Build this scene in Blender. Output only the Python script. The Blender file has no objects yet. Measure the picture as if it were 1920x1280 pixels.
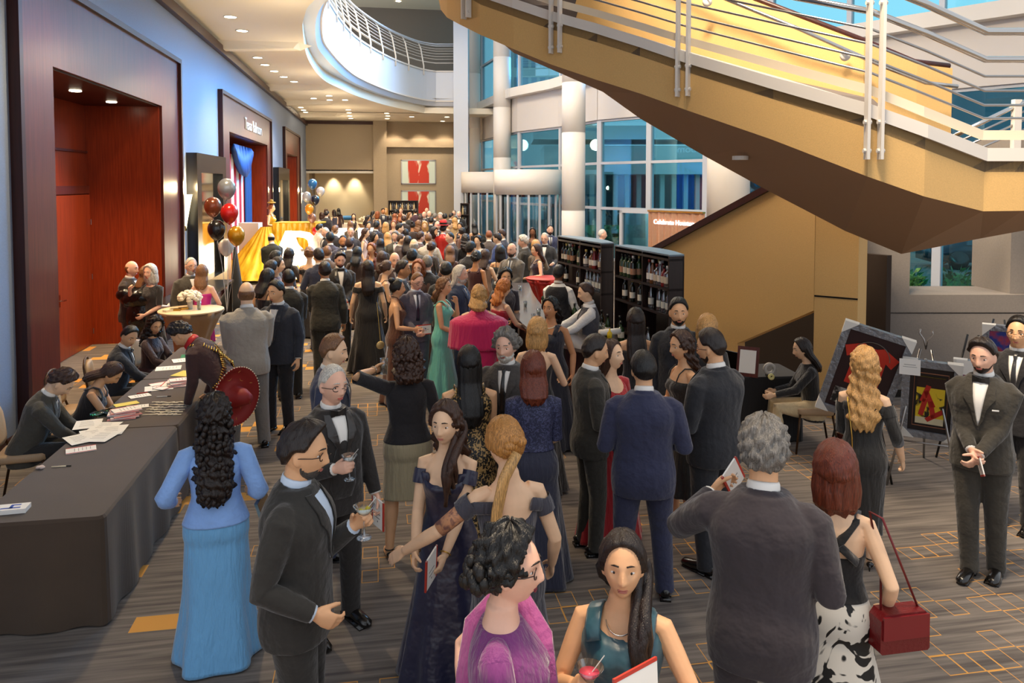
import bpy, bmesh, math, random
import numpy as np
from mathutils import Vector, Matrix, noise
PI=math.pi
S=bpy.context.scene
COL=S.collection
R_=math.radians
F=1450.0; YAW=R_(10.0); PIT=R_(2.5); HC=2.95; CY=344+F*math.tan(PIT)
# ---------------------------------------------------------------- camera
cd=bpy.data.cameras.new('camera'); cam=bpy.data.objects.new('camera',cd); COL.objects.link(cam)
cam.location=(0,0,HC); cam.rotation_euler=(PI/2-PIT,0,-YAW)
cd.sensor_width=36; cd.lens=F/1920*36; cd.shift_y=-(640-CY)/1920; cd.clip_end=500; cd.clip_start=.05
S.camera=cam
FW=Vector((math.sin(YAW),math.cos(YAW),0)); RT=Vector((math.cos(YAW),-math.sin(YAW),0)); UPZ=Vector((0,0,1))
C0=Vector((0,0,HC))
CF=FW*math.cos(PIT)-UPZ*math.sin(PIT); CU=FW*math.sin(PIT)+UPZ*math.cos(PIT)
def ray(x,y): return CF+RT*((x-960)/F)+CU*((CY-y)/F)
def rz(x,y,z):
    d=ray(x,y); return C0+d*((z-HC)/d.z)
def rX(x,y,X):
    d=ray(x,y); return C0+d*(X/d.x)
def rY(x,y,Y):
    d=ray(x,y); return C0+d*(Y/d.y)
def rD(x,y,D):
    d=ray(x,y); return C0+d*(D/d.dot(FW))
def pl(x,D):                      # plan point seen in picture column x at distance D
    return FW*D+RT*((x-960)/F*D)
def heading(v):                   # a frame whose x runs along v
    return math.atan2(v.y,v.x)
# ---------------------------------------------------------------- materials
M={}
def lin(c): return tuple((v/12.92 if v<=.04045 else ((v+.055)/1.055)**2.4) for v in c)
def hexc(h): return lin(tuple(int(h[i:i+2],16)/255 for i in (0,2,4)))
def mat(name,col,rough=.6,metal=0,noise_s=0,noise_a=.0,bump=0,bscale=200,sheen=0,spec=.5,emit=0,ecol=None,stretch=None,coat=0,trans=0):
    if name in M: return M[name]
    if isinstance(col,str): col=hexc(col)
    m=bpy.data.materials.new(name); m.use_nodes=True; nt=m.node_tree; b=nt.nodes['Principled BSDF']
    b.inputs['Base Color'].default_value=(*col,1); b.inputs['Roughness'].default_value=rough; b.inputs['Metallic'].default_value=metal
    b.inputs['Specular IOR Level'].default_value=spec
    if sheen: b.inputs['Sheen Weight'].default_value=sheen; b.inputs['Sheen Roughness'].default_value=.5
    if coat: b.inputs['Coat Weight'].default_value=coat; b.inputs['Coat Roughness'].default_value=.15
    if trans: b.inputs['Transmission Weight'].default_value=trans
    if emit:
        b.inputs['Emission Color'].default_value=(*(ecol or col),1); b.inputs['Emission Strength'].default_value=emit
    tc=None
    if noise_a or bump:
        tc=nt.nodes.new('ShaderNodeTexCoord'); src=tc.outputs['Object']
        if stretch:
            mp=nt.nodes.new('ShaderNodeMapping'); mp.inputs['Scale'].default_value=stretch
            nt.links.new(src,mp.inputs[0]); src=mp.outputs[0]
    if noise_a:
        n=nt.nodes.new('ShaderNodeTexNoise'); n.inputs['Scale'].default_value=noise_s; n.inputs['Detail'].default_value=4
        nt.links.new(src,n.inputs['Vector'])
        mr=nt.nodes.new('ShaderNodeMapRange'); mr.inputs['From Min'].default_value=.3; mr.inputs['From Max'].default_value=.7
        mr.inputs['To Min'].default_value=1-noise_a; mr.inputs['To Max'].default_value=1+noise_a
        nt.links.new(n.outputs[0],mr.inputs['Value'])
        mx=nt.nodes.new('ShaderNodeVectorMath'); mx.operation='SCALE'; mx.inputs[0].default_value=col
        nt.links.new(mr.outputs[0],mx.inputs['Scale']); nt.links.new(mx.outputs[0],b.inputs['Base Color'])
    if bump:
        n=nt.nodes.new('ShaderNodeTexNoise'); n.inputs['Scale'].default_value=bscale; n.inputs['Detail'].default_value=3
        nt.links.new(src,n.inputs['Vector'])
        bp=nt.nodes.new('ShaderNodeBump'); bp.inputs['Strength'].default_value=bump; bp.inputs['Distance'].default_value=(.01 if bscale>20 else .05)
        nt.links.new(n.outputs[0],bp.inputs['Height']); nt.links.new(bp.outputs[0],b.inputs['Normal'])
    M[name]=m; return m
def two_tone(name,c1,c2,scale,lo=.45,hi=.55,rough=.6,tex='NOISE',stretch=None,detail=3,metal=0,dist=0):
    if name in M: return M[name]
    m=bpy.data.materials.new(name); m.use_nodes=True; nt=m.node_tree; b=nt.nodes['Principled BSDF']; b.inputs['Roughness'].default_value=rough
    b.inputs['Metallic'].default_value=metal
    tc=nt.nodes.new('ShaderNodeTexCoord'); mp=nt.nodes.new('ShaderNodeMapping'); mp.inputs['Scale'].default_value=stretch or (1,1,1)
    nt.links.new(tc.outputs['Object'],mp.inputs[0])
    if tex=='NOISE': n=nt.nodes.new('ShaderNodeTexNoise'); n.inputs['Detail'].default_value=detail; n.inputs['Distortion'].default_value=dist
    elif tex=='VOR': n=nt.nodes.new('ShaderNodeTexVoronoi')
    else: n=nt.nodes.new('ShaderNodeTexWave'); n.inputs['Distortion'].default_value=dist
    n.inputs['Scale'].default_value=scale
    nt.links.new(mp.outputs[0],n.inputs['Vector'])
    r=nt.nodes.new('ShaderNodeValToRGB'); r.color_ramp.elements[0].position=lo; r.color_ramp.elements[1].position=hi
    r.color_ramp.elements[0].color=(*hexc(c1),1); r.color_ramp.elements[1].color=(*hexc(c2),1)
    nt.links.new(n.outputs['Distance'] if tex=='VOR' else n.outputs[0],r.inputs[0]); nt.links.new(r.outputs[0],b.inputs['Base Color'])
    M[name]=m; return m
def glass_mat(name,tint,refl=.12,rough=.0):
    if name in M: return M[name]
    m=bpy.data.materials.new(name); m.use_nodes=True; nt=m.node_tree
    for n in list(nt.nodes): nt.nodes.remove(n)
    o=nt.nodes.new('ShaderNodeOutputMaterial'); t=nt.nodes.new('ShaderNodeBsdfTransparent'); g=nt.nodes.new('ShaderNodeBsdfGlossy')
    t.inputs[0].default_value=(*tint,1); g.inputs['Roughness'].default_value=rough; g.inputs[0].default_value=(.9,.95,1,1)
    lw=nt.nodes.new('ShaderNodeLayerWeight'); lw.inputs[0].default_value=.35
    mm=nt.nodes.new('ShaderNodeMath'); mm.operation='MULTIPLY_ADD'; mm.inputs[1].default_value=.6; mm.inputs[2].default_value=refl*.4; mm.use_clamp=True
    nt.links.new(lw.outputs['Fresnel'],mm.inputs[0])
    x=nt.nodes.new('ShaderNodeMixShader'); nt.links.new(mm.outputs[0],x.inputs[0]); nt.links.new(t.outputs[0],x.inputs[1]); nt.links.new(g.outputs[0],x.inputs[2])
    nt.links.new(x.outputs[0],o.inputs[0]); M[name]=m; return m
# ---------------------------------------------------------------- mesh helpers
class MB:
    """collects vertices and faces for ONE mesh"""
    def __init__(s): s.v=[]; s.f=[]; s.mi=[]; s.n=0; s.cur=0
    def add(s,verts,faces):
        verts=np.asarray(verts,float).reshape(-1,3); s.v.append(verts)
        s.f+= [tuple(i+s.n for i in f) for f in faces]; s.mi+=[s.cur]*len(faces); s.n+=len(verts); return s
    def box(s,x0,x1,y0,y1,z0,z1,mx=None):
        v=np.array([(x,y,z) for z in (z0,z1) for y in (y0,y1) for x in (x0,x1)],float)
        if mx is not None: v=xf(v,mx)
        return s.add(v,[(0,2,3,1),(4,5,7,6),(0,1,5,4),(2,6,7,3),(0,4,6,2),(1,3,7,5)])
    def rings(s,rs,cap=True,closed=True):
        rs=np.asarray(rs,float); m,k=rs.shape[:2]; f=[]
        kk=k if closed else k-1
        for i in range(m-1):
            for j in range(kk):
                a=i*k+j; b=i*k+(j+1)%k; f.append((a,b,b+k,a+k))
        if cap: f.append(tuple(range(k-1,-1,-1))); f.append(tuple((m-1)*k+j for j in range(k)))
        return s.add(rs.reshape(-1,3),f)
    def tube(s,pts,rad,k=10,cap=True,flat=1.0,up=None):
        pts=[Vector(p) for p in pts]; n=len(pts)
        if not hasattr(rad,'__len__'): rad=[rad]*n
        rs=[]; prev=None
        for i in range(n):
            d=(pts[min(i+1,n-1)]-pts[max(i-1,0)]); d=d.normalized() if d.length>1e-9 else Vector((0,0,1))
            if prev is None:
                u=Vector(up) if up is not None else (Vector((0,0,1)) if abs(d.z)<.9 else Vector((1,0,0)))
            else: u=prev
            a=u-d*u.dot(d); a=a.normalized() if a.length>1e-6 else d.orthogonal().normalized(); b=d.cross(a); prev=a
            r=rad[i]; ra,rb=(r if hasattr(r,'__len__') else (r,r*flat))
            rs.append([tuple(pts[i]+a*(ra*math.cos(t))+b*(rb*math.sin(t))) for t in (2*PI*j/k for j in range(k))])
        return s.rings(rs,cap)
    def bar(s,p,q,w,h=None,up=(0,0,1)):
        p=Vector(p);q=Vector(q);d=(q-p).normalized();u=Vector(up); a=d.cross(u); a=a.normalized() if a.length>1e-6 else d.orthogonal().normalized(); b=a.cross(d); h=h or w
        vs=[]
        for c in (p,q):
            for sx,sy in ((-1,-1),(1,-1),(1,1),(-1,1)): vs.append(tuple(c+a*sx*w/2+b*sy*h/2))
        return s.add(vs,[(3,2,1,0),(4,5,6,7),(0,1,5,4),(1,2,6,5),(2,3,7,6),(3,0,4,7)])
    def ell(s,c,r,k=14,m=10,mx=None):
        th=np.linspace(0,PI,m+1)[1:-1]; ph=np.arange(k)*2*PI/k
        v=[(0,0,1)]+[(math.sin(t)*math.cos(p),math.sin(t)*math.sin(p),math.cos(t)) for t in th for p in ph]+[(0,0,-1)]
        v=np.array(v)*np.array(r if hasattr(r,'__len__') else (r,r,r),float)
        if mx is not None: v=xf(v,mx)
        v=v+np.array(c,float); f=[]
        for j in range(k): f.append((0,1+j,1+(j+1)%k)); b=1+(m-2)*k; f.append((len(v)-1,b+(j+1)%k,b+j))
        for i in range(m-2):
            for j in range(k):
                a=1+i*k+j;b=1+i*k+(j+1)%k; f.append((a,a+k,b+k,b))
        return s.add(v,f)
    def lathe(s,prof,c=(0,0,0),k=24,mx=None,cap=True):
        rs=[[(r*math.cos(t),r*math.sin(t),z) for t in (2*PI*j/k for j in range(k))] for r,z in prof]
        rs=np.array(rs,float)
        if mx is not None: rs=xf(rs.reshape(-1,3),mx).reshape(rs.shape)
        rs=rs+np.array(c,float)
        return s.rings(rs,cap)
    def prism(s,poly,z0,z1):
        n=len(poly); v=[(p[0],p[1],z0) for p in poly]+[(p[0],p[1],z1) for p in poly]
        return s.add(v,[tuple(range(n-1,-1,-1)),tuple(range(n,2*n))]+[(i,(i+1)%n,n+(i+1)%n,n+i) for i in range(n)])
    def quad(s,a,b,c,d): return s.add([tuple(a),tuple(b),tuple(c),tuple(d)],[(0,1,2,3)])
    def verts(s): return np.concatenate(s.v) if s.v else np.zeros((0,3))
    def mesh(s,name,smooth=False):
        me=bpy.data.meshes.new(name); v=s.verts()
        me.from_pydata([tuple(p) for p in v],[],s.f)
        if smooth: me.polygons.foreach_set('use_smooth',[True]*len(me.polygons))
        if any(s.mi): me.polygons.foreach_set('material_index',s.mi)
        me.update(); return me
    def build(s,name,m,parent=None,smooth=False,loc=None,rot=None,**tags):
        me=s.mesh(name,smooth)
        for q in (m if isinstance(m,(list,tuple)) else [m]): me.materials.append(q)
        return link(name,me,parent,loc,rot,**tags)
def xf(v,mx):
    a=np.array(mx); return v@a[:3,:3].T+a[:3,3]
def link(name,me,parent=None,loc=None,rot=None,**tags):
    o=bpy.data.objects.new(name,me); COL.objects.link(o)
    if parent is not None: o.parent=parent
    if loc is not None: o.location=loc
    if rot is not None: o.rotation_euler=rot if hasattr(rot,'__len__') else (0,0,rot)
    return tag(o,**tags)
def tag(o,label=None,cat=None,group=None,kind=None):
    if label: o['label']=label
    if cat: o['category']=cat
    if group: o['group']=group
    if kind: o['kind']=kind
    return o
def empty(name,loc=(0,0,0),rz_=0,label=None,cat=None,group=None,kind=None):
    o=bpy.data.objects.new(name,None); o.empty_display_size=.1; return link_e(o,loc,rz_,label,cat,group,kind)
def link_e(o,loc,rz_,label,cat,group,kind):
    COL.objects.link(o); o.location=loc; o.rotation_euler=rz_ if hasattr(rz_,'__len__') else (0,0,rz_); return tag(o,label,cat,group,kind)
def struct(name,mb,m,smooth=False,parent=None): return mb.build(name,m,parent,smooth,kind=None if parent else 'structure')
CH={}
def children(o): return CH.get(o.name,[])
def copy_tree(o,parent=None,loc=None,rot=None):
    c=o.copy(); COL.objects.link(c)
    if parent is not None: c.parent=parent
    if loc is not None: c.location=loc
    if rot is not None: c.rotation_euler=rot if hasattr(rot,'__len__') else (0,0,rot)
    for ch in list(o.children): copy_tree(ch,c)
    return c
def text_mesh(s,size,ext=.004,font=None,align='CENTER'):
    cu=bpy.data.curves.new('t','FONT'); cu.body=s; cu.size=size; cu.extrude=ext; cu.align_x=align; cu.align_y='CENTER'; cu.resolution_u=3
    o=bpy.data.objects.new('t',cu); COL.objects.link(o); dg=bpy.context.evaluated_depsgraph_get(); me=bpy.data.meshes.new_from_object(o.evaluated_get(dg)); bpy.data.objects.remove(o); bpy.data.curves.remove(cu)
    me.materials.clear(); return me
# ================================================================ the hall
XW=-3.93; ZC=6.6
wallblue=mat('wall_fabric_blue_grey','8390a8',.75,bump=.25,bscale=160,noise_s=60,noise_a=.06)  # blue-grey fabric, with some of the blue window light put into its colour
taupe=mat('taupe_wall','a5957f',.8,bump=.15,bscale=90,noise_s=30,noise_a=.05)
beige=mat('beige_wall','e0cfae',.8,bump=.1,bscale=60)
greywall=mat('grey_wallcovering','77706a',.8,bump=.2,bscale=120,noise_s=40,noise_a=.06)
ceilm=mat('ceiling_paint','f6ecd8',.9)
whitem=mat('white_paint','d9d4ce',.55)
bluewhite=mat('pale_panel','c9d0dc',.4,spec=.6)
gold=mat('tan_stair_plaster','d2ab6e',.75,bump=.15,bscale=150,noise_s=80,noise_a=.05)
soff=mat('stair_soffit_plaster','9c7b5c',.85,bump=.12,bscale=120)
def wood_mat(name,c1,c2,rough=.42):
    if name in M: return M[name]
    m=two_tone(name,c1,c2,3.0,.3,.7,rough,'NOISE',(14,14,.6),5,dist=.4); b=m.node_tree.nodes['Principled BSDF']; b.inputs['Coat Weight'].default_value=.12; b.inputs['Specular IOR Level'].default_value=.35; b.inputs['Coat Roughness'].default_value=.2; return m
mahog=wood_mat('mahogany','4a1a10','64271a'); mahog_in=wood_mat('mahogany_red','7c2a12','9c3c1a',.32); darkwood=wood_mat('dark_wood_trim','2c0f0c','3d1712')
black=mat('black_lacquer','16130f',.25); blackm=mat('black_matte','141210',.7)
chrome=mat('polished_steel','c9c6c2',.12,1); steel=mat('brushed_steel','a9a7a6',.3,1); brass=mat('brass','c9a050',.25,1)
lampw=mat('lamp_glow','fff2d8',.5,emit=14,ecol=(1,.86,.62)); lamps=mat('sconce_glow','fff0c8',.5,emit=2.5,ecol=(1,.8,.45))
# carpet: dark streaky ground with groups of outlined and filled squares
def carpet():
    m=bpy.data.materials.new('carpet'); m.use_nodes=True; nt=m.node_tree; N=nt.nodes; L=nt.links; b=N['Principled BSDF']; b.inputs['Roughness'].default_value=.95; b.inputs['Specular IOR Level'].default_value=.1
    tc=N.new('ShaderNodeTexCoord')
    def mp(sc):
        q=N.new('ShaderNodeMapping'); q.inputs['Scale'].default_value=sc; L.new(tc.outputs['Object'],q.inputs[0]); return q.outputs[0]
    n1=N.new('ShaderNodeTexNoise'); n1.inputs['Scale'].default_value=1; n1.inputs['Detail'].default_value=6; L.new(mp((1.2,22,1)),n1.inputs['Vector'])
    r=N.new('ShaderNodeValToRGB'); r.color_ramp.elements[0].position=.32; r.color_ramp.elements[1].position=.72
    r.color_ramp.elements[0].color=(*hexc('5c5653'),1); r.color_ramp.elements[1].color=(*hexc('8e857d'),1); L.new(n1.outputs[0],r.inputs[0])
    def math_(op,a,b_=None,c=None):
        q=N.new('ShaderNodeMath'); q.operation=op
        for i,v in enumerate((a,b_,c)):
            if v is None: continue
            if isinstance(v,(int,float)): q.inputs[i].default_value=v
            else: L.new(v,q.inputs[i])
        return q.outputs[0]
    sx=N.new('ShaderNodeSeparateXYZ'); L.new(mp((1/.125,1/.19,1)),sx.inputs[0])
    def cell(ax): return math_('FLOOR',sx.outputs[ax]), math_('FRACT',sx.outputs[ax])
    ix,fx=cell(0); iy,fy=cell(1)
    edge=math_('MAXIMUM',math_('ABSOLUTE',math_('SUBTRACT',fx,.5)),math_('ABSOLUTE',math_('SUBTRACT',fy,.5)))
    line=math_('GREATER_THAN',edge,.455)
    cx=N.new('ShaderNodeCombineXYZ'); L.new(ix,cx.inputs[0]); L.new(iy,cx.inputs[1])
    w=N.new('ShaderNodeTexWhiteNoise'); w.noise_dimensions='3D'; L.new(cx.outputs[0],w.inputs['Vector'])
    # clusters: low frequency noise on the cell index
    sc=N.new('ShaderNodeVectorMath'); sc.operation='MULTIPLY'; sc.inputs[1].default_value=(.11,.20,1); L.new(cx.outputs[0],sc.inputs[0])
    n2=N.new('ShaderNodeTexNoise'); n2.inputs['Scale'].default_value=1; n2.inputs['Detail'].default_value=1; L.new(sc.outputs[0],n2.inputs['Vector'])
    clu=math_('GREATER_THAN',n2.outputs[0],.515)
    par=math_('MODULO',math_('ABSOLUTE',math_('ADD',ix,iy)),2.0)   # squares touch corner to corner
    on=math_('GREATER_THAN',math_('ADD',math_('MULTIPLY',par,.55),w.outputs[0]),.86)
    sel=math_('MULTIPLY',clu,on)
    filln=N.new('ShaderNodeTexNoise'); filln.inputs['Scale'].default_value=.35; filln.inputs['Detail'].default_value=0; L.new(sc.outputs[0],filln.inputs['Vector'])
    sxp=N.new('ShaderNodeSeparateXYZ'); L.new(tc.outputs['Object'],sxp.inputs[0])
    fill=math_('MULTIPLY',math_('LESS_THAN',sxp.outputs[0],-.9),math_('GREATER_THAN',w.outputs[0],.62))
    k=math_('MULTIPLY',sel,math_('MAXIMUM',line,fill))
    mx=N.new('ShaderNodeMix'); mx.data_type='RGBA'; L.new(k,mx.inputs[0]); L.new(r.outputs[0],mx.inputs[6]); mx.inputs[7].default_value=(*hexc('d9a055'),1)
    L.new(mx.outputs[2],b.inputs['Base Color'])
    n3=N.new('ShaderNodeTexNoise'); n3.inputs['Scale'].default_value=220; L.new(tc.outputs['Object'],n3.inputs['Vector'])
    bp=N.new('ShaderNodeBump'); bp.inputs['Strength'].default_value=.4; bp.inputs['Distance'].default_value=.004; L.new(n3.outputs[0],bp.inputs['Height']); L.new(bp.outputs[0],b.inputs['Normal'])
    return m
struct('floor',MB().box(-8,30,-3,62,-.2,0),carpet())
# ---- left wall with three portals (outer picture columns, inner columns, tops)
def wy(x,y=700): return rX(x,y,XW).y
def wz(x,y): return rX(x,y,XW).z
PORT=[dict(o=(wy(38),wy(338)),i=(wy(104),wy(307)),zt=wz(332,122),zi=wz(307,202)),
      dict(o=(wy(418),wy(510)),i=(wy(433),wy(504)),zt=wz(510,232),zi=wz(504,274)),
      dict(o=(wy(536),wy(564)),i=(wy(541),wy(560)),zt=wz(564,261),zi=wz(560,295))]
b=MB(); ys=[3.0]+[v for p in PORT for v in p['i']]+[46.2]
for i in range(0,len(ys),2): b.box(XW-.3,XW,ys[i],ys[i+1],0,ZC)
for p in PORT: b.box(XW-.3,XW,p['i'][0],p['i'][1],p['zi'],ZC)
struct('wall_left',b,wallblue)
for n,p in enumerate(PORT):
    (o0,o1),(i0,i1),zt,zi=p['o'],p['i'],p['zt'],p['zi']
    e=empty('portal',(XW,(o0+o1)/2,0),0,'wide mahogany portal around the %s recessed doorway in the blue wall'%(['nearest','middle flag-draped','farthest'][n]),'doorway')
    q=MB(); c=(o0+o1)/2; o0-=c;o1-=c;i0-=c;i1-=c
    q.box(0,.06,o0,i0,0,zt).box(0,.06,i1,o1,0,zt).box(0,.06,i0,i1,zi,zt)
    q.build('casing',mahog,e)
    q=MB(); t=.09
    q.box(0,.12,o0-t,o0,0,zt+t).box(0,.12,o1,o1+t,0,zt+t).box(0,.12,o0,o1,zt,zt+t); q.build('outer_moulding',darkwood,e)
    dp=1.25
    q=MB(); q.box(-dp,.01,i0-.05,i0+.03,0,zi).build('side_panel',mahog_in,e); MB().box(-dp,.01,i1-.03,i1+.05,0,zi).build('side_panel',mahog_in,e)
    q=MB(); q.box(-dp,0,i0,i1,zi-.02,zi+.05); q.build('soffit',darkwood,e)
    q=MB(); q.box(-dp-.1,-dp,i0,i1,0,zi); q.build('back_panel',mahog_in,e)
    zd=min(2.75,zi-.6)
    q=MB(); q.box(-dp,-dp+.05,i0,i1,zd+.02,zd+.16).box(-dp,-dp+.03,i0,i1,zd+.75,zd+.79); q.build('door_rail',mahog,e)
    if n==1: continue
    w=(i1-i0)
    for k in range(2 if n else 3):
        nn=2 if n else 3
        d=MB(); y0=i0+w*k/nn+.012; y1=i0+w*(k+1)/nn-.012
        d.box(-dp,-dp+.045,y0,y1,.01,zd); dd=d.build('door',mahog_in,e)
        if n==0:
            sgn=1 if k!=1 else -1; yh=y1-.1 if k==0 else y0+.1
            MB().box(-dp+.045,-dp+.06,yh-.03,yh+.03,.92,1.12).tube([(-dp+.06,yh,1.02),(-dp+.11,yh,1.02),(-dp+.12,yh+.1*(1 if k else -1),1.02)],.012).build('handle',chrome,dd)
            MB().tube([(-dp+.06,y1-.01,.2),(-dp+.06,y1-.01,.3)],.012).tube([(-dp+.06,y1-.01,1.2),(-dp+.06,y1-.01,1.3)],.012).tube([(-dp+.06,y1-.01,2.2),(-dp+.06,y1-.01,2.3)],.012).build('hinge',steel,dd)
    for k in range(3):
        MB().lathe([(.07,zi-.035),(.085,zi-.03),(.085,zi-.021)],(-.55,i0+w*(k+.5)/3,0),16).build('downlight',lampw,e)
    l=bpy.data.lights.new('recess_spot','SPOT'); l.energy=300; l.color=(1,.72,.42); l.spot_size=R_(120); l.spot_blend=.8; l.shadow_soft_size=.1
    lo=bpy.data.objects.new('recess_spot',l); COL.objects.link(lo); lo.location=(XW-.5,c,zi-.08)
b=MB(); 
for y0,y1 in ((3,PORT[0]['o'][0]-.09),(PORT[0]['o'][1]+.09,PORT[1]['o'][0]-.09),(PORT[1]['o'][1]+.09,PORT[2]['o'][0]-.09)): b.box(XW,XW+.03,y0,y1,0,.2).box(XW+.03,XW+.045,y0,y1,0,.09)
struct('baseboard_left',b,darkwood)
struct('trim_1',MB().box(XW,XW+.12,3,46,ZC-.32,ZC-.12),darkwood)
# ---- ceiling with rim, drop beams, downlights
rim=[(2.6,9.0),(.2,12.2)]
for x,y in ((590,0),(571,30),(568,60),(578,111),(605,148),(638,166),(675,182),(731,199),(800,213),(851,213)): 
    p=rz(x,y,ZC); rim.append((p.x,p.y))
def smooth_poly(P,n=6):
    P=[Vector((a,b,0)) for a,b in P]; out=[]
    for i in range(len(P)-1):
        p0=P[max(i-1,0)];p1=P[i];p2=P[i+1];p3=P[min(i+2,len(P)-1)]
        for k in range(n):
            t=k/n; out.append(.5*((2*p1)+(p2-p0)*t+(2*p0-5*p1+4*p2-p3)*t*t+(3*p1-p0-3*p2+p3)*t**3))
    out.append(P[-1]); return [(v.x,v.y) for v in out]
last=rim[-1]; rims=smooth_poly(rim[:-1],5)+[last]
b=MB()
for (x0,y0),(x1,y1) in zip(rims,rims[1:]):
    b.add([(XW-.3,y0,ZC),(x0,y0,ZC),(x1,y1,ZC),(XW-.3,y1,ZC),(XW-.3,y0,ZC+.39),(x0,y0,ZC+.39),(x1,y1,ZC+.39),(XW-.3,y1,ZC+.39)],[(0,1,2,3),(7,6,5,4),(1,5,6,2)])
b.box(XW-.3,last[0]+2.2,last[1],47,ZC,ZC+.3)
b.box(XW-.3,2.6,3,9,ZC,ZC+.3)
struct('ceiling',b,ceilm)
for k,(x,y) in enumerate(((415,82),(502,161),(534,195),(560,213))):
    Y=rX(x,y,XW).y
    b=MB(); b.add([(XW,Y-.5,ZC),(XW,Y,ZC),(XW+2.3,Y,ZC),(XW+2.0,Y-.5,ZC),(XW,Y-.4,ZC-.22),(XW,Y-.06,ZC-.22),(XW+2.0,Y-.06,ZC-.14),(XW+1.85,Y-.4,ZC-.14)],[(4,5,6,7),(0,4,7,3),(1,2,6,5),(0,1,5,4),(3,7,6,2)])
    struct('trim_%d'%(k+2),b,ceilm)
DL=[(483,107.5),(497,121),(514,133),(532,143.5),(551.5,152.5),(588,184),(617,179),(564,201),(569,206),(573,210),(618,187),(647,187),(653,205.5),(654.5,211),(656,217),(658,221.5),(725,212),(727,217),(726,222),(724,227),(772,218.5),(768,226.5),(838,219),(830,227),(432,31),(454,57)]
for x,y in DL:
    p=rz(x,y,ZC)
    if p.y>45.5: continue
    e=empty('ceiling_light',(p.x,p.y,ZC),0,'small recessed round light glowing in the cream ceiling','lamp','recessed lights in the cream ceiling')
    MB().lathe([(.13,-.015),(.15,-.015),(.15,.0),(.13,.0)],k=16,cap=False).build('frame',whitem,e)
    MB().lathe([(.125,-.012),(.125,-.004)],k=16).build('diffuser',lampw,e)
def spot(loc,e,size,col=(1,.78,.5),aim=(0,0,-1),soft=.15,blend=.6):
    l=bpy.data.lights.new('ceiling_spot','SPOT'); l.energy=e; l.color=col; l.spot_size=R_(size); l.spot_blend=blend; l.shadow_soft_size=soft
    o=bpy.data.objects.new('ceiling_spot',l); COL.objects.link(o); o.location=loc; o.rotation_euler=Vector(aim).to_track_quat('-Z','Y').to_euler(); return o
for Y in (10,15,20,25.5,31,37,42): 
    spot((XW+1.9,Y,ZC-.05),650,115,(1,.76,.46))
    if Y>30: spot((1.0,Y+1,ZC-.05),420,125)
# narrow wall washers that graze the blue wall
for px in (150,205,262,392,448,462,545,552): 
    Y=wy(px); spot((XW+.28,Y,ZC-.3),30,26,(1,.86,.66),(-.06,0,-1),.03,.5)
# ---- balcony above: fascia and railing
fas=[]
for x,y in ((601,62),(619,97.5),(656,135),(694,156),(741,174),(787.5,186),(817.5,190)):
    p=rz(x,y,7.2); fas.append((p.x,p.y))
f0=[(3.2,10.2),(.5,14.5),(-1.0,18.0)]
pe=rz(852,190,7.2); fs=smooth_poly(f0+fas,6)+[(pe.x,pe.y)]
def strip(path,z0,z1,off0=0,off1=0,thick=.12):
    b=MB(); P=[Vector((a,c,0)) for a,c in path]; n=len(P); N=[]
    for i in range(n):
        d=(P[min(i+1,n-1)]-P[max(i-1,0)]).normalized(); N.append(Vector((d.y,-d.x,0)))   # toward the opening
    rs=[]
    for i in range(n):
        a=P[i]+N[i]*off0; c=P[i]+N[i]*off1
        rs.append([(a.x,a.y,z0),(c.x,c.y,z1),(c.x-N[i].x*thick,c.y-N[i].y*thick,z1),(a.x-N[i].x*thick,a.y-N[i].y*thick,z0)])
    b.rings(rs); return b
b=strip(fs,7.2,8.74,0,0); struct('wall_balcony',b,bluewhite)
b=strip(fs,6.97,7.2,-.12,.03,1.2); struct('trim_7',b,bluewhite)
b=strip(fs,7.17,7.24,.06,.06,.1); struct('trim_8',b,whitem)
b=strip(fs,8.7,8.77,.05,.05,.2); struct('trim_9',b,whitem)
b=MB(); up=[(x,y) for x,y in fs]
for (x0,y0),(x1,y1) in zip(up,up[1:]): b.add([(-8,y0,7.35),(x0-.1,y0,7.35),(x1-.1,y1,7.35),(-8,y1,7.35)],[(3,2,1,0)])
struct('floor_upper',b,ceilm)
rl=empty('balcony_railing',(fs[20][0],fs[20][1],8.77),0,'curved white metal railing along the edge of the upper balcony','railing')
o=Vector((fs[20][0],fs[20][1],8.77))
def off(path,d):
    P=[Vector((a,c,0)) for a,c in path]; out=[]
    for i in range(len(P)):
        t=(P[min(i+1,len(P)-1)]-P[max(i-1,0)]).normalized(); out.append(P[i]+Vector((t.y,-t.x,0))*d)
    return out
fp=off(fs,-.02); fs_in=off(fs,-.18)
for h,r_,nm,mm in ((.42,.03,'rail',whitem),(.62,.016,'rail',whitem),(.76,.016,'rail',whitem),(.9,.016,'rail',whitem),(1.04,.016,'rail',whitem),(1.15,.016,'rail',whitem),(1.3,.03,'top_rail',bluewhite),(1.42,.035,'top_rail',bluewhite)):
    q=fs_in if h<1.35 else off(fs,-.3)
    MB().tube([(p.x-o.x,p.y-o.y,h) for p in q],r_,6,flat=2.2 if h in(.42,1.3) else 1).build(nm,mm,rl,True)
acc=0; prev=fp[0]; 
for i,p in enumerate(fp):
    acc+=(p-prev).length; prev=p
    if acc>1.45 or i==len(fp)-1:
        acc=0; n=(fs_in[i]-fp[i]).normalized()
        pts=[p-n*.06+Vector((0,0,8.45)),p-n*.06+Vector((0,0,8.9)),p+n*.02+Vector((0,0,9.3)),p+n*.12+Vector((0,0,9.8)),p+n*.3+Vector((0,0,10.18))]
        MB().tube([q-o for q in pts],.035,6,flat=.5).build('post',whitem,rl,True)
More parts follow.
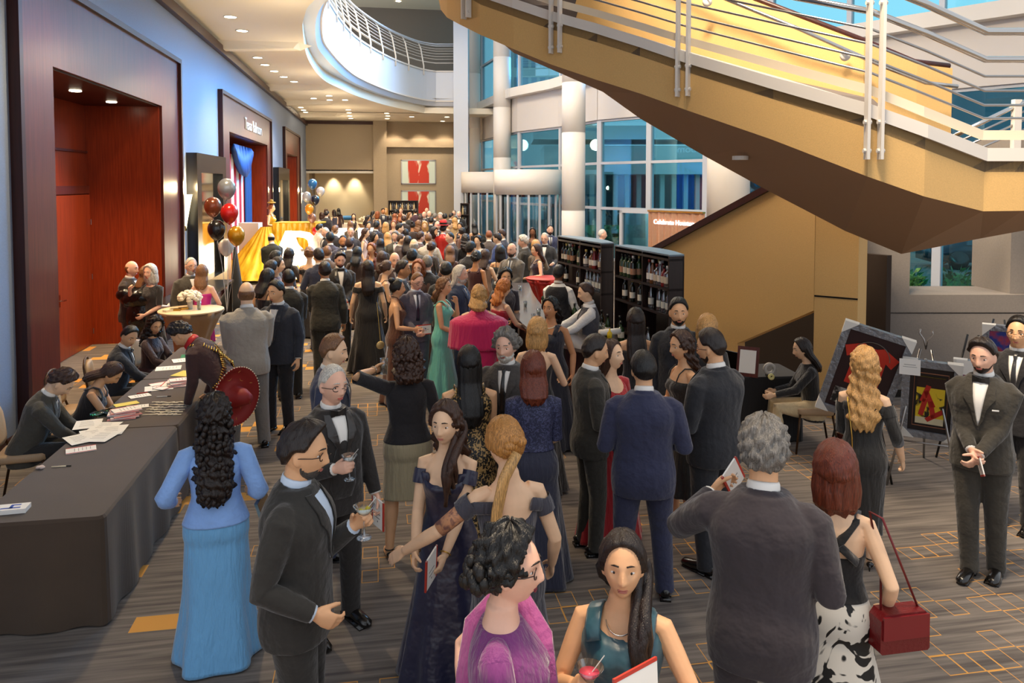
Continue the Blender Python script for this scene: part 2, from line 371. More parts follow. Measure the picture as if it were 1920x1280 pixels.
# upper level back wall, upper ceiling
b=MB().box(-8,last[0]+2.5,47.2,47.5,ZC,14.2); struct('wall_upper',b,mat('upper_wall','8a7f76',.8))
struct('ceiling_upper',MB().box(-8,5,38,47.5,13.4,13.7),ceilm)
e=empty('ceiling_light',(rz(747,2,13.4).x,rz(747,2,13.4).y,13.4),0,'single recessed light in the upper ceiling above the balcony','lamp'); MB().lathe([(.14,-.02),(.14,0)]).build('diffuser',lampw,e)
# ---- back wall
YB=46.0
def by(x,y): p=rY(x,y,YB); return p.x,p.z
xa=by(700,300)[0]; xb=by(725,300)[0]; xc=by(852,300)[0]; zt1=by(600,322)[1]
b=MB(); b.box(XW,xa,YB,YB+.3,zt1,ZC); b.box(XW,xa,YB+2.6,YB+2.8,0,zt1+.2); b.box(XW-.1,XW+.15,YB,YB+2.6,0,zt1); b.box(xa,xb,YB-.25,YB+2.8,0,ZC)
struct('wall_back',b,taupe)
b=MB(); b.box(XW+.3,xa-.02,YB+2.5,YB+2.59,0,zt1-.05); struct('wall_alcove',b,beige)
struct('ceiling_alcove',MB().box(XW,xa,YB,YB+2.8,zt1+.02,zt1+.12),ceilm)
struct('trim_10',MB().box(XW,xa,YB-.04,YB,zt1-.08,zt1+.05),whitem)
b=MB(); zA=by(780,231)[1]; zB=by(780,260)[1]; zC_=by(780,276)[1]
b.box(xb,xc+1,YB+.25,YB+.4,0,zC_).box(xb,xc+1,YB+.02,YB+.4,zC_,zB).box(xb,xc+1,YB+.25,YB+.4,zB,ZC)
struct('wall_back_right',b,taupe)
struct('trim_11',MB().box(XW,xa,YB-.08,YB,ZC-.22,ZC-.05),darkwood)
for k,(dx) in enumerate((625,665)):
    p=rY(dx,330,YB+2.2); spot((p.x,YB+2.1,zt1-.1),150,70,(1,.85,.6),(0,.25,-1))
for dx in (740,790,835): p=rY(dx,300,YB-.6); spot((p.x,YB-.8,ZC-.1),200,80,(1,.8,.55),(0,.35,-1))
abst=two_tone('abstract_red_picture','d9d4c4','b8321c',1.1,.42,.5,.5,'NOISE',(2.2,1,.5),4,dist=1.0)
for n,(x0,x1,y0,y1) in enumerate(((752,818,299,345),(752,818,357,402))):
    a=by(x0,y0); c=by(x1,y1)
    e=empty('picture',(a[0],YB+.2,c[1]),0,['large abstract picture in red and white, upper one on the back wall','large abstract picture in red and white, lower one on the back wall'][n],'picture')
    w=c[0]-a[0]; h=a[1]-c[1]
    MB().box(0,w,0,.05,0,.06).box(0,w,0,.05,h-.06,h).box(0,.06,0,.05,0,h).box(w-.06,w,0,.05,0,h).build('frame',steel,e)
    MB().box(.05,w-.05,.02,.04,.05,h-.05).build('canvas',mat('picture_pale','c9d8d2',.5),e)
    MB().prism([(w*.2,.0),(w*.8,.0),(w*.8,.021),(w*.2,.021)],.06,h-.06).build('red_field',abst,e)
# ---- white pillar and round columns
p0=pl(851,39.5); p1=pl(878,39.5)
d=(p1-p0).normalized(); n_=Vector((-d.y,d.x,0))
struct('column_square',MB().prism([p0,p1,p1+n_*1.2,p0+n_*1.2],0,15),bluewhite)
def column(px0,px1,D,name,jz):
    c=pl((px0+px1)/2,D); r=(px1-px0)/2/F*D
    b=MB(); prof=[(r,0)]
    for z in jz: prof+=[(r,z-.02),(r-.012,z-.015),(r-.012,z+.015),(r,z+.02)]
    prof+=[(r,15)]
    b.lathe(prof,(c.x,c.y,0),40); o=b.build(name,whitem,None,True,kind='structure'); return c
column(879,901,43,'column_1',(3,6,9)); column(925,958,37.5,'column_2',(4.2,6.6,9)); column(1053,1097,27.5,'column_3',(2,4.75,6.5,9)); column(1326,1404,17.5,'column_4',(2.1,5))
# ---- curved facade: glass, mullions, solid band
FAC=[(878,48),(905,44),(975,36.6),(1052,33.5),(1125,30),(1324,26.2)]
FP=[pl(x,D) for x,D in FAC]
dv=(FP[-1]-FP[-2]).normalized()
for t in (2.4,4.9,7.4,9.9,12.4): FP.append(pl(1324,26.2)+dv*t)
glassb=glass_mat('window_glass_blue',(.52,.90,1.0),.10)
frame=mat('window_frame','b9bdc6',.4)
band=MB(); corn=MB()
for i,(a,c) in enumerate(zip(FP,FP[1:])):
    d=(c-a).normalized(); n=Vector((-d.y,d.x,0)); 
    band.prism([a-n*.15,c-n*.15,c+n*.25,a+n*.25],5.4,7.0); corn.prism([a-n*.55,c-n*.55,c+n*.3,a+n*.3],7.0,7.4)
    w=empty('window_%d'%(i+1),(a.x,a.y,0),heading(d),kind='structure'); L_=(c-a).length
    g=MB()
    for z0,z1 in ((.1,2.0),(2.06,3.7),(3.76,5.36),(7.45,9.5),(9.6,14.8)): g.box(0,L_,.0,.02,z0,z1)
    g.build('glass',glassb,w)
    fr=MB()
    for z in (.05,2.0,3.73,5.36,7.45,9.55,14.8): fr.box(0,L_,-.07,.09,z-.05,z+.05)
    nm=2 if L_>4 else 1
    for k in range(nm+1 if i==len(FP)-2 else nm): fr.box(L_*k/nm-.11,L_*k/nm+.11,-.08,.1,0,5.4).box(L_*k/nm-.07,L_*k/nm+.07,-.08,.1,7.4,15)
    fr.build('window_frame',frame,w)
struct('wall_facade_band',band,mat('facade_panel','cbc5c1',.6)); struct('trim_12',corn,whitem)
# ---- revolving door drums
for n,(xc_,D,r) in enumerate(((915,39,1.35),(990,32.5,1.42))):
    c=pl(xc_,D)
    e=empty('revolving_door',(c.x,c.y,0),-YAW,'round revolving door drum %s'%(('farther away by the white pillar','nearer one beside the big round column')[n]),'revolving door')
    MB().lathe([(r-.1,2.5),(r,2.5),(r,3.52),(r-.1,3.52)],k=48,cap=True).build('canopy',whitem,e,True)
    for k in range(9):
        t=-PI/2+(k-4)*.33
        MB().box(-.045,.045,-.03,.03,0,2.5,Matrix.Translation((math.cos(t)*(r-.06),math.sin(t)*(r-.06),0))@Matrix.Rotation(t+PI/2,4,'Z')).build('upright',frame,e)
    MB().lathe([(r-.08,.05),(r-.08,2.5)],k=48,cap=False).build('curved_glass',glass_mat('clear_glass',(.85,.92,.95),.15),e,True)
    for k in range(3):
        t=k*2*PI/3+.5; q=Matrix.Rotation(t,4,'Z')
        MB().box(.0,r-.15,-.02,.02,0,.12,q).box(.0,r-.15,-.02,.02,2.38,2.48,q).box(r-.22,r-.14,-.02,.02,0,2.48,q).build('wing',black,e)
# ---- street door and neon backdrop in front of the facade
a=pl(1165,28.0); dd=dv; e=empty('door_4',(a.x,a.y,0),heading(dd),kind='structure')
MB().box(0,.12,-.1,.1,0,2.0).box(1.35,1.5,-.1,.1,0,2.0).box(2.7,2.82,-.1,.1,0,2.0).box(0,2.82,-.1,.1,1.9,2.03).build('door_frame',frame,e)
MB().box(.12,1.35,-.02,.02,.1,1.9).box(1.5,2.7,-.02,.02,.1,1.9).build('glass',glassb,e)
a=pl(1216,23.5); c=pl(1320,21.8); d=(c-a); L_=d.length; zt=2.95-(398-344)*22.8/F
e=empty('backdrop',(a.x,a.y,0),heading(d),'glittery rose gold backdrop with white script sign by the street door','backdrop')
b=MB(); rs=[]
for k in range(41):
    x=L_*k/40; y=.03*math.sin(k*1.3); rs.append([(x,y,0),(x,y,zt),(x,y+.02,zt),(x,y+.02,0)])
b.rings(rs); b.build('curtain',two_tone('rose_sequin','a8735c','f0c6a4',260,.4,.62,.25,'NOISE',(1,1,1),2,metal=.5),e)
MB().box(0,L_,-.05,.07,zt,zt+.05).build('top_rail',brass,e)
me=text_mesh('Celebrate Houston',.20,.01); me.materials.append(mat('neon_white','fff2ee',.4,emit=2.2,ecol=(1,.8,.78))); link('neon_sign',me,e,(L_*.5,-.07,zt-.3),(PI/2,0,0))
# ---- outdoors
struct('ground_outside',MB().box(0,90,-5,170,-.3,-.05,),two_tone('driveway','8d8f8c','b3b1a6',2,.4,.6,.9))
base=pl(1150,62)
def ob(name,x0,x1,D,z0,z1,m,th=2,**k):
    a=pl(x0,D); c=pl(x1,D); d=(c-a).normalized(); n=Vector((-d.y,d.x,0)); b=MB().prism([(0,0),((c-a).length,0),((c-a).length,th),(0,th)],z0,z1)
    return b.build(name,m,k.pop('parent',None),loc=(a.x,a.y,0) ,rot=heading(d),**k)
concrete=mat('pale_concrete','e6e6e2',.7); dkglass=mat('dark_glazing','4a6672',.3)
e=empty('building',(0,0,0),0,'low pale building across the driveway with a dark arcade','building')
ob('wall',1020,1520,62,-.1,5.6,dkglass,parent=e); ob('canopy_slab',1020,1520,54,3.6,5.6,concrete,th=7,parent=e); ob('canopy_slab',1000,1420,57,6.2,7.2,concrete,th=8,parent=e)
for k in range(16): ob('pier',1040+k*22,1048+k*22,55,-.1,3.6,concrete,th=.4,parent=e)
e=empty('garage_building',(0,0,0),0,'pale multi-storey building with a dark band seen at the right','building')
ob('wall',1560,2300,50,-.1,12,concrete,parent=e); ob('dark_band',1560,2300,49.6,5.6,9,dkglass,th=.4,parent=e); ob('ledge',1560,2300,48.5,2,3.2,concrete,th=1,parent=e)
e=empty('tower',(0,0,0),0,'white office tower with square windows beyond the upper glass','building')
ob('wall',940,1110,118,-.1,60,concrete,parent=e,th=10)
for i in range(9):
    for j in range(5):
        ob('window',948+i*16,958+i*16,117.8,12.5+j*4,15+j*4,mat('tower_window','8fa9bd',.2),th=.3,parent=e)
ob('lawn',1110,1560,40,-.06,.25,mat('lawn','3f7d3a',.9,bump=.5,bscale=8),th=10,label='strip of green lawn across the driveway',cat='lawn',kind='stuff')
leafm=two_tone('leaf_green','1f4d25','4f8a3a',9,.35,.65,.6); 
def shrub(c,r,n,seed,label,grp,leaf=leafm):
    rr=random.Random(seed); b=MB()
    for k in range(n):
        t=rr.uniform(0,2*PI); ph=math.acos(rr.uniform(0,1)); q=rr.uniform(.55,1)
        P=Vector((math.cos(t)*math.sin(ph)*r[0],math.sin(t)*math.sin(ph)*r[1],math.cos(ph)*r[2]))*q
        d=Vector((math.cos(t)*.7,math.sin(t)*.7,rr.uniform(.2,1))).normalized(); s=r[2]*rr.uniform(.22,.4); w=d.orthogonal().normalized()*s*.22
        b.add([P-w*.3,P+d*s*.5-w,P+d*s,P+d*s*.5+w],[(0,1,2,3)])
    b.ell((0,0,r[2]*.35),(r[0]*.75,r[1]*.75,r[2]*.5),10,7)
    return b.build('shrub',leaf,None,False,(c.x,c.y,-.05),label=label,cat='shrub',group=grp)
SHRUB=shrub(pl(1135,38),(.62,.6,.9),200,1,'leafy green shrub in the hedge row outside the tall window','shrubs outside the tall window')
for k in range(1,9):
    q=SHRUB.copy(); COL.objects.link(q); v=pl(1135+k*48,38); q.location=(v.x,v.y,-.05); q.rotation_euler=(0,0,k*PI)
# ================================================================ staircase
ST=[(2150,300,395,6.6),(1920,300,395,6.5),(1846,300,396,6.5),(1735,257,368,6.3),(1629,217,331,6.3),(1450,165,262,7.0),(1287,116,206,7.8),(1200,87,175,8.1),(1120,62,150,8.4),(1034,38,121,8.7),(963,14,92,8.9),(900,-8,65,9.2),(862,-30,46,9.6),(838,-50,33,10.2),(826,-75,18,11.0),(822,-110,0,12.0),(826,-150,-30,13.2)]
ntop=[rD(x,yt,D) for x,yt,yb,D in ST]; nbot=[Vector((t.x,t.y,rD(x,yb,D).z)) for t,(x,yt,yb,D) in zip(ntop,ST)]
def normals(P):
    out=[]
    for i in range(len(P)):
        d=(P[min(i+1,len(P)-1)]-P[max(i-1,0)]); d.z=0; d.normalize(); out.append(Vector((d.y,-d.x,0)))
    return out
NN=normals(ntop)                       # pointing away from the camera
if NN[5].dot(FW)<0: NN=[-n for n in NN]
b=MB(); rs=[]
for t,bo,n in zip(ntop,nbot,NN): rs.append([t,bo,bo+n*.14,t+n*.14])
b.rings(rs); struct('wall_stair_fascia',b,gold)
b=MB(); b.rings([[t+Vector((0,0,.1))-n*.03,t-n*.03+Vector((0,0,-.01)),t+n*.17,t+n*.17+Vector((0,0,.1))] for t,n in zip(ntop,NN)]); struct('trim_20',b,whitem)
WID=1.75
ftop=[t+n*WID for t,n in zip(ntop,NN)]
b=MB(); b.rings([[t+Vector((0,0,.02)),t+Vector((0,0,-.1)),f+Vector((0,0,-.1)),f+Vector((0,0,.02))] for t,f in zip(ntop,ftop)]); struct('floor_stair',b,mat('stair_carpet','5b5350',.95))
SL={2150:(2150,420),1920:(1925,431),1846:(1838,447),1735:(1690,476),1629:(1585,433),1450:(1441,358),1287:(1324,294),1200:(1200,222),1120:(1130,172),1034:(1034,130),963:(963,99)}
lo=[]
for (x,yt,yb,D),bo,n in zip(ST,nbot,NN):
    if x in SL: lo.append(rD(SL[x][0],SL[x][1],D+{2150:1.7,1920:1.7,1846:1.75,1735:1.9,1629:1.8,1450:1.5,1287:1.2,1200:.8,1120:.6,1034:.4,963:.3}[x]))
    else: lo.append(bo+n*.25)
b=MB(); rs=[]
for bo,l,f in zip(nbot,lo,ftop): rs.append([bo,l,Vector((f.x,f.y,max(l.z,f.z-.35))),Vector((f.x,f.y,f.z-.1))])
for a,c in zip(rs,rs[1:]):
    b.quad(a[0],c[0],c[1],a[1]); b.quad(a[1],c[1],c[2],a[2]); b.quad(a[2],c[2],c[3],a[3])
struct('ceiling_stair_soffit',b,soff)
p=rD(1388,296,7.9); e=empty('soffit_light',p,0,'small unlit round light set in the sloping stair soffit','lamp'); MB().lathe([(.05,-.02),(.08,-.02),(.08,.02)],k=16).build('frame',whitem,e)
# far parapet with its brown cap and wall handrail
PA=[(1786,128,8.35),(1720,120,8.3),(1620,80,8.3),(1410,0,8.9),(1200,-85,9.8),(1000,-165,10.7),(900,-200,11.2)]
pt=[rD(*q) for q in PA]; NP=normals(pt); NP=[n if n.dot(FW)>0 else -n for n in NP]
b=MB(); b.rings([[t,t+n*.15,t+n*.15-Vector((0,0,1.25)),t-Vector((0,0,1.25))] for t,n in zip(pt,NP)]); struct('wall_stair_parapet',b,gold)
b=MB(); b.tube([t+n*.06+Vector((0,0,.03)) for t,n in zip(pt,NP)],.035,8); struct('trim_21',b,darkwood,True)
e=empty('wall_handrail',pt[2]-NP[2]*.08,0,'polished steel handrail on brackets along the tan stair parapet','handrail'); o=Vector(e.location)
hr=[rD(x,y,D)-o for x,y,D in ((1795,162,8.15),(1735,155,8.1),(1650,122,8.1),(1500,55,8.4),(1365,0,8.85),(1200,-70,9.6))]
MB().tube(hr,.022,10).build('rail',chrome,e,True)
for x,y,D in ((1583,105,8.3),(1325,4,9.0)):
    p=rD(x,y,D)-o; MB().lathe([(.0,-.0),(.055,.0),(.055,.03),(0,.03)],p,14,Matrix.Rotation(PI/2,4,'X')).tube([p,p+Vector((0,-.08,.05))],.01).build('bracket',whitem,e,True)
# railing
rr=empty('stair_railing',ntop[4],0,'stair railing of slender steel rails on white paired posts','railing'); o=Vector(rr.location)
def railpath(h,ii=None): return [t+n*.02+Vector((0,0,.1+h))-o for t,n in zip(ntop,NN)]
for h,r_,mm,nm in ((.97,.032,chrome,'top_rail'),(.74,.028,chrome,'top_rail'),(.6,.011,steel,'rail'),(.48,.011,steel,'rail'),(.36,.011,steel,'rail'),(.25,.011,steel,'rail')):
    MB().tube(railpath(h),r_,10).build(nm,mm,rr,True)
MB().rings([[q-Vector((0,0,.04)),q+n*.02-Vector((0,0,.04)),q+n*.02+Vector((0,0,.04)),q+Vector((0,0,.04))] for q,n in zip(railpath(.11),NN)]).build('toe_rail',mat('cream_metal','e6d6bd',.4),rr)
def interp_st(x):
    for i in range(len(ST)-1):
        if ST[i+1][0]<=x<=ST[i][0]:
            t=(ST[i][0]-x)/(ST[i][0]-ST[i+1][0]); return ntop[i].lerp(ntop[i+1],t),NN[i],(ntop[i+1]-ntop[i])
for x in (2050,1632,1286,1046,880):
    q,n,d=interp_st(x); d=Vector((d.x,d.y,0)).normalized()
    for s in (-1,1):
        pm=MB(); c=q-n*.05-o+d*(.055*s)
        pm.box(-.012,.012,-.035,.035,-.35,1.12,Matrix.Translation(c)@Matrix.Rotation(heading(d),4,'Z'))
        for z in (-.28,-.05,.9): pm.tube([c-d*.03+Vector((0,0,z)),c+d*.03+Vector((0,0,z))],.018,8)
        pm.build('post',whitem,rr)
# second railing glimpsed beyond the landing
e=empty('stair_railing',rD(1850,230,10),0,'far steel railing glimpsed sloping up behind the stair landing','railing'); o=Vector(e.location)
for k,(y0,y1) in enumerate(((262,186),(276,205),(290,222),(304,240))):
    MB().tube([rD(1775,y0,9.6)-o,rD(1950,y1-10,9.6)-o],.03 if k==0 else .014,8).build('rail',chrome if k==0 else steel,e,True)
MB().box(-.05,.05,-.03,.03,-.9,.35,Matrix.Translation(rD(1905,240,9.6)-o)).build('post',whitem,e)
# lower flight: gold wall with dark cap, dark space beneath, pier, grey wall
a=rD(1205,483,12.6); c=rD(1441,358,10.6); m_=rD(1530,309,9.75); q2=rD(1640,262,9.2)
w=[(a),(c),(m_)]
lowl=Vector((a.x,a.y,-.0))
def wallpts(p,z): return Vector((p.x,p.y,z))
# under edge of the gold wall
u0=rD(1404,640,10.95); u1=rD(1530,582,9.75)
b=MB(); d=(m_-a); d.z=0; d.normalize(); n=Vector((d.y,-d.x,0)); n=n if n.dot(FW)>0 else -n
L0=Vector((a.x,a.y,0)); 
tt=(Vector((u0.x,u0.y,0))-L0).dot(d)-.0
P_u0=L0+d*tt
poly=[a,a.lerp(m_,.5),m_,Vector((m_.x,m_.y,u1.z)),Vector((P_u0.x,P_u0.y,u0.z)),Vector((P_u0.x,P_u0.y,0)),Vector((a.x,a.y,0))]
A_=L0
v=[]; 
for off_ in (Vector((0,0,0)),n*.15):
    for p in poly:
        s_=(Vector((p.x,p.y,0))-L0).dot(d); v.append(L0+d*s_+off_+Vector((0,0,p.z)))
k=len(poly); b.add([tuple(p) for p in v],[tuple(range(k)),tuple(range(2*k-1,k-1,-1))]+[(i,(i+1)%k,k+(i+1)%k,k+i) for i in range(k)])
struct('wall_lower_flight',b,gold)
b=MB(); s0=0; s1=(Vector((m_.x,m_.y,0))-L0).dot(d)
b.bar(L0+Vector((0,0,a.z+.03))+n*.07,L0+d*(s1+1.2)+Vector((0,0,a.z+.03+(m_.z-a.z)/s1*(s1+1.2)))+n*.07,.24,.09); struct('trim_22',b,darkwood)
b=MB(); q0=P_u0+n*1.2-d*1.5; q1=L0+d*(s1+.2)+n*1.2; b.prism([q0,q1,q1+n*.1,q0+n*.1],0,2.0); struct('wall_under_stair',b,mat('under_stair_shade','2a1d14',.9))  # dark plane stands in for the shade of the void beneath the flight
pa=pl(1530,9.75); pb=pl(1612,9.45); dd=(pb-pa).normalized(); nn=Vector((-dd.y,dd.x,0))
b=MB(); b.prism([pa,pb,pb+nn*.5,pa+nn*.5],0,3.2); struct('column_pier',b,gold)
b=MB(); b.prism([pa-nn*.004,pb-nn*.004,pb,pa],1.52,1.54); struct('trim_23',b,black)
ga=pl(1604,10.6); gb=pl(1709,10.6); gc=pl(2100,10.6)
dd=(gc-ga).normalized(); nn=Vector((-dd.y,dd.x,0))
b=MB(); b.prism([ga,gb,gb+nn*.9,ga+nn*.9],0,3.6); b.prism([gb,gc,gc+nn*.9,gb+nn*.9],0,1.42); ge=pl(1898,10.7); b.prism([ge,gc,gc+nn*.9,ge+nn*.9],1.42,3.6); struct('wall_right',b,greywall)
b=MB(); b.prism([ga-nn*.003,gc-nn*.003,gc,ga],1.16,1.175); struct('trim_24',b,black)
b=MB(); b.prism([ga-nn*.02,gc-nn*.02,gc,ga],0,.1); struct('baseboard_right',b,black)
# planting outside the low window
for k in range(4):
    q=SHRUB.copy(); COL.objects.link(q); v=pl(1700+k*95,21); q.location=(v.x,v.y,-.2); q.scale=(.9,.9,.95); q.rotation_euler=(0,0,k*PI); q['label']='leafy green shrub in the bed outside the low right window'; q['group']='shrubs outside the low right window'
# parked vehicle outside
cv=pl(1860,27); e=empty('car',(cv.x,cv.y,0),R_(-20),'dark car parked outside beyond the low right window','car')
rs=[]
for t in np.linspace(-1,1,15):
    hgt=.75+.62*max(0,1-abs(t*1.45+.1)**3); wdt=.88*(1-.12*t*t)
    rs.append([(t*2.2,-wdt,.25),(t*2.2,-wdt,.75),(t*2.2,-wdt*.8,hgt),(t*2.2,wdt*.8,hgt),(t*2.2,wdt,.75),(t*2.2,wdt,.25)])
MB().rings(rs).build('body',mat('car_paint','2c3a44',.2,.3),e,True)
MB().box(-1.1,1.0,-.9,.9,.85,1.2).build('side_window',dkglass,e)
for sx in (-1.35,1.35):
    for sy in (-.85,.85): MB().lathe([(.0,-.1),(.32,-.1),(.32,.1),(0,.1)],(sx,sy,.32),20,Matrix.Rotation(PI/2,4,'X')).build('wheel',black,e,True)
# ================================================================ people
def sm(x): x=np.clip(x,0,1); return x*x*(3-2*x)
def _prof(rows):
    r=np.array(rows,float); z=np.arange(r[0,0],r[-1,0]+1e-6,.01); cols=[z]
    k=np.array([1,2,3,2,1.]); k/=k.sum()
    for c in range(1,r.shape[1]):
        v=np.interp(z,r[:,0],r[:,c]); vp=np.pad(v,2,mode='edge'); cols.append(np.convolve(vp,k,'valid'))
    return np.array(cols)
#           z    rx    ry    cy
TORSO={'m':_prof([(.76,.155,.10,.0),(.85,.168,.118,-.01),(.93,.172,.122,-.012),(1.02,.16,.112,0),(1.10,.152,.11,.004),(1.20,.160,.115,.0),(1.30,.176,.124,-.002),(1.36,.172,.116,-.008),(1.40,.150,.098,-.012),(1.43,.112,.080,-.014),(1.46,.078,.066,-.012),(1.49,.062,.060,-.01),(1.53,.056,.056,-.002)]),
 'f':_prof([(.76,.160,.108,-.005),(.85,.178,.128,-.018),(.93,.176,.126,-.018),(1.02,.145,.105,-.004),(1.09,.124,.094,.0),(1.17,.128,.096,.002),(1.26,.146,.112,.008),(1.33,.146,.102,.0),(1.375,.128,.082,-.008),(1.41,.095,.066,-.012),(1.445,.058,.054,-.01),(1.53,.048,.048,-.004)])}
def tq(sex,z):
    t=TORSO[sex]; return np.interp(z,t[0],t[1]),np.interp(z,t[0],t[2]),np.interp(z,t[0],t[3])
NS=24
ANG=np.arange(NS)*2*PI/NS
def sell(rx,ry,n=2.3,ang=ANG):
    c=np.cos(ang); s=np.sin(ang)
    return np.sign(c)*np.abs(c)**(2/n)*rx, np.sign(s)*np.abs(s)**(2/n)*ry
def torso_rings(sex,z0,z1,w=1,belly=0,add=(0,0),step=.03,hem=0):
    rs=[]; zs=np.linspace(z0,z1,max(3,int(abs(z1-z0)/step)+1))
    for z in zs:
        rx,ry,cy=tq(sex,max(z,.76)); hf=hem*sm(np.array((1.0-z)/.25)) if hem else 0
        b=belly*math.exp(-((z-1.06)/.13)**2)
        x,y=sell(rx*w+add[0]+hf,ry*w+add[1]+hf+b*.5); rs.append(np.stack([x,y+cy+b*.5,np.full(NS,z)],1))
    return np.array(rs)
def bendv(v,lean,piv=.93):
    if not lean: return v
    v=np.array(v,float); sh=v.shape; v=v.reshape(-1,3); a=-lean*sm((v[:,2]-.86)/.26); y=v[:,1].copy(); z=v[:,2]-piv; c=np.cos(a); s=np.sin(a)
    v[:,1]=y*c-z*s; v[:,2]=y*s+z*c+piv; return v.reshape(sh)
def bend_full(p,lean,piv=.93):
    c,s=math.cos(-lean),math.sin(-lean); z=p[2]-piv; return Vector((p[0],p[1]*c-z*s,p[1]*s+z*c+piv))
def head_grid(nu=40,nv=30,off=0.0,fem=False):
    th=np.linspace(0,PI,nv+1); ph=np.arange(nu)*2*PI/nu
    T,Pp=np.meshgrid(th,ph,indexing='ij')
    x=np.sin(T)*np.sin(Pp); y=np.sin(T)*np.cos(Pp); z=np.cos(T)
    X=x*.074; Y=y*.096; Z=z*.1175+.1175
    t=np.clip((.115-Z)/.115,0,1)
    X=X*(1-(.36 if fem else .26)*t**1.4); Y=np.where(y<0,Y*(1-.50*t**.9),Y*(1-.04*t))
    X=X*(1-.10*np.clip((np.abs(y)-.3),0,1)*(y>0)*(Z<.17))
    g=lambda a,c,s: np.exp(-((a-c)/s)**2)
    fr=(y>.2)*1.0
    Y=Y+fr*(.021*g(X,0,.0105)*g(Z,.083,.013)+.013*g(X,0,.009)*g(Z,.105,.018)+.007*g(np.abs(X),.012,.008)*g(Z,.08,.008)
      -.013*g(np.abs(X),.031,.015)*g(Z,.118,.013)+.004*g(Z,.142,.010)*g(np.abs(X),.028,.022)+.007*g(X,0,.02)*g(Z,.052,.009)-.004*g(X,0,.018)*g(Z,.040,.004)
      +.008*g(X,0,.020)*g(Z,.018,.014)+.004*g(np.abs(X),.044,.014)*g(Z,.09,.016))
    n=np.stack([x/.074,y/.096,z/.1175],-1); n/=np.linalg.norm(n,axis=-1,keepdims=True)
    return np.stack([X,Y,Z],-1),n
HGRID,HN=head_grid()
def grid_faces(nv,nu):
    f=[]
    for i in range(nv):
        for j in range(nu):
            a=i*nu+j;b=i*nu+(j+1)%nu; f.append((a,b,b+nu,a+nu))
    return f
def face_y(x,z):
    v=HGRID.reshape(-1,3); m=v[:,1]>0; q=v[m]; k=np.argmin((q[:,0]-x)**2+(q[:,2]-z)**2); return q[k,1]
def head_m(sp):
    hy,hp=sp['head'][:2]; hr=sp['head'][2] if len(sp['head'])>2 else 0; s=sp.get('hs',1.06)
    m=Matrix.Translation((0,.0,1.535))@Matrix.Rotation(R_(hy),4,'Z')@Matrix.Rotation(R_(hr),4,'Y')@Matrix.Rotation(R_(-hp),4,'X')@Matrix.Translation((0,.022,-.034))@Matrix.Scale(s,4)
    ln=sp['lean']
    if ln: m=Matrix.Translation((0,0,.93))@Matrix.Rotation(-ln,4,'X')@Matrix.Translation((0,0,-.93))@m
    return m
ARMW={'down':(.25,.04,.86),'down2':(.27,.10,.89),'bent':(.22,.24,1.07),'drink':(.17,.29,1.20),'high':(.20,.24,1.36),'waist':(.05,.23,.98),'chin':(.07,.19,1.40),'pocket':(.215,.05,.86),
 'table':(.15,.40,1.06),'point':(.58,.32,1.06),'behind':(.10,-.16,.98),'hip':(.20,.02,1.02),'gest':(.16,.32,1.28),'low':(.12,.26,.92),'fwd':(.20,.45,1.2)}
POLE={'chin':(.35,-.2,-1),'drink':(.45,-.5,-1),'high':(.5,-.3,-1),'waist':(.7,-.8,-.6),'hip':(1,-.6,0),'pocket':(.8,-.9,0),'point':(.2,-.6,-1),'behind':(.8,-.6,0),'bent':(.5,-1,-.5)}
def arm(sp,s):
    nm=sp['arms'][0 if s>0 else 1]; sex=sp['sex']; w=sp['w']
    sx=(.172 if sex=='m' else .148)*w; Sh=Vector((s*sx,-.012,1.378 if sex=='m' else 1.372))
    W=Vector(nm if not isinstance(nm,str) else ARMW[nm]); W=Vector((s*W.x,W.y,W.z))
    if isinstance(nm,str): W.x*= (1+(w-1)*.8)
    pole=Vector(POLE.get(nm if isinstance(nm,str) else '',(.4,-1,-.3))); pole.x*=s
    a,b_=.29,.25
    ln=sp['lean']
    if ln: Sh=bend_full(Sh,ln); W=bend_full(W,ln)
    d=W-Sh; L=min(d.length,a+b_-.006); d.normalize(); W=Sh+d*L
    x=(a*a-b_*b_+L*L)/(2*L); hh=math.sqrt(max(a*a-x*x,1e-5)); pp=(pole-d*pole.dot(d)).normalized()
    E=Sh+d*x+pp*hh
    fd=(W-E).normalized()
    up=('chin','high')
    n=Vector((-s,0,0)) if nm not in ('table','point','gest') else Vector((-s*.3,0,-1))
    n=(n-fd*n.dot(fd)); n=n.normalized() if n.length>.2 else fd.orthogonal().normalized()
    th=fd.cross(n)*s
    hd=fd.copy()
    if nm=='chin': hd=(fd+Vector((-s*.2,-.3,.4))).normalized()
    n=(n-hd*n.dot(hd)).normalized(); th=hd.cross(n)*s
    return Sh,E,W,hd,n,th
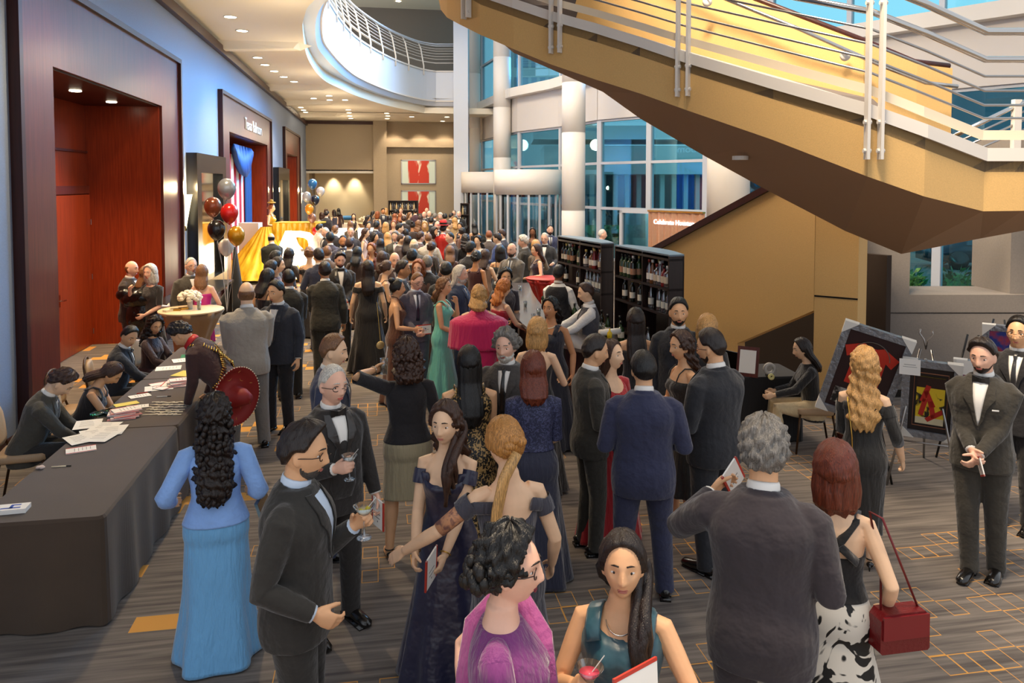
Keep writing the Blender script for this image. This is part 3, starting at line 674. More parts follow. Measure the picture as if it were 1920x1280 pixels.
def add_arm(b,sp,s,r=(.05,.043,.037,.036,.026),hand=True,lod=0):
    Sh,E,W,hd,n,th=arm(sp,s); w=.6+.4*sp['w']; fem=sp['sex']=='f'; q=(.90 if fem else 1.0)*w*(sp.get('aw',1))
    def lp(a,c,t): return a.lerp(c,t)
    root=Sh+Vector((-s*.06,0,.018))
    pts=[root,Sh,lp(Sh,E,.35),lp(Sh,E,.75),E,lp(E,W,.3),lp(E,W,.7),W]; rr=[.044*q,.050*q,.047*q,.042*q,.040*q,.041*q,.033*q,.026*q]
    b.tube(pts,rr,12)
    if not hand: return
    k=.94 if fem else 1.06
    b.tube([W-hd*.02*k,W+hd*.01*k,W+hd*.05*k,W+hd*.088*k],[(.024*k,.019*k),(.027*k,.017*k),(.040*k,.016*k),(.038*k,.013*k)],12,up=th)
    if lod>=2:
        b.tube([W+hd*.07*k,W+hd*.12*k+n*.01,W+hd*.15*k+n*.03],[(.037*k,.014),(.034*k,.012),(.022*k,.01)],8,up=th); return
    c=sp['curl'][0 if s>0 else 1]
    for i,(L,ss) in enumerate(((.070,.0285),(.078,.0095),(.073,-.0095),(.058,-.0275))):
        p=W+hd*(.082-.004*abs(i-1.3))*k+th*ss*k; a=0; pts=[p-hd*.02*k]; 
        for j,(fr,ca) in enumerate(((.42,.55),(.32,1.0),(.26,.8))):
            a+=c*ca*(1+.08*i)+.06; pts.append(p.copy()); p=p+(hd*math.cos(a)+n*math.sin(a)+th*ss*.8*(1-c)).normalized()*L*fr*k
        pts.append(p); b.tube(pts,[.0095*k,.0095*k,.0088*k,.008*k,.0062*k],8)
    p=W+hd*.02*k+th*.024*k+n*.004; d1=(hd*.75+th*.62+n*(.25+.5*c)).normalized(); d2=(hd*1.0+th*.15+n*(.2+.9*c)).normalized()
    b.tube([p-hd*.01,p+d1*.035*k,p+d1*.045*k+d2*.02*k,p+d1*.045*k+d2*.045*k],[.014*k,.0115*k,.0105*k,.0075*k],8)
def legs(sp):
    """hip, knee, ankle for both legs"""
    out=[]; w=sp['w']; st=sp['legs']
    for s in (1,-1):
        hip=Vector((s*.088*w,0,.90))
        if st=='sit': hip=Vector((s*.09*w,0,.90)); kn=Vector((s*.12,.43,.93)); an=Vector((s*.12,.42,.50))
        else:
            dx,dy={'stand':((.0,.02),(.0,-.02)),'wide':((.05,.04),(.05,-.03)),'step':((.0,.20),(.0,-.16)),'close':((-.03,.02),(-.03,-.02)),'cross':((-.06,.08),(.0,-.05))}[st][0 if s>0 else 1]
            an=Vector((s*(.10*(.5+.5*w)+dx),dy-.01,.085)); kn=hip.lerp(an,.52)+Vector((0,.03,0))
        out.append((s,hip,kn,an))
    return out
def add_legs(b,sp,k=1.0):
    for s,h,kn,an in legs(sp):
        b.tube([h+Vector((0,0,.0)),h-Vector((0,0,.08)) if sp['legs']!='sit' else h.lerp(kn,.2),h.lerp(kn,.55),kn,kn.lerp(an,.3),kn.lerp(an,.7),an],[.070*k,.078*k,.075*k,.056*k,.058*k,.040*k,.034*k],14)
        f=an+Vector((0,0,-.045)); b.tube([an,f+Vector((0,.0,.01)),f+Vector((s*.01,.09,-.005)),f+Vector((s*.012,.15,-.012))],[.034*k,.036,.03,.02],10)
def rm(b,name,vox,it=2,fac=.5):
    me=b.mesh('tmp'); o=bpy.data.objects.new('tmp',me); COL.objects.link(o)
    m=o.modifiers.new('r','REMESH'); m.mode='VOXEL'; m.voxel_size=vox; m.use_smooth_shade=True
    if it: q=o.modifiers.new('s','SMOOTH'); q.factor=fac; q.iterations=it
    dg=bpy.context.evaluated_depsgraph_get(); out=bpy.data.meshes.new_from_object(o.evaluated_get(dg)); out.name=name
    bpy.data.objects.remove(o); bpy.data.meshes.remove(me)
    out.polygons.foreach_set('use_smooth',[True]*len(out.polygons)); out.materials.clear(); return out
VOX=(.0062,.0085,.014,.02)
def m_body(sp):
    b=MB(); sex=sp['sex']; w=sp['w']; lod=sp['lod']; nude=sp['skinb']
    k=1.0 if nude else .93
    tr=torso_rings(sex,.84,1.50 if nude else 1.42,w*k*.985,sp['belly']*(1 if nude else .6)); b.add(bendv(tr,sp['lean']).reshape(-1,3),grid_faces2(tr))
    nk=[bend_full(Vector(p),sp['lean']) for p in ((0,-.012,1.42),(0,-.008,1.48),(0,.004,1.53),(0,.012,1.58))]; b.tube(nk,[(.058,.06),(.052,.054),(.05,.053),(.05,.052)] if sex=='f' else [(.065,.066),(.061,.062),(.059,.06),(.058,.06)],16,up=(1,0,0))
    hm=head_m(sp); g=HGRID.reshape(-1,3)*np.array([1,1,1.0]); b.add(xf(g,hm),grid_faces(HGRID.shape[0]-1,HGRID.shape[1]))
    for s in (1,-1): b.ell((0,0,0),(.009,.017,.030),8,6,hm@Matrix.Translation((s*.074,-.006,.102))@Matrix.Rotation(s*R_(18),4,'Z')@Matrix.Rotation(R_(12),4,'X'))
    if sex=='f' and nude:
        for s in (1,-1): b.add(bendv(MB().ell((s*.060*w,.070*w,1.265),(.050*w,.050*w,.050),12,8).verts(),sp['lean']),MB().ell((0,0,0),(1,1,1),12,8).f)
    for s in (1,-1): add_arm(b,sp,s,lod=lod) if nude or True else None
    if sp['legs']!='none': add_legs(b,sp,1.0 if nude else .85)
    return rm(b,'body',VOX[lod],2 if lod<2 else 1)
def grid_faces2(rs):
    m,k=rs.shape[:2]; f=[]
    for i in range(m-1):
        for j in range(k): a=i*k+j; c=i*k+(j+1)%k; f.append((a,c,c+k,a+k))
    f.append(tuple(range(k-1,-1,-1))); f.append(tuple((m-1)*k+j for j in range(k))); return f
def m_jacket(sp,sleeve=1.0,hem=.80,name='jacket',puff=0.0):
    b=MB(); w=sp['w']; sex=sp['sex']; lod=sp['lod']
    rs=torso_rings(sex,hem,1.478,w,sp['belly'],(.024,.026),hem=.014); b.add(bendv(rs,sp['lean']).reshape(-1,3),grid_faces2(rs))
    for s in (1,-1):
        Sh,E,W,hd,n,th=arm(sp,s); q=.55+.45*w
        if sleeve>0:
            c=E if sleeve<=.5 else E.lerp(W,(sleeve-.5)*2-.04)
            pts=[Sh+Vector((-s*.09,0,.030)),Sh+Vector((-s*.03,0,.012)),Sh+Vector((0,0,-.01)),Sh.lerp(E,.4),Sh.lerp(E,.8)]; rr=[.040*q,.058*q,.070*q,.066*q,.058*q]
            if sleeve>.5: pts+=[E,E.lerp(W,.35),c]; rr+=[.058*q,.052*q,(.041+puff)*q]
            b.tube(pts,rr,14)
    if name=='jacket':
        col=[(.080,.050,1.425),(.080,-.005,1.460),(.052,-.060,1.480),(0,-.078,1.486),(-.052,-.060,1.480),(-.080,-.005,1.460),(-.080,.050,1.425)]
        b.tube([bend_full(Vector((x*(.6+.4*w),y,z)),sp['lean']) for x,y,z in col],[(.020,.014)]*7,8,up=(0,0,1))
    return rm(b,name,max(VOX[lod],.008),3)
def fpt(sp,x,z,off=0,addx=.024,addy=.026):
    rx,ry,cy=tq(sp['sex'],z); w=sp['w']; b=sp['belly']*math.exp(-((z-1.06)/.13)**2)
    rx=rx*w+addx; ry=ry*w+addy+b*.5; x=max(-rx*.98,min(rx*.98,x)); y=cy+b*.5+ry*(1-abs(x/rx)**2.3)**(1/2.3)
    return (x,y+off,z)
def strip_mesh(sp,rows,th=.005,addy=.026,seg=4):
    """rows: (z, x_left, x_right, offset): a strip that follows the chest, with its own thickness"""
    b=MB(); rs=[]
    for z,xl,xr,off in rows:
        xs=[xl+(xr-xl)*k/seg for k in range(seg+1)]
        rs.append([fpt(sp,x,z,off,addy=addy) for x in xs]+[fpt(sp,x,z,off-th,addy=addy) for x in reversed(xs)])
    b.rings(bendv(np.array(rs),sp['lean'])); return b
def join(bs):
    o=MB()
    for q in bs: o.add(q.verts(),q.f)
    return o
def m_shirt(sp,vz=1.14):
    rows=[]; 
    for k in range(9):
        t=k/8; z=1.472-(1.472-vz)*t; hw=.052*(1-t)**.85+.002; rows.append((z,-hw,hw,.004 if k else -.02))
    q=[strip_mesh(sp,rows,.012)]
    t=MB(); pts=[]
    for k in range(13):
        a=-PI/2+2*PI*k/12+ (0); pts.append(bend_full(Vector((.064*math.cos(a+PI),.064*math.sin(a+PI)*1.0-.004,1.497-.016*math.sin(a+PI)*1)),sp['lean']))
    t.tube(pts,[(.021,.004)]*13,6,up=(0,0,1)); q.append(t)
    return join(q).mesh('shirt',True)
def m_cuff(sp,s):
    Sh,E,W,hd,n,th=arm(sp,s); return MB().tube([E.lerp(W,.86),E.lerp(W,.985)],.036*(.6+.4*sp['w']),12).mesh('cuff',True)
def m_lapel(sp,s,vz=1.14,peak=False):
    rows=[]
    for k in range(9):
        t=k/8; z=1.455-(1.455-vz)*t; hw=.056*(1-t)**.85+.001; lw=(.020+.034*math.sin(PI*min(1,t*1.35+.12)))*(1 if t<.95 else .3)
        if abs(t-.375)<.05: lw+=.012
        rows.append((z,s*hw,s*(hw+lw),.012))
    return strip_mesh(sp,rows,.006).mesh('lapel',False)
def m_tie(sp,end=1.10):
    rows=[(1.462,-.012,.012,.016),(1.44,-.015,.015,.024),(1.42,-.010,.010,.016)]+[(1.40-k*(1.40-end)/6,-.012-.0025*k,.012+.0025*k,.014) for k in range(7)]
    return strip_mesh(sp,rows,.008).mesh('tie',True)
def m_bow(sp):
    b=MB(); p=Vector(fpt(sp,0,1.462,.012)); 
    for s in (1,-1): b.rings([[(p.x+s*x,p.y+dy+yy,p.z+dz*hh) for yy,dz in ((0,1),(.012,1),(.012,-1),(0,-1))] for x,hh,dy in ((.006,.010,0),(.03,.020,-.004),(.055,.026,-.012))])
    b.box(p.x-.009,p.x+.009,p.y-.004,p.y+.016,p.z-.013,p.z+.013)
    v=bendv(b.verts(),sp['lean']); c=MB(); c.add(v,b.f); return c.mesh('bow_tie',False)
def m_trousers(sp):
    b=MB(); w=sp['w']; rs=torso_rings(sp['sex'],.80,1.04,w,sp['belly'],(.012,.012)); b.add(bendv(rs,sp['lean']*.5).reshape(-1,3),grid_faces2(rs)); q=.5+.5*w
    if sp['legs']=='sit': b.ell((0,.02,.9),(.17*w,.15,.10))
    for s,h,kn,an in legs(sp):
        e=an+(Vector((0,0,-.045)) if sp['legs']!='sit' else Vector((0,0,-.02)))
        b.tube([h+Vector((0,0,.03)),h.lerp(kn,.12),h.lerp(kn,.55),kn,kn.lerp(e,.35),kn.lerp(e,.8),e],[.104*q,.105*q,.088*q,.073*q,.068*q,.062*q,.064*q],16)
    return rm(b,'trousers',max(VOX[sp['lod']],.010),2)
def m_shoe(sp,i):
    s,h,kn,an=legs(sp)[i]; z0=an.z-.085; b=MB(); heel=sp['heel']
    if heel:
        b.tube([(an.x,an.y-.045,z0+.05),(an.x,an.y+.03,z0+.035),(an.x+s*.004,an.y+.10,z0+.018),(an.x+s*.006,an.y+.165,z0+.012)],[(.022,.026),(.016,.03),(.014,.034),(.010,.018)],10,up=(0,0,1))
        b.tube([(an.x,an.y-.05,z0+.05),(an.x,an.y-.055,z0)],[.012,.005],8); b.tube([(an.x+.034*math.cos(t),an.y+.036*math.sin(t),z0+.085) for t in np.linspace(0,2*PI,13)],.006,6)
    else:
        b.tube([(an.x,an.y-.075,z0+.040),(an.x,an.y-.05,z0+.046),(an.x,an.y+.03,z0+.046),(an.x+s*.008,an.y+.11,z0+.036),(an.x+s*.012,an.y+.19,z0+.030),(an.x+s*.012,an.y+.215,z0+.022)],[(.030,.024),(.044,.036),(.044,.040),(.034,.044),(.028,.040),(.010,.018)],14,up=(0,0,1))
        b.box(an.x-.038,an.x+.038,an.y-.08,an.y-.01,z0,z0+.02); b.box(an.x-.036+s*.01,an.x+.046*1+s*.0,an.y-.01,an.y+.19,z0,z0+.012)
    return b.mesh('shoe',True)
def m_dress(sp,d,name='dress'):
    """d: top, bottom, flare, folds, scoop(front,back), sleeve, strap"""
    top,bot=d.get('top',1.30),d.get('bot',.03); fl=d.get('flare',.10); fo=d.get('folds',9); sf,sb=d.get('scoop',(.0,.0)); w=sp['w']; na=48 if sp['lod']<2 else 24
    ang=np.arange(na)*2*PI/na; n=46 if sp['lod']<2 else 22; rs=[]
    sit=sp['legs']=='sit'
    for i in range(n+1):
        t=i/n; tz=top-sf*np.clip(np.sin(ang),0,1)**2-sb*np.clip(-np.sin(ang),0,1)**2
        z=bot+(tz-bot)*t; zz=np.maximum(z,.80); rx,ry,cy=tq(sp['sex'],zz); bb=sp['belly']*np.exp(-((z-1.02)/.15)**2)
        lo=np.clip((.84-z)/.84,0,1)
        rx=rx*w+.009+d.get('ins',0)+(fl)*lo**1.1; ry=ry*w+.009+d.get('ins',0)+(fl*.9)*lo**1.1+bb*.5
        f=1+ (.015+.10*lo)*np.cos(ang*fo+.6*np.sin(ang*2))*(d.get('fold_amp',1)) *sm(np.clip((1.0-z)/.7,0,1))
        tight=d.get('tight',0)*np.exp(-((z-.42)/.25)**2)
        rx=rx*(1-tight); ry=ry*(1-tight)
        c=np.cos(ang);s_=np.sin(ang)
        x=np.sign(c)*np.abs(c)**(2/2.2)*rx*f; y=np.sign(s_)*np.abs(s_)**(2/2.2)*ry*f+cy+bb*.5
        if sex_bust(sp): y=y+np.where(s_>0,.030*w*np.exp(-((np.abs(x)-.055)/.05)**2)*np.exp(-((z-1.265)/.055)**2),0)
        y=y-.03*d.get('train',0)*lo*3*(s_<0)*(-s_)
        rs.append(np.stack([x,y,z],1))
    b=MB(); b.rings(bendv(np.array(rs),sp['lean']))
    if d.get('sleeve'):
        for s in (1,-1):
            Sh,E,W,hd,nn,th=arm(sp,s); q=(.6+.4*w)*sp.get('aw',1); sl=d['sleeve']; pts=[Sh+Vector((-s*.08,0,.02)),Sh+Vector((-s*.03,0,.008)),Sh+Vector((0,0,.0))]; rr=[.036*q,.050*q,.058*q]
            L=sorted(set([round(float(v),3) for v in np.linspace(0,sl,6)[1:]]+([.5] if sl>.5 else [])))
            for t in L: pts.append(Sh.lerp(E,t*2) if t<=.5 else E.lerp(W,(t-.5)*2)); rr.append((.058-.020*t+d.get('puff',0)*t+.006*(abs(t-.5)<.02))*q)
            b.tube(pts,rr,14,cap=False)
    if d.get('strap'):
        for s in (1,-1):
            pts=[]; q=d.get('strapx',.085)*w; r0=d.get('strapw',.012)
            for yy,zz in ((.11,top-sf*.8),(.085,1.39),(.03,1.435),(-.03,1.43),(-.075,1.38),(-.10,top-sb*.8-.01)):
                pts.append(bend_full(Vector((s*q*(1 if abs(yy)<.1 else .9),yy*w,zz)),sp['lean']))
            b.tube(pts,[(.006,r0)]*6,8,up=(0,1,0))
    if d.get('off'):
        for s in (1,-1):
            Sh,E,W,hd,nn,th=arm(sp,s); q=(.6+.4*w); dd=(E-Sh).normalized(); c=Sh+dd*.075
            b.tube([c-dd*.035,c+dd*.02,c+dd*.05],[.056*q,.060*q,.058*q],14,cap=False)
            for yy in (.1,-.1): b.tube([bend_full(Vector((s*.09*w,yy*w,top-.02)),sp['lean']),c+Vector((0,yy*.4,0)),c+Vector((s*.03,0,-.0))],[(.035,.01),(.035,.01),(.02,.01)],8,up=(0,0,1))
    if d.get('halter'):
        for s in (1,-1): b.tube([bend_full(Vector(p),sp['lean']) for p in ((s*.07*w,.115*w,top-sf*.8),(s*.055,.08,1.42),(s*.052,.01,1.50),(s*.03,-.05,1.515),(0,-.06,1.515))],[(.008,.02)]*5,8,up=(0,1,0))
    if d.get('cape'):
        r2=[]
        for i in range(14):
            t=i/13; z=1.455-t*.48; k=.075+(.20*w)*sm(np.array(min(1,t*3.2)))+.03*t
            x,y=np.cos(ang)*k*1.12,np.sin(ang)*(k*.66+.012); f=1+.035*t*np.cos(ang*14); r2.append(np.stack([x*f,y*f-.005,np.full(na,z)+.0*x],1))
        b.rings(bendv(np.array(r2),sp['lean']))
    return b.mesh(name,True)
def sex_bust(sp): return sp['sex']=='f'
def m_hair(sp):
    st,*rest=sp['hair'][0].split('-'); lod=sp['lod']; nu,nv=((72,54),(56,42),(36,26),(30,20))[lod]
    g,n=head_grid(nu,nv); X,Y,Z=g[...,0],g[...,1],g[...,2]
    long_=st in('long','wavy','bob','pony','updo','curly','bun','afro')
    th={'short':.014,'crop':.006,'quiff':.018,'long':.018,'wavy':.022,'bob':.026,'pony':.013,'updo':.020,'curly':.026,'bun':.012,'bald':.004,'thin':.007,'afro':.05,'slick':.016,'messy':.022}[st]
    # hairline height as a function of y (front to back)
    yy=np.clip((Y+.02)/.11,0,1)
    side=.128 if st in('short','crop','quiff','bald','thin','slick','messy') else .085
    if st=='bald': hl=np.where(Y>-.01,.30,.045+.0*Y); hl=hl+np.clip((Z-.165)*8,0,1)*.3
    else: hl=.045+(side-.045)*sm(np.clip((Y+.075)/.07,0,1))+(.203-side+(.006 if st in('thin','bald') else 0))*sm(np.clip((Y-.020)/.050,0,1))
    if st=='thin': hl=hl+.03*sm(np.clip((Y-.0)/.05,0,1))
    e=np.clip((Z-hl)/.022,0,1) if st!='bald' else np.clip((Z-hl)/.02,0,1)*np.clip((.165-Z)/.02,0,1)
    e=sm(e); rr=np.random.RandomState(sp['seed'])
    a=np.arctan2(X,Y); ph=rr.uniform(0,6,6)
    wave={'curly':.35,'wavy':.22,'afro':.25,'messy':.35,'short':.12,'long':.08,'bob':.08,'quiff':.15}.get(st,.08)
    tx=1+wave*(np.sin(a*17+Z*60+ph[0])*.5+np.sin(a*9-Z*90+ph[1])*.5+np.sin(Z*150+a*5+ph[2])*.4)
    if st=='curly' or st=='messy' or st=='afro': tx+=.30*(np.sin(a*23+ph[3])*np.sin(Z*170+ph[4]))
    t=th*tx*e-(1-e)*.012
    if st=='quiff': t=t+.018*np.exp(-((Z-.215)/.03)**2)*np.exp(-((Y-.06)/.045)**2)*e
    if st in('short','messy'): t=t+.006*np.exp(-((Z-.22)/.04)**2)*e
    part=.006*np.exp(-((X-.012)/.006)**2)*(Z>.19)*(Y>-.02)*(1 if long_ and st not in('updo','curly','afro') else 0)
    t=t-part
    t=np.where(t>0,t*(1-.5*sm(np.clip((Y-.045)/.045,0,1))),t)
    if st in('long','bob','pony','slick','updo','bun'): t=t+.0016*np.sin(a*44+6*np.sin(Z*14+ph[0]))*e
    g2=g+n*t[...,None]
    b=MB(); b.add(g2.reshape(-1,3),grid_faces(nv,nu))
    K=sp['hair'][2] if len(sp['hair'])>2 else 1.0
    na=((64,48,24,16)[lod]); ang=np.arange(na)*2*PI/na
    def drape(z0,z1,prof,wav,kk,twist=30,front=None):
        rs=[]; m=(46,34,18,12)[lod]
        for i in range(m+1):
            u=i/m; z=z0+(z1-z0)*u; rx=np.interp(u,prof[0],prof[1]); ry=np.interp(u,prof[0],prof[2]); cy=np.interp(u,prof[0],prof[3])
            f=1+wav*(np.sin(ang*kk+z*twist+ph[0])*.6+np.sin(ang*(kk*2+1)-z*twist*1.6+ph[1])*.4)+wav*.6*np.sin(z*twist*2.2+ang*2)
            x=np.cos(ang)*rx*f; y=np.sin(ang)*ry*f+cy-back*sm(np.array((u-.45)/.3))
            rs.append(np.stack([x+wav*.05*math.sin(z*twist*.8+ph[2]),y,np.full(na,z)+.012*(u>.9)*np.sin(ang*7)],1))
        b.rings(rs)
    L=sp['hair'][2] if len(sp['hair'])>2 else .35; back=(sp['w']-1)*.13
    if st in('long','wavy'):
        wv=.16 if st=='wavy' else .05
        drape(.20,.10-L,((0,.2,.42,.6,.85,1),(.072,.088,.088,.10,.095,.05),(.07,.082,.062,.05,.05,.03),(-.02,-.025,-.045,-.085,-.118,-.125)),wv,9 if st=='wavy' else 13,34 if st=='wavy' else 8)
        if sp['hair'][-1]=='front' or 'f' in rest:
            for s in (-1,) : [b.tube([(s*(.070+.010*j)+.008*math.sin(u*9+j*1.7),-.03+.150*float(sm(np.array((u-.12)/.55)))-.010*j+.008*math.cos(u*8+j),.12-(.36-.03*j)*u) for u in np.linspace(0,1,14)],[.012+.012*math.sin(PI*min(1,u*1.1)) for u in np.linspace(0,1,14)],8) for j in range(-2,3)]
    elif st=='bob': drape(.20,-.02-.05,((0,.3,.6,.85,1),(.072,.096,.104,.10,.07),(.07,.094,.090,.078,.05),(-.02,-.018,-.022,-.03,-.03)),.05,13,10)
    elif st=='pony':
        b.ell((0,-.105,.13),(.03,.03,.03)); b.tube([(0,-.11,.13),(.0,-.15,.08),(.02,-.14,-.03),(.03,-.12,-.16)],[.02,.032,.032,.008],12)
    elif st=='bun': b.ell((0,-.075,.225),(.045,.045,.04)); 
    elif st=='updo':
        for k in range(9): q=rr.uniform(-1,1,3); b.ell((q[0]*.04,-.085+q[1]*.022,.14+q[2]*.04),(.032,.028,.026),10,8)
    elif st=='curly':
        drape(.18,.10-L,((0,.3,.6,.85,1),(.07,.100,.112,.10,.06) if L>.12 else (.07,.085,.092,.085,.05),(.07,.095,.085,.07,.04),(-.02,-.035,-.075,-.115,-.13) if L>.12 else (-.02,-.025,-.04,-.05,-.055)),.17,11,46)
        if lod<2:
            for k in range(int(60+220*L)):
                u=rr.uniform(.15,1); a_=rr.uniform(0,2*PI); 
                if math.sin(a_)>.15: continue
                z=.16-(L+.04)*u; q_=1 if L>.12 else .45; b.ell((math.cos(a_)*.10*(1-.3*max(0,u-.7)),math.sin(a_)*(.085-.03*u)-.035-.085*u*q_-back*u,z),(.017,.017,.024),8,6)
    if st=='bald' or st=='thin' or st=='crop': pass
    v=b.verts(); f=b.f; hm=head_m(sp)
    if sp['head'][1] and st in('long','wavy','curly') or sp['lean']:
        # the drape hangs: blend the tilt out below the nape
        pass
    o=MB(); o.add(xf(v,hm),f); return o.mesh('hair',True)
def m_beard(sp):
    g,n=head_grid(48,40); X,Y,Z=g[...,0],g[...,1],g[...,2]
    bd=.050+.026*np.exp(-(X/.032)**2)+.045*sm(np.clip((.035-Y)/.04,0,1)); m=sm(np.clip((bd-Z)/.012,0,1))*sm(np.clip((Y+.005)/.02,0,1))
    lip=np.exp(-(X/.022)**4)*np.exp(-((Z-.052)/.008)**4); m=m*(1-lip); m=m*(1-np.exp(-(X/.016)**4)*(Z>.068))
    t=sp['beard'][1]*m-(1-m)*.006; o=MB(); o.add(xf((g+n*t[...,None]).reshape(-1,3),head_m(sp)),grid_faces(40,48)); return o.mesh('beard',True)
def face_bits(sp):
    hm=head_m(sp); out=[]
    for s in (1,-1):
        y=face_y(s*.031,.118)
        q=MB().ell((s*.031,y-.0035,.118),(.0138,.0075,.0062),12,8); w=MB(); w.add(xf(q.verts(),hm),q.f); out.append(('eye',w.mesh('eye',True),'eyewhite',None))
        q=MB().ell((s*.031,y+.0035,.1175),(.0060,.0022,.0058),10,6); w=MB(); w.add(xf(q.verts(),hm),q.f); out.append(('iris',w.mesh('iris',True),'iris',len(out)-1))
        y2=face_y(s*.03,.140); q=MB().tube([(s*.015,face_y(s*.015,.147)+.0005,.1468),(s*.030,face_y(s*.03,.147)+.001,.1480),(s*.045,face_y(s*.045,.141)+.001,.1410)],[(.0032,.003),(.0036,.003),(.0016,.002)],6); w=MB(); w.add(xf(q.verts(),hm),q.f); out.append(('eyebrow',w.mesh('eyebrow',True),'brow',None))
    y=face_y(0,.052); q=MB().ell((0,y-.001,.0555),(.021,.005,.0038),12,6).ell((0,y-.0005,.0485),(.018,.0055,.0045),12,6); w=MB(); w.add(xf(q.verts(),hm),q.f); out.append(('lips',w.mesh('lips',True),'lips',None))
    return out
def m_glasses(sp):
    hm=head_m(sp); b=MB()
    for s in (1,-1):
        y=face_y(s*.031,.118)+.016; b.tube([(s*.032+.022*math.cos(t),y-.004*abs(math.cos(t)),.115+.0155*math.sin(t)) for t in np.linspace(0,2*PI,19)],.0022,6)
        b.tube([(s*.054,y-.004,.119),(s*.074,y-.03,.119),(s*.078,-.01,.112)],.002,6)
    b.tube([(-.011,face_y(0,.11)+.004,.119),(.011,face_y(0,.11)+.004,.119)],.002,6); w=MB(); w.add(xf(b.verts(),hm),b.f); return w.mesh('glasses',True)
# ---- materials of people
SK=['f3c8a2','e6b185','cc9064','8a5a3c','f0bda2']
def skin(i):
    m=mat('skin_%d'%i,SK[i],.45,noise_s=14,noise_a=.05,spec=.4); return m
HC_={'black':'0e0b0a','dark':'1f130e','brown':'3d2417','auburn':'6a2c16','light':'7d5636','blonde':'c9995c','gold':'b87f3f','grey':'77726c','white':'cfc9be','redd':'8a4a22','salt':'4b4642','strawberry':'bf7434'}
def hairm(c):
    k='hair_'+c
    if k in M: return M[k]
    m=two_tone(k,HC_[c],HC_[c],60,.3,.7,.34,'NOISE',(3.2,3.2,.35),4,dist=.6); nt=m.node_tree; r=[n for n in nt.nodes if n.type=='VALTORGB'][0]
    col=hexc(HC_[c]); r.color_ramp.elements[0].color=(*[v*.45 for v in col],1); r.color_ramp.elements[1].color=(*[min(1,v*1.55+.004) for v in col],1)
    n=[n for n in nt.nodes if n.type=='TEX_NOISE'][0]; bp=nt.nodes.new('ShaderNodeBump'); bp.inputs['Strength'].default_value=.6; bp.inputs['Distance'].default_value=.008; nt.links.new(n.outputs[0],bp.inputs['Height']); nt.links.new(bp.outputs[0],nt.nodes['Principled BSDF'].inputs['Normal'])
    return m
def fab(c,kind='wool'):
    if c in M: return M[c]
    if len(c)==6 and kind=='wool': v=[int(c[i:i+2],16) for i in (0,2,4)]; c=''.join('%02x'%min(235,int(q*1.12+13)) for q in v)
    k='fabric_%s_%s'%(kind,c)
    if kind=='wool': return mat(k,c,.8,bump=.55,bscale=9,noise_s=5,noise_a=.08,sheen=.25,spec=.3)
    if kind=='satin': return mat(k,c,.32,bump=.5,bscale=6,sheen=.2,spec=.6)
    if kind=='chiffon': return mat(k,c,.7,bump=.4,bscale=12,sheen=.4,stretch=(3,3,.5))
    return mat(k,c,.7)
two_tone('gold_lace','0d0b0a','b8935a',42,.50,.56,.5,'NOISE',(1,1,.7),4,dist=1.2)
two_tone('navy_lace','272a45','4a4d70',60,.5,.56,.7,'NOISE',(1,1,1),4,dist=1.2)
two_tone('floral_bw','0c0b0b','ded8cc',5.2,.475,.495,.6,'NOISE',(1,1,.8),2,dist=2.6)
two_tone('red_sequins','a80c10','ff5a4a',220,.45,.65,.25,'NOISE',(1,1,1),2,metal=.4)
two_tone('gold_pleats','b8860c','f2c53a',1,.3,.7,.4,'NOISE',(6,6,.3),3)
GEO={}
def geo(key,fn):
    if key not in GEO: GEO[key]=fn()
    return GEO[key]
WHO=[]
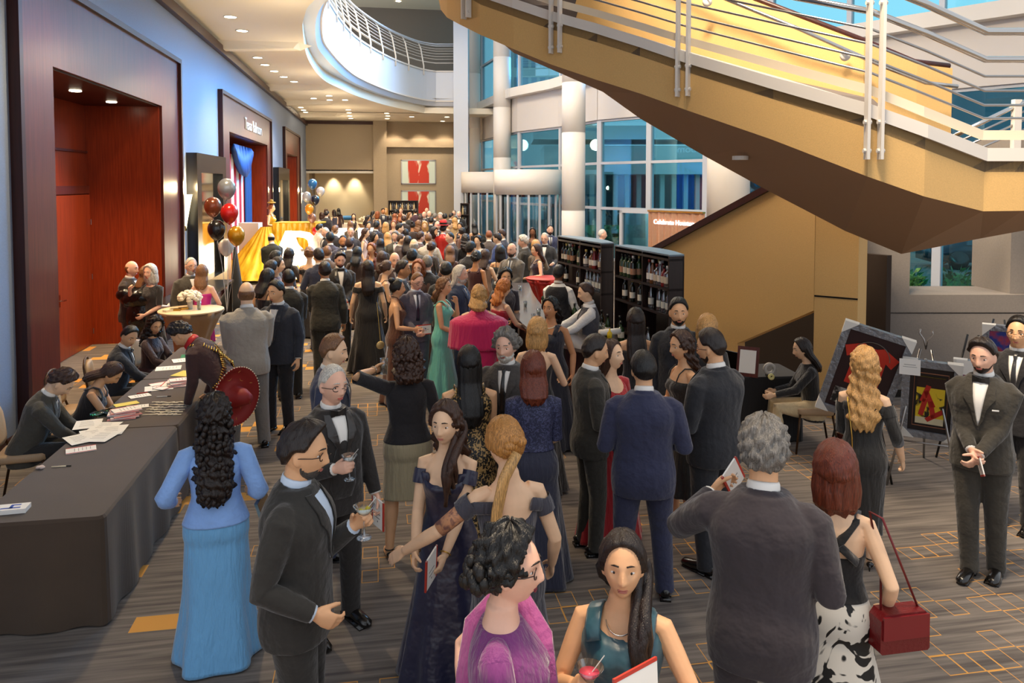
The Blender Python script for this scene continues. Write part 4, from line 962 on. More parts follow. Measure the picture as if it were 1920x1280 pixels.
def P(x,y,h,ang,label,sex='m',w=1.0,arms=('down','down'),head=(0,0),hair=('short','dark'),skin_=1,out='suit',c=None,lean=0,legs='stand',belly=0,beard=None,glasses=0,heel=None,curl=(.5,.5),lod=None,group=None,pos=None,drop=0,lip=None,dress=None,zfix=None,tie=None,shirt='f2efe9',vest=None,hs=1.06,aw=1.0,jl=.80,seed=None,vz=1.14,square=0,parts=None,hz=None,trous=None,two=None):
    k=h/1.75
    ztop=h-drop if hz is None else hz
    p=rz(x,y,ztop) if pos is None else Vector((pos[0],pos[1],0))
    D=(p-C0).dot(FW); px=F/D
    if lod is None: lod=0 if px>165 else 1 if px>95 else 2 if px>55 else 3
    view=Vector((p.x,p.y,0)).normalized(); a=R_(ang)      # 0 faces the camera, 90 faces picture right, 180 away
    rgt=Vector((view.y,-view.x,0)); f=-view*math.cos(a)+rgt*math.sin(a); yaw=math.atan2(-f.x,f.y)
    if lean or legs=='sit' or isinstance(head,tuple) and abs(head[1])>24: pass
    sp=dict(sex=sex,w=w,arms=arms,head=head,hair=hair,lean=R_(lean),legs=legs,belly=belly,beard=beard,curl=curl,lod=lod,seed=(seed if seed is not None else (len(WHO)%5 if lod<2 else 1)),heel=(sex=='f' if heel is None else heel),skinb=(sex=='f' and out!='suit'),hs=hs,aw=aw)
    loc=Vector((p.x,p.y,0))
    if lean and pos is None:       # the crown is ahead of the hips when leaning
        cr=bend_full(Vector((0,.02,1.75)),R_(lean))*k; loc=rz(x,y,cr.z+(-.42*k if legs=='sit' else 0)); loc.z=0; loc=loc-f*cr.y
    elif legs=='sit' and pos is None: loc=rz(x,y,h-.42*k); loc.z=0
    if legs=='sit': loc.z=-.42*k
    if zfix is not None: loc.z=zfix
    root=empty('person',loc,yaw,label,'person',group); root.scale=(k,k,k)
    mw=Matrix.Translation(loc)@Matrix.Rotation(yaw,4,'Z')@Matrix.Scale(k,4)
    gk=(sex,w,arms,head,sp['lean'],legs,belly,curl,lod,sp['skinb'],hs,aw)
    def add(name,me,m,par=None,lab=None):
        if not me.materials: me.materials.append(None)
        o=link(name,me,par if par is not None else root); o.material_slots[0].link='OBJECT'; o.material_slots[0].material=m
        if lab: o['label']=lab
        return o
    body=add('body',geo(('b',)+gk,lambda:m_body(sp)),skin(skin_))
    hk=('h',)+gk[3:5]+(hair[0],hair[2:] if len(hair)>2 else 0,lod,sp['seed'],hs)
    if hair[0]!='none': add('hair',geo(hk,lambda:m_hair(sp)),hairm(hair[1]))
    if beard: add('beard',geo(('bd',head,sp['lean'],beard,hs),lambda:m_beard(sp)),hairm(beard[0]))
    facing=math.cos(a+R_(head[0])*1.0)>-.45
    if lod<=2 and facing:
        fb=geo(('f',head,sp['lean'],hs),lambda:face_bits(sp)); obs=[]
        lipm=mat('lips_%s'%(lip or 'n'+str(skin_)),lip or {0:'c47a68',1:'b0685a',2:'95503f',3:'5f3428',4:'c8685c'}[skin_],.4)
        mm={'eyewhite':mat('eye_white','e9e2da',.25),'iris':mat('iris_dark','21130c',.2),'brow':hairm('dark' if hair[1] not in('white','grey') else hair[1]),'lips':lipm}
        if lod==2: fb=[q for q in fb if q[0] in('eye','lips')]; mm['eyewhite']=mm['iris']
        for nm,me,mk,par in fb: obs.append(add(nm,me,mm[mk],None if par is None else obs[par]))
        if glasses: add('glasses',geo(('g',head,sp['lean'],hs),lambda:m_glasses(sp)),mat('glasses_frame','2a1714',.3))
    far=lod==3
    if out=='suit':
        col=c or '1d1b1b'; add('jacket',geo(('j',jl)+gk,lambda:m_jacket(sp,1.0,jl)),fab(col))
        add('shirt',geo(('s',vz)+gk,lambda:m_shirt(sp,vz)),mat('shirt_'+shirt,shirt,.7))
        if lod<3:
            for s in (1,-1): add('cuff',geo(('cf',s)+gk,lambda:m_cuff(sp,s)),mat('shirt_'+shirt,shirt,.7))
        if not (far and not facing) and facing and lod<3:
            for s in (1,-1): add('lapel',geo(('l',s,vz)+gk,lambda:m_lapel(sp,s,vz)),fab(two or col) if not two else fab(two,'satin'))
        if facing and tie=='bow': add('bow_tie',geo(('bow',)+gk,lambda:m_bow(sp)),fab('0c0b0c','satin'))
        elif facing and tie: add('tie',geo(('tie',)+gk,lambda:m_tie(sp)),fab(tie,'satin'))
        if vest and facing: add('waistcoat',geo(('v',)+gk,lambda:strip_mesh(sp,[(1.30,-.016,.016,.003),(1.24,-.05,.05,.0065),(1.12,-.085,.085,.0065),(1.0,-.09,.09,.0065),(.92,-.06,.06,.0065)],.008,seg=8).mesh('waistcoat',True)),fab(vest))
        if square and facing: add('pocket_square',geo(('ps',)+gk,lambda:strip_mesh(sp,[(1.262,-.125,-.085,.014),(1.272,-.125,-.085,.014)],.006).mesh('pocket_square')),mat('shirt_'+shirt,shirt,.7))
        if legs!='none': add('trousers',geo(('t',)+gk,lambda:m_trousers(sp)),fab(trous or col))
        if lod<3:
            for i in (0,1): add('shoe',geo(('sh',i,legs,w,sp['heel'],sex),lambda:m_shoe(sp,i)),mat('shoe_black','100d0c',.25,coat=.5))
    elif out=='staff':
        add('shirt',geo(('js',)+gk,lambda:m_jacket(sp,1.0,.86,'shirt',.006)),fab(shirt))
        add('waistcoat',geo(('w',)+gk,lambda:join([strip_full(sp)]).mesh('waistcoat',True)),fab(c or '3a3a40')); add('collar',geo(('s',1.3)+gk,lambda:m_shirt(sp,1.3)),mat('shirt_'+shirt,shirt,.7))
        if tie: add('tie',geo(('tie',)+gk,lambda:m_tie(sp,1.28)),fab(tie,'satin'))
        add('trousers',geo(('t',)+gk,lambda:m_trousers(sp)),fab('141316'))
    else:
        d=dict(DR[out]); d.update(dress or {})
        dk=('d',tuple(sorted((k_,str(v_)) for k_,v_ in d.items() if k_ not in('fab','lower','lowfab'))))+gk
        add('dress' if 'lower' not in d else 'top',geo(dk,lambda:m_dress(sp,d)),fab(c or '151316',d.get('fab','chiffon')) if not (c in M) else M[c])
        if 'lower' in d:
            e=dict(d['lower']); ek=('d2',str(e))+gk; lc=e.get('c'); add('skirt',geo(ek,lambda:m_dress(sp,e,'skirt')),M[lc] if lc in M else fab(lc,'chiffon'))
        if legs=='sit': add('skirt' if 'lower' not in d else 'trousers',geo(('t',)+gk,lambda:m_trousers(sp)),fab(trous or c or '151316'))
        if lod<2 and (d.get('bot',.03)>.1 or h<0) and legs!='sit':
            for i in (0,1): add('shoe',geo(('sh',i,legs,w,sp['heel'],sex),lambda:m_shoe(sp,i)),mat('shoe_black','100d0c',.25,coat=.5))
    WHO.append(root)
    root['_x']=0; del root['_x']
    return dict(root=root,mw=mw,sp=sp,k=k,f=f,loc=loc)
def strip_full(sp):
    rs=torso_rings(sp['sex'],.84,1.44,sp['w'],sp['belly'],(.030,.032),hem=.008); b=MB(); v=bendv(rs,sp['lean']); b.rings(v); return b
DR={'gown':dict(top=1.31,bot=.03,flare=.16),'strapless':dict(top=1.315,bot=.03,flare=.16,fab='satin'),'sleeveless':dict(top=1.40,bot=.03,flare=.14,scoop=(.08,.02),strap=1,strapw=.028),
 'short':dict(top=1.40,bot=.50,flare=.05,scoop=(.08,.03),strap=1,strapw=.025),'off':dict(top=1.33,bot=.03,flare=.14,off=1),'halter':dict(top=1.33,bot=.03,flare=.12,scoop=(0,.16),halter=1),
 'sleeved':dict(top=1.44,bot=.03,flare=.12,sleeve=.9),'half':dict(top=1.43,bot=.03,flare=.12,sleeve=.45,scoop=(.04,.02)),'strappy':dict(top=1.32,bot=.03,flare=.12,strap=1,strapw=.006),'cape':dict(top=1.42,bot=.03,flare=.14,cape=1),
 'jackettop':dict(top=1.45,bot=.78,flare=.0,sleeve=.95,fold_amp=0)}
def grip(pr,s):
    Sh,E,W,hd,n,th=arm(pr['sp'],s); return pr['mw']@(W+hd*.085+n*.035),(pr['mw'].to_3x3()@th).normalized(),(pr['mw'].to_3x3()@hd).normalized(),(pr['mw'].to_3x3()@n).normalized()
# ================================================================ tables, papers, chairs
clothd=mat('black_brown_tablecloth','4a3b2e',.85,bump=.2,bscale=260,noise_s=3,noise_a=.1,sheen=.2); clothblk=mat('black_cloth','131112',.9,sheen=.2); clothtan=mat('tan_cloth','a5825c',.7,bump=.3,bscale=8); clothgold=M['gold_pleats']
paper=mat('white_paper','f3f0ea',.8); cream=mat('cream_paper','efe3c4',.8); redp=mat('red_film_strip','c23a2a',.7); greenp=mat('green_plastic','1f8a5f',.4); yel=mat('yellow_paper','e6d36a',.8); ink=mat('grey_print','8d8a88',.9); inkd=mat('dark_print','3a3434',.9)
def rbox_outline(x0,x1,y0,y1,r,n=5):
    out=[]
    for cx,cy,a0 in ((x1-r,y1-r,0),(x0+r,y1-r,PI/2),(x0+r,y0+r,PI),(x1-r,y0+r,1.5*PI)):
        for k in range(n): out.append((cx+r*math.cos(a0+PI/2*k/(n-1)),cy+r*math.sin(a0+PI/2*k/(n-1))))
    return out
def drape_cloth(name,L_,W_,H,m,label,loc,rot=0,fold=.018,cat='tablecloth',group=None):
    pts=[]; per=[]
    o=rbox_outline(-W_/2,W_/2,-L_/2,L_/2,.04,4)
    for i in range(len(o)):
        a=Vector((*o[i],0)); c=Vector((*o[(i+1)%len(o)],0)); k=max(1,int((c-a).length/.035))
        for j in range(k): pts.append(a.lerp(c,j/k))
    n=len(pts); cx=Vector((0,0,0)); rs=[]
    for z,t in ((H,0),(H-.02,.1),(H*.75,.35),(H*.5,.6),(H*.25,.8),(.01,1)):
        ring=[]
        for i,p in enumerate(pts):
            d=(pts[(i+1)%n]-pts[i-1]).normalized(); nn=Vector((d.y,-d.x,0)); a=i*.035*14
            f=.012*(t>0)+fold*t*(math.sin(a)+.6*math.sin(a*.43+1.3))+.012*t
            q=p+nn*f; ring.append((q.x,q.y,z if z>.02 else .008+.01*abs(math.sin(a))))
        rs.append(ring)
    b=MB(); b.rings(rs[::-1]); me=b.mesh(name,False); me.materials.append(m)
    return link(name,me,None,loc,rot,label=label,cat=cat,group=group)
TX0,TX1=-2.60,-1.80
ys=[5.42,7.38,9.2,10.95]
for k,nm in enumerate(('nearest end with only a white box on it','middle with the booklet stacks and name tags','farthest end toward the round cocktail table')):
    yc=(ys[k]+ys[k+1])/2; L_=ys[k+1]-ys[k]-.02; tx=-2.2
    e=empty('folding_table',(tx,yc,0),0,'folding table under the black cloth, %s'%nm,'table')
    MB().box(-.37,.37,-L_/2+.03,L_/2-.03,.71,.735).build('tabletop',blackm,e)
    for sx in(-.3,.3):
        for sy in (-L_/2+.2,L_/2-.2): MB().tube([(sx,sy,0),(sx,sy,.71)],.014,8).build('leg',steel,e)
    drape_cloth('tablecloth',L_,.80,.75,clothd,'long black tablecloth on the registration table, %s'%nm,(tx,yc,0))
def tabp(x,y,z=.753): return rz(x,y,z)
def sheet(name,x,y,w,h,rot,m,label,z=.753,n=1,border=None,cat='paper',group=None,lines=True):
    p=tabp(x,y,z); e=empty(name,p,R_(rot),label,cat,group); 
    b=MB(); b.box(-w/2,w/2,-h/2,h/2,0,.0015*n).build('sheet' if n==1 else 'pages',m,e)
    if border:
        MB().box(-w/2,-w/2+.012,-h/2,h/2,.0015*n,.0015*n+.0006).box(w/2-.012,w/2,-h/2,h/2,.0015*n,.0015*n+.0006).build('film_strip_edge',border,e)
    if lines:
        q=MB()
        for k in range(5): q.box(-w*.3,w*.3*(.5+.1*k%1),h*(.3-.13*k),h*(.3-.13*k)+.004,.0015*n+.0002,.0015*n+.0007)
        q.build('print',ink,e)
    return e
for i,(x,y,r) in enumerate(((165,795,12),(195,800,-6),(178,812,25),(210,806,4),(152,822,35),(190,818,-12))): sheet('paper',x,y,.22,.28,r,paper,'loose white sheet in the fanned pile in front of the nearest seated person',.753+.002*i,group='loose sheets in the fanned pile')
sheet('booklet',152,843,.15,.22,-70,paper,'red-edged white booklet lying alone nearest to the camera',border=redp,n=3,cat='booklet')
sheet('paper',298,727,.22,.28,-75,paper,'white sheet lying by itself beyond the name tags',.753)
sheet('paper',316,690,.22,.28,-80,paper,'white sheet in front of the person with the bow tie at the table')
sheet('paper',343,675,.22,.24,-70,paper,'white sheet beside the far clipboard on the registration table',.756)
sheet('paper',352,667,.16,.2,10,greenp,'green printed form at the far end of the registration table',.753,lines=False)
sheet('paper',346,700,.2,.26,-20,yel,'pale yellow envelope on the registration table beside the leaning person',.754,lines=False)
sheet('paper',237,757,.12,.22,-60,yel,'yellow legal pad under the writing person’s arm',.753,lines=False,cat='pad')
sheet('paper',262,742,.13,.2,-60,paper,'small white sheet being written on at the registration table',.754)
sheet('paper',258,762,.12,.2,-75,paper,'white card beside the yellow pad',.754)
for i in range(6): sheet('booklet',229+(i%3)*4,783-i*3.0,.17,.24,-78+9*(i%3),paper if i%2 else mat('pink_cover','caa4a0',.7),'booklet in the near pink and white stack on the registration table',.754+.010*i,n=5,border=redp,cat='booklet',group='booklets in the near stack',lines=i==5)
for i in range(5): sheet('booklet',340-(i%2)*4,722-i*2.6,.17,.24,-80+8*(i%3),paper,'booklet in the far neat stack on the registration table',.754+.010*i,n=5,border=redp,cat='booklet',group='booklets in the far stack',lines=i==4)
for i in range(3): sheet('booklet',300+i*9,720+(i%2)*6,.15,.2,-60+30*i,paper,'splayed booklet beside the far neat stack',.753+.004*i,n=3,border=redp,cat='booklet',group='splayed booklets beside the far stack',lines=False)
rr_=random.Random(3); tm=MB().box(-.035,.035,-.011,.011,0,.003).mesh('name_tag'); tm.materials.append(mat('tag_silver','cfc8b4',.35,.2)); k=0
for i in range(9):
    for j in range(6):
        x=292+i*7.2+j*-3.5; y=754+j*4.5+rr_.uniform(-1,1)
        if x>345: continue
        p=tabp(x,y); link('name_tag',tm,None,p,R_(rr_.uniform(-30,30)),label='small silver name tag in the rows laid out on the black cloth',cat='name tag',group='name tags laid out in rows')
p=tabp(207,775); b=MB(); rs=[]
for k in range(8): b.ell((rr_.uniform(-.1,.1),rr_.uniform(-.07,.07),.022),(rr_.uniform(.05,.08),rr_.uniform(.04,.06),.022),10,6)
b.build('plastic_bag',glass_mat('green_film',(.12,.55,.38),.3),None,True,p,0,label='crumpled translucent green plastic bag beside the booklet stack',cat='bag')
def pen(x,y,r,c,label,L_=.14):
    e=empty('pen',tabp(x,y,.757),R_(r),label,'pen'); MB().tube([(-L_/2,0,0),(L_/2*.5,0,0)],.005,8).build('barrel',c,e,True); MB().tube([(L_/2*.5,0,0),(L_/2,0,0)],.0055,8).build('cap',black,e,True)
pen(115,874,0,cream,'white and black marker pen lying on the near black cloth'); pen(307,743,0,paper,'white pen lying just beyond the name tags')
pen(270,736,25,redp,'pen held near the small sheet by the writing person')
b=MB(); 
for k in range(5): b.ell((rr_.uniform(-.03,.03),rr_.uniform(-.02,.02),.012),(.02,.015,.012),8,5)
b.build('crumpled_wrapper',mat('pinkish','d9c4bb',.7),None,True,tabp(76,878),0,label='small crumpled red and white wrapper left of the marker pen',cat='wrapper')
e=empty('white_box',tabp(22,958),R_(4),'flat white box with a blue printed letter mark on the near corner','box'); MB().box(-.1,.1,-.055,.055,0,.03).build('box',paper,e)
MB().box(-.06,.06,-.03,-.015,.0302,.0312).box(-.01,.01,-.03,.035,.0302,.0312).box(.01,.05,.02,.035,.0302,.0312).build('blue_mark',mat('blue_ink','1f4fb0',.5),e)
# banquet chair
tanv=mat('tan_vinyl','b89a78',.5,bump=.2,bscale=60); bronze=mat('bronze_frame','4a3320',.35,.6)
def chair(label,loc,rot,group=None):
    e=empty('banquet_chair',loc,rot,label,'chair',group)   # faces +y
    o=[(x,y) for x,y in rbox_outline(-.21,.21,-.21,.22,.07)]
    b=MB(); b.rings([[(x*s,y*s,z) for x,y in o] for z,s in ((.43,.96),(.445,1),(.485,1),(.50,.94))]); b.build('seat',tanv,e,True)
    b=MB(); R2=[]
    for z,w in ((.56,.165),(.60,.19),(.72,.20),(.82,.185),(.88,.14),(.90,.08)): R2.append([(x*w/.2,-.215-.12*(z-.5)+dy,z) for x,dy in ((-.2,0),(-.2,.03),(-.1,.04),(0,.045),(.1,.04),(.2,.03),(.2,0),(0,-.012))])
    b.rings(R2); b.build('backrest',tanv,e,True)
    MB().tube([(-.19,-.17,.44),(-.20,-.22,.56),(-.21,-.25,.74),(-.18,-.27,.86),(-.10,-.275,.92),(0,-.275,.935),(.10,-.275,.92),(.18,-.27,.86),(.21,-.25,.74),(.20,-.22,.56),(.19,-.17,.44)],.012,8).build('back_frame',bronze,e,True)
    for s in(-1,1):
        MB().tube([(s*.19,.18,.44),(s*.20,.22,0)],.012,8).build('leg',bronze,e,True); MB().tube([(s*.19,-.16,.44),(s*.20,-.24,0)],.012,8).build('leg',bronze,e,True)
    return e
# ================================================================ cocktail tables, flowers
c=rz(358.5,579.5,1.07)
def cocktail(loc,r,H,m,top,label,cat='cocktail table'):
    e=empty('cocktail_table',loc,0,label,cat)
    MB().lathe([(r-.01,H-.03),(r,H-.02),(r,H-.005),(r-.005,H)],k=48).build('tabletop',top,e,True)
    na=64; rs=[]
    for z,q in ((H-.02,r*.97),(H*.85,r*.80),(H*.6,r*.55),(H*.4,r*.5),(.01,r*.78)):
        rs.append([(q*(1+.05*math.sin(8*t+1))*math.cos(t),q*(1+.05*math.sin(8*t+1))*math.sin(t),z) for t in np.arange(na)*2*PI/na])
    MB().rings(rs[::-1]).build('table_skirt',m,e,True); return e
cocktail((c.x,c.y,0),.465,1.07,clothtan,mat('pale_table_top','e9d3ae',.4),'round cocktail table with pale top and tan skirt holding white flowers')
def bouquet(loc,label,r=.13,n=60,seed=1):
    e=empty('flower_vase',loc,0,label,'flowers'); MB().lathe([(.03,0),(.034,.0),(.04,.13),(.036,.13),(.03,.01)],k=20).build('vase',whitem,e,True)
    q=random.Random(seed); b=MB()
    for k in range(n):
        t=q.uniform(0,2*PI); ph=math.acos(q.uniform(-.3,1)); b.ell((math.sin(ph)*math.cos(t)*r*1.15,math.sin(ph)*math.sin(t)*r*1.05,.17+math.cos(ph)*r*.75),(.035,.035,.028),7,5)
    b.build('blossoms',mat('white_blossom','f6ecd6',.8),e,True); return e
bouquet(Vector((c.x-.02,c.y+.02,1.07)),'round bouquet of white flowers in a small white vase on the near cocktail table')
clr=glass_mat('thin_glass',(.93,.95,.96),.35)
def tumbler(loc,label,liquid='d8e0c8',straw=True,cat='glass',group=None,h=.13,r=.032,rot=0):
    e=empty('tumbler',loc,rot,label,cat,group); MB().lathe([(r*.8,0),(r,h),(r*.94,h),(r*.75,.008)],k=20,cap=True).build('glass_body',clr,e,True)
    MB().lathe([(r*.74,.01),(r*.86,h*.62)],k=16).build('drink',mat('drink_'+liquid,liquid,.2),e,True)
    if straw: MB().tube([(0,0,.02),(.03,.01,h+.09)],.0035,6).build('straw',whitem,e,True)
    return e
tumbler(Vector((c.x+.13,c.y-.08,1.07)),'tall glass with white straw and lime on the near cocktail table','cfe0b0')
for k,(dx,dy,m) in enumerate(((-.2,-.1,brass),(-.1,-.0,brass),(-.28,-.16,cream))):
    e=empty('clutch_bag' if k<2 else 'napkin',Vector((c.x+dx,c.y+dy,1.07)),.5*k,['small gold clutch lying left of the white flowers','gold clutch leaning beside the white vase','folded cream napkin at the table edge'][k],['bag','bag','napkin'][k]); MB().rings([[(-.08,-.04,z),(.08,-.04,z),(.075,.04,z),(-.075,.04,z)] for z in (0,.02,.03)]).build('body',m,e)
# far tables
c2=rz(690,418,1.0); cocktail((c2.x,c2.y,0),.5,1.0,clothtan,mat('pale_table_top','e9d3ae',.4),'far round table with a tan skirt in front of the beige alcove')
bouquet(Vector((c2.x-.2,c2.y,1.0)),'white round bouquet on the far tan-skirted table',.2,40,4)
c3=rz(1025,520,1.07); cocktail((c3.x,c3.y,0),.42,1.07,M['red_sequins'],mat('red_table_top','b03025',.5),'red cocktail table beside the white-haired person in a tuxedo')
c5=rz(652,418,.75); drape_cloth('tablecloth',1.8,.8,.75,mat('white_cloth','f5efe6',.8),'white cloth over the far table with the blue cushion',(c5.x,c5.y,0),PI/2)
b=MB(); b.ell((0,0,.12),(.5,.25,.14)); b.build('cushion',mat('blue_velvet','3f86c8',.6),None,True,rz(652,412,.75),0,label='bright blue bundle on the far white-clothed table',cat='bundle')
# ================================================================ mirrors, sconces, balloons, drape
def mirror(x0,x1,yt,label,zb):
    y0,y1=wy(x0),wy(x1); zt=rX(x0,yt,XW).z; e=empty('mirror',(XW,y0,0),0,label,'mirror'); L_=y1-y0; t=.12 if L_>2 else .16; t=L_*.13
    MB().box(0,.22,0,t,zb,zt).box(0,.22,L_-t,L_,zb,zt).box(0,.22,t,L_-t,zt-t,zt).box(0,.22,t,L_-t,zb,zb+t).build('frame',black,e)
    MB().box(.08,.10,t,L_-t,zb+t,zt-t).build('mirror_glass',mat('mirror_silver','cfc8bc',.06,1),e)
mirror(356,413,287,'tall black framed mirror on the blue wall behind the balloons',.35); mirror(517,538,314,'second black framed mirror between the middle and far portals',.6)
for k,(x,y) in enumerate(((346,392),(515,377),(568,363))):
    p=rX(x,y,XW+.02) if k<2 else rX(563,372,XW+.02); e=empty('wall_sconce',p,0,['glowing cream cone sconce beside the nearest portal','glowing sconce behind the gold-gowned performer','small glowing sconce in the far corner'][k],'wall lamp')
    b=MB(); rs=[]
    for z,r in ((-.42,.03),(-.2,.07),(.1,.13),(.3,.17)): rs.append([(r*math.cos(t)*.9,r*math.sin(t),z) for t in np.linspace(-PI/2,PI/2,9)])
    b.rings(rs); b.build('shade',lamps,e,True); MB().box(-.01,.03,-.05,.05,-.45,-.35).build('bracket',brass,e)
    l=bpy.data.lights.new('sconce_light','POINT'); l.energy=45; l.color=(1,.75,.4); l.shadow_soft_size=.1; o=bpy.data.objects.new('sconce_light',l); COL.objects.link(o); o.location=p+Vector((.2,0,.45))
    if k==0: MB().box(0,.02,-.04,.04,-.08,.08).build('wall_switch',whitem,None,loc=rX(345,428,XW),label='small white thermostat plate below the nearest sconce',cat='switch')
def balloon(c,r,col,label,group,base,dr,clearb=False):
    e=empty('balloon',c,0,label,'balloon',group)
    prof=[]
    for t in np.linspace(0.02,PI,18): z=math.cos(t); rr=math.sin(t)*(1-.0*z)*(1-.22*(z<0)*z*z); prof.append((max(rr*r*.92,.003),r*(z if z>0 else z*1.28)))
    MB().lathe(prof[::-1],k=28).build('envelope',col,e,True); MB().lathe([(.018,-r*1.34),(.006,-r*1.28)],k=8).build('knot',col,e)
    MB().tube([Vector((0,0,-r*1.3)),(Vector(base)-Vector(c))*.5+Vector((dr,0,0)),Vector(base)-Vector(c)],.0025,5).build('string',whitem,e)
pearl=lambda n,c,mt=.0: mat('balloon_'+n,c,.22,mt,coat=.6)
gB='balloons of the near bunch'; base=rD(425,556,11.6); base.z=1.02
for x,y,r,n,cc,D in ((425,352,18,'silver','a9adb2',11.6),(399,386,17,'copper','8f4a2c',11.8),(430,398,17.5,'red','d5201c',11.4),(406,429,17.5,'black','1e1a1b',11.3),(443,440,17,'gold','d79a1a',11.3),(424,462,15,'white','e3ddd3',11.7)):
    balloon(rD(x,y,D),r/F*D,pearl(n,cc,.35 if n in('silver','copper','gold') else 0),'%s balloon in the near bunch before the mirror'%n,None,base,.02)
base=rD(590,436,23.5); 
for x,y,r,n,cc,D in ((586,344,9,'blue','2f6fae',23),(575,368,9,'clear silver','a7abb5',23.2),(591,374,8.5,'navy','1d2738',22.8),(580,391,9,'amber','d98f1e',22.7),(585,408,8.5,'bronze','9a6a55',23),(601,358,8,'pale white','d9d4d2',23.4),(592,433,8,'red foil','c21c18',22.8)):
    balloon(rD(x,y,D),r/F*D,pearl(n,cc,.2),'%s balloon in the far bunch by the alcove'%n,None,Vector((base.x,base.y,1.78)),.02)
# striped drape in the middle portal
p=PORT[1]; y0=p['i'][0]; y1=p['i'][1]; zi=p['zi']; q0=rX(433,400,XW-.35).y; Ld=rX(470,400,XW-.35).y-q0
e=empty('flag_drape',(XW-.35,q0,0),0,'red, white and blue stripes draped in the middle doorway','drape')
for nm,a0,a1,m,zt_ in (('blue_panel',.72,1,mat('flag_blue','1d4f96',.6),zi-.25),):
    b=MB(); rs=[]
    for k in range(25): t=a0+(a1-a0)*k/24; rs.append([(.05*math.sin(k*1.1),Ld*t,.05),(.05*math.sin(k*1.1),Ld*t,zt_),(.05*math.sin(k*1.1)-.02,Ld*t,zt_),(.05*math.sin(k*1.1)-.02,Ld*t,.05)])
    b.rings(rs); b.build(nm,m,e)
for j in range(7):
    b=MB(); rs=[]
    for k in range(7): t=(j+k/6)/7*.72; q=.05*math.sin((j*6+k)*.9); rs.append([(q-.05,Ld*t,.05),(q-.05,Ld*t,zi-.5),(q-.07,Ld*t,zi-.5),(q-.07,Ld*t,.05)])
    b.rings(rs); b.build('red_stripe' if j%2==0 else 'white_stripe',mat('flag_red','b3202e',.6) if j%2==0 else mat('flag_white','e8e4e2',.6),e)
b=MB(); rs=[]
for k in range(21): 
    t=k/20; sag=.15+.85*math.sin(PI*t); rs.append([(.10,Ld*t*.9,zi-.2),(.16+.03*math.sin(k*2),Ld*t*.9,zi-.25-.5*sag),(.18,Ld*t*.9,zi-.3-.9*sag),(.02,Ld*t*.9,zi-.25-.85*sag)])
b.rings(rs); b.build('swag',mat('flag_blue','1d4f96',.6),e,True)
# black console and easel by the mirror
a=rz(398,560,.95); 
e=empty('console_table',(XW+.55,a.y+.4,0),0,'black console table against the wall under the mirror','table')
MB().box(-.3,.45,-.9,2.4,.90,.95).build('tabletop',black,e)
for sx in (-.25,.4):
    for sy in (-.85,2.3): MB().box(sx-.03,sx+.03,sy-.03,sy+.03,0,.9).build('leg',black,e)
for k,(dx,dy) in enumerate(((.1,.3),(.2,.9),(0,1.5))): 
    MB().box(-.1,.1,-.15,.15,0,.006).build('paper',paper,None,loc=(XW+.55+dx,a.y+.4+dy,.951),rot=.3*k,label='white sheet on the black console table',cat='paper',group='white sheets on the console')
q=rz(418,548,.95); e=empty('sign_stand',(XW+.9,a.y-.2,.95),R_(-60),'small white sign card in a wooden stand on the console','sign'); MB().box(-.12,.12,-.012,.012,0,.34,Matrix.Rotation(-.25,4,'X')).build('card',paper,e); MB().box(-.14,.14,-.02,-.0,0,.05).build('stand',mahog,e)
b=MB(); b.tube([(0,0,0),(0,0,.3),(.02,0,.7),(0,0,1.5)],[(.42,.36),(.34,.28),(.12,.1),(.03,.03)],20); b.build('draped_cone',clothblk,None,True,(XW+.75,wy(380),.0),0,label='tall cone shape draped in black cloth beside the mirror',cat='draped stand')
# ================================================================ gold gown platform and glowing letters
pc=rD(540,470,23.5); zt_=1.78
e=empty('display_table',(pc.x,pc.y,0),-YAW,'tall display table topped with gold cloth in front of the far portal','table'); 
MB().box(-.35,1.05,-.35,.5,zt_-.04,zt_).build('tabletop',M['gold_pleats'],e)
b=MB(); rs=[]
for k in range(49): x=-.35+1.4*k/48; q=.03*math.sin(k*1.1); zb=zt_-.25-.55*abs(math.sin(k*.13+.4)); rs.append([(x,-.37+q,zt_-.02),(x,-.39+q,zb),(x,-.36+q,zb),(x,-.35+q,zt_-.02)])
b.rings(rs).build('cloth_front',mat('gold_satin','cf9a22',.4,bump=.4,bscale=6),e,True)
for xx in (-.3,.95): MB().box(xx-.04,xx+.04,0,.08,0,zt_-.04).build('leg',whitem,e)
glow=mat('marquee_white','fff6e0',.5,emit=1.1,ecol=(1,.93,.75))
def letter(ch,x,D,hh,y_base_z=0,label=''):
    me=text_mesh(ch,hh*1.38,.09); me.materials.append(glow); v=pl(x,D); return link('light_letter',me,None,(v.x,v.y,hh/2+.02),(PI/2,0,-YAW),label=label,cat='light letter')
letter('R',570,22.6,1.5,0,'big glowing white letter R nearest the balloon bunch'); letter('A',541,22.6,1.5,0,'big glowing white letter left of the letter R'); letter('G',476,24.6,1.5,0,'big glowing white letter behind the person in the black coat')
v=pl(466,23.6); MB().box(-.3,.3,-.05,.35,0,1.75).build('white_plinth',whitem,None,loc=(v.x,v.y,0),rot=-YAW,label='white square plinth at the left end of the gold display',cat='plinth')
for x in (488,530,567): 
    v=pl(x,21.9); l=bpy.data.lights.new('letter_light','POINT'); l.energy=25; l.color=(1,.86,.6); l.shadow_soft_size=.4; o=bpy.data.objects.new('letter_light',l); COL.objects.link(o); o.location=(v.x,v.y,.9)
# far glowing white boxes
v=rz(640,428,.9); MB().box(-2.1,2.1,-.3,.3,0,.9).build('glowing_bar',mat('bar_glow','fff4dc',.5,emit=1.5,ecol=(1,.93,.8)),None,loc=(v.x,v.y,0),rot=-.05,label='low glowing white bar front in the far crowd',cat='bar')
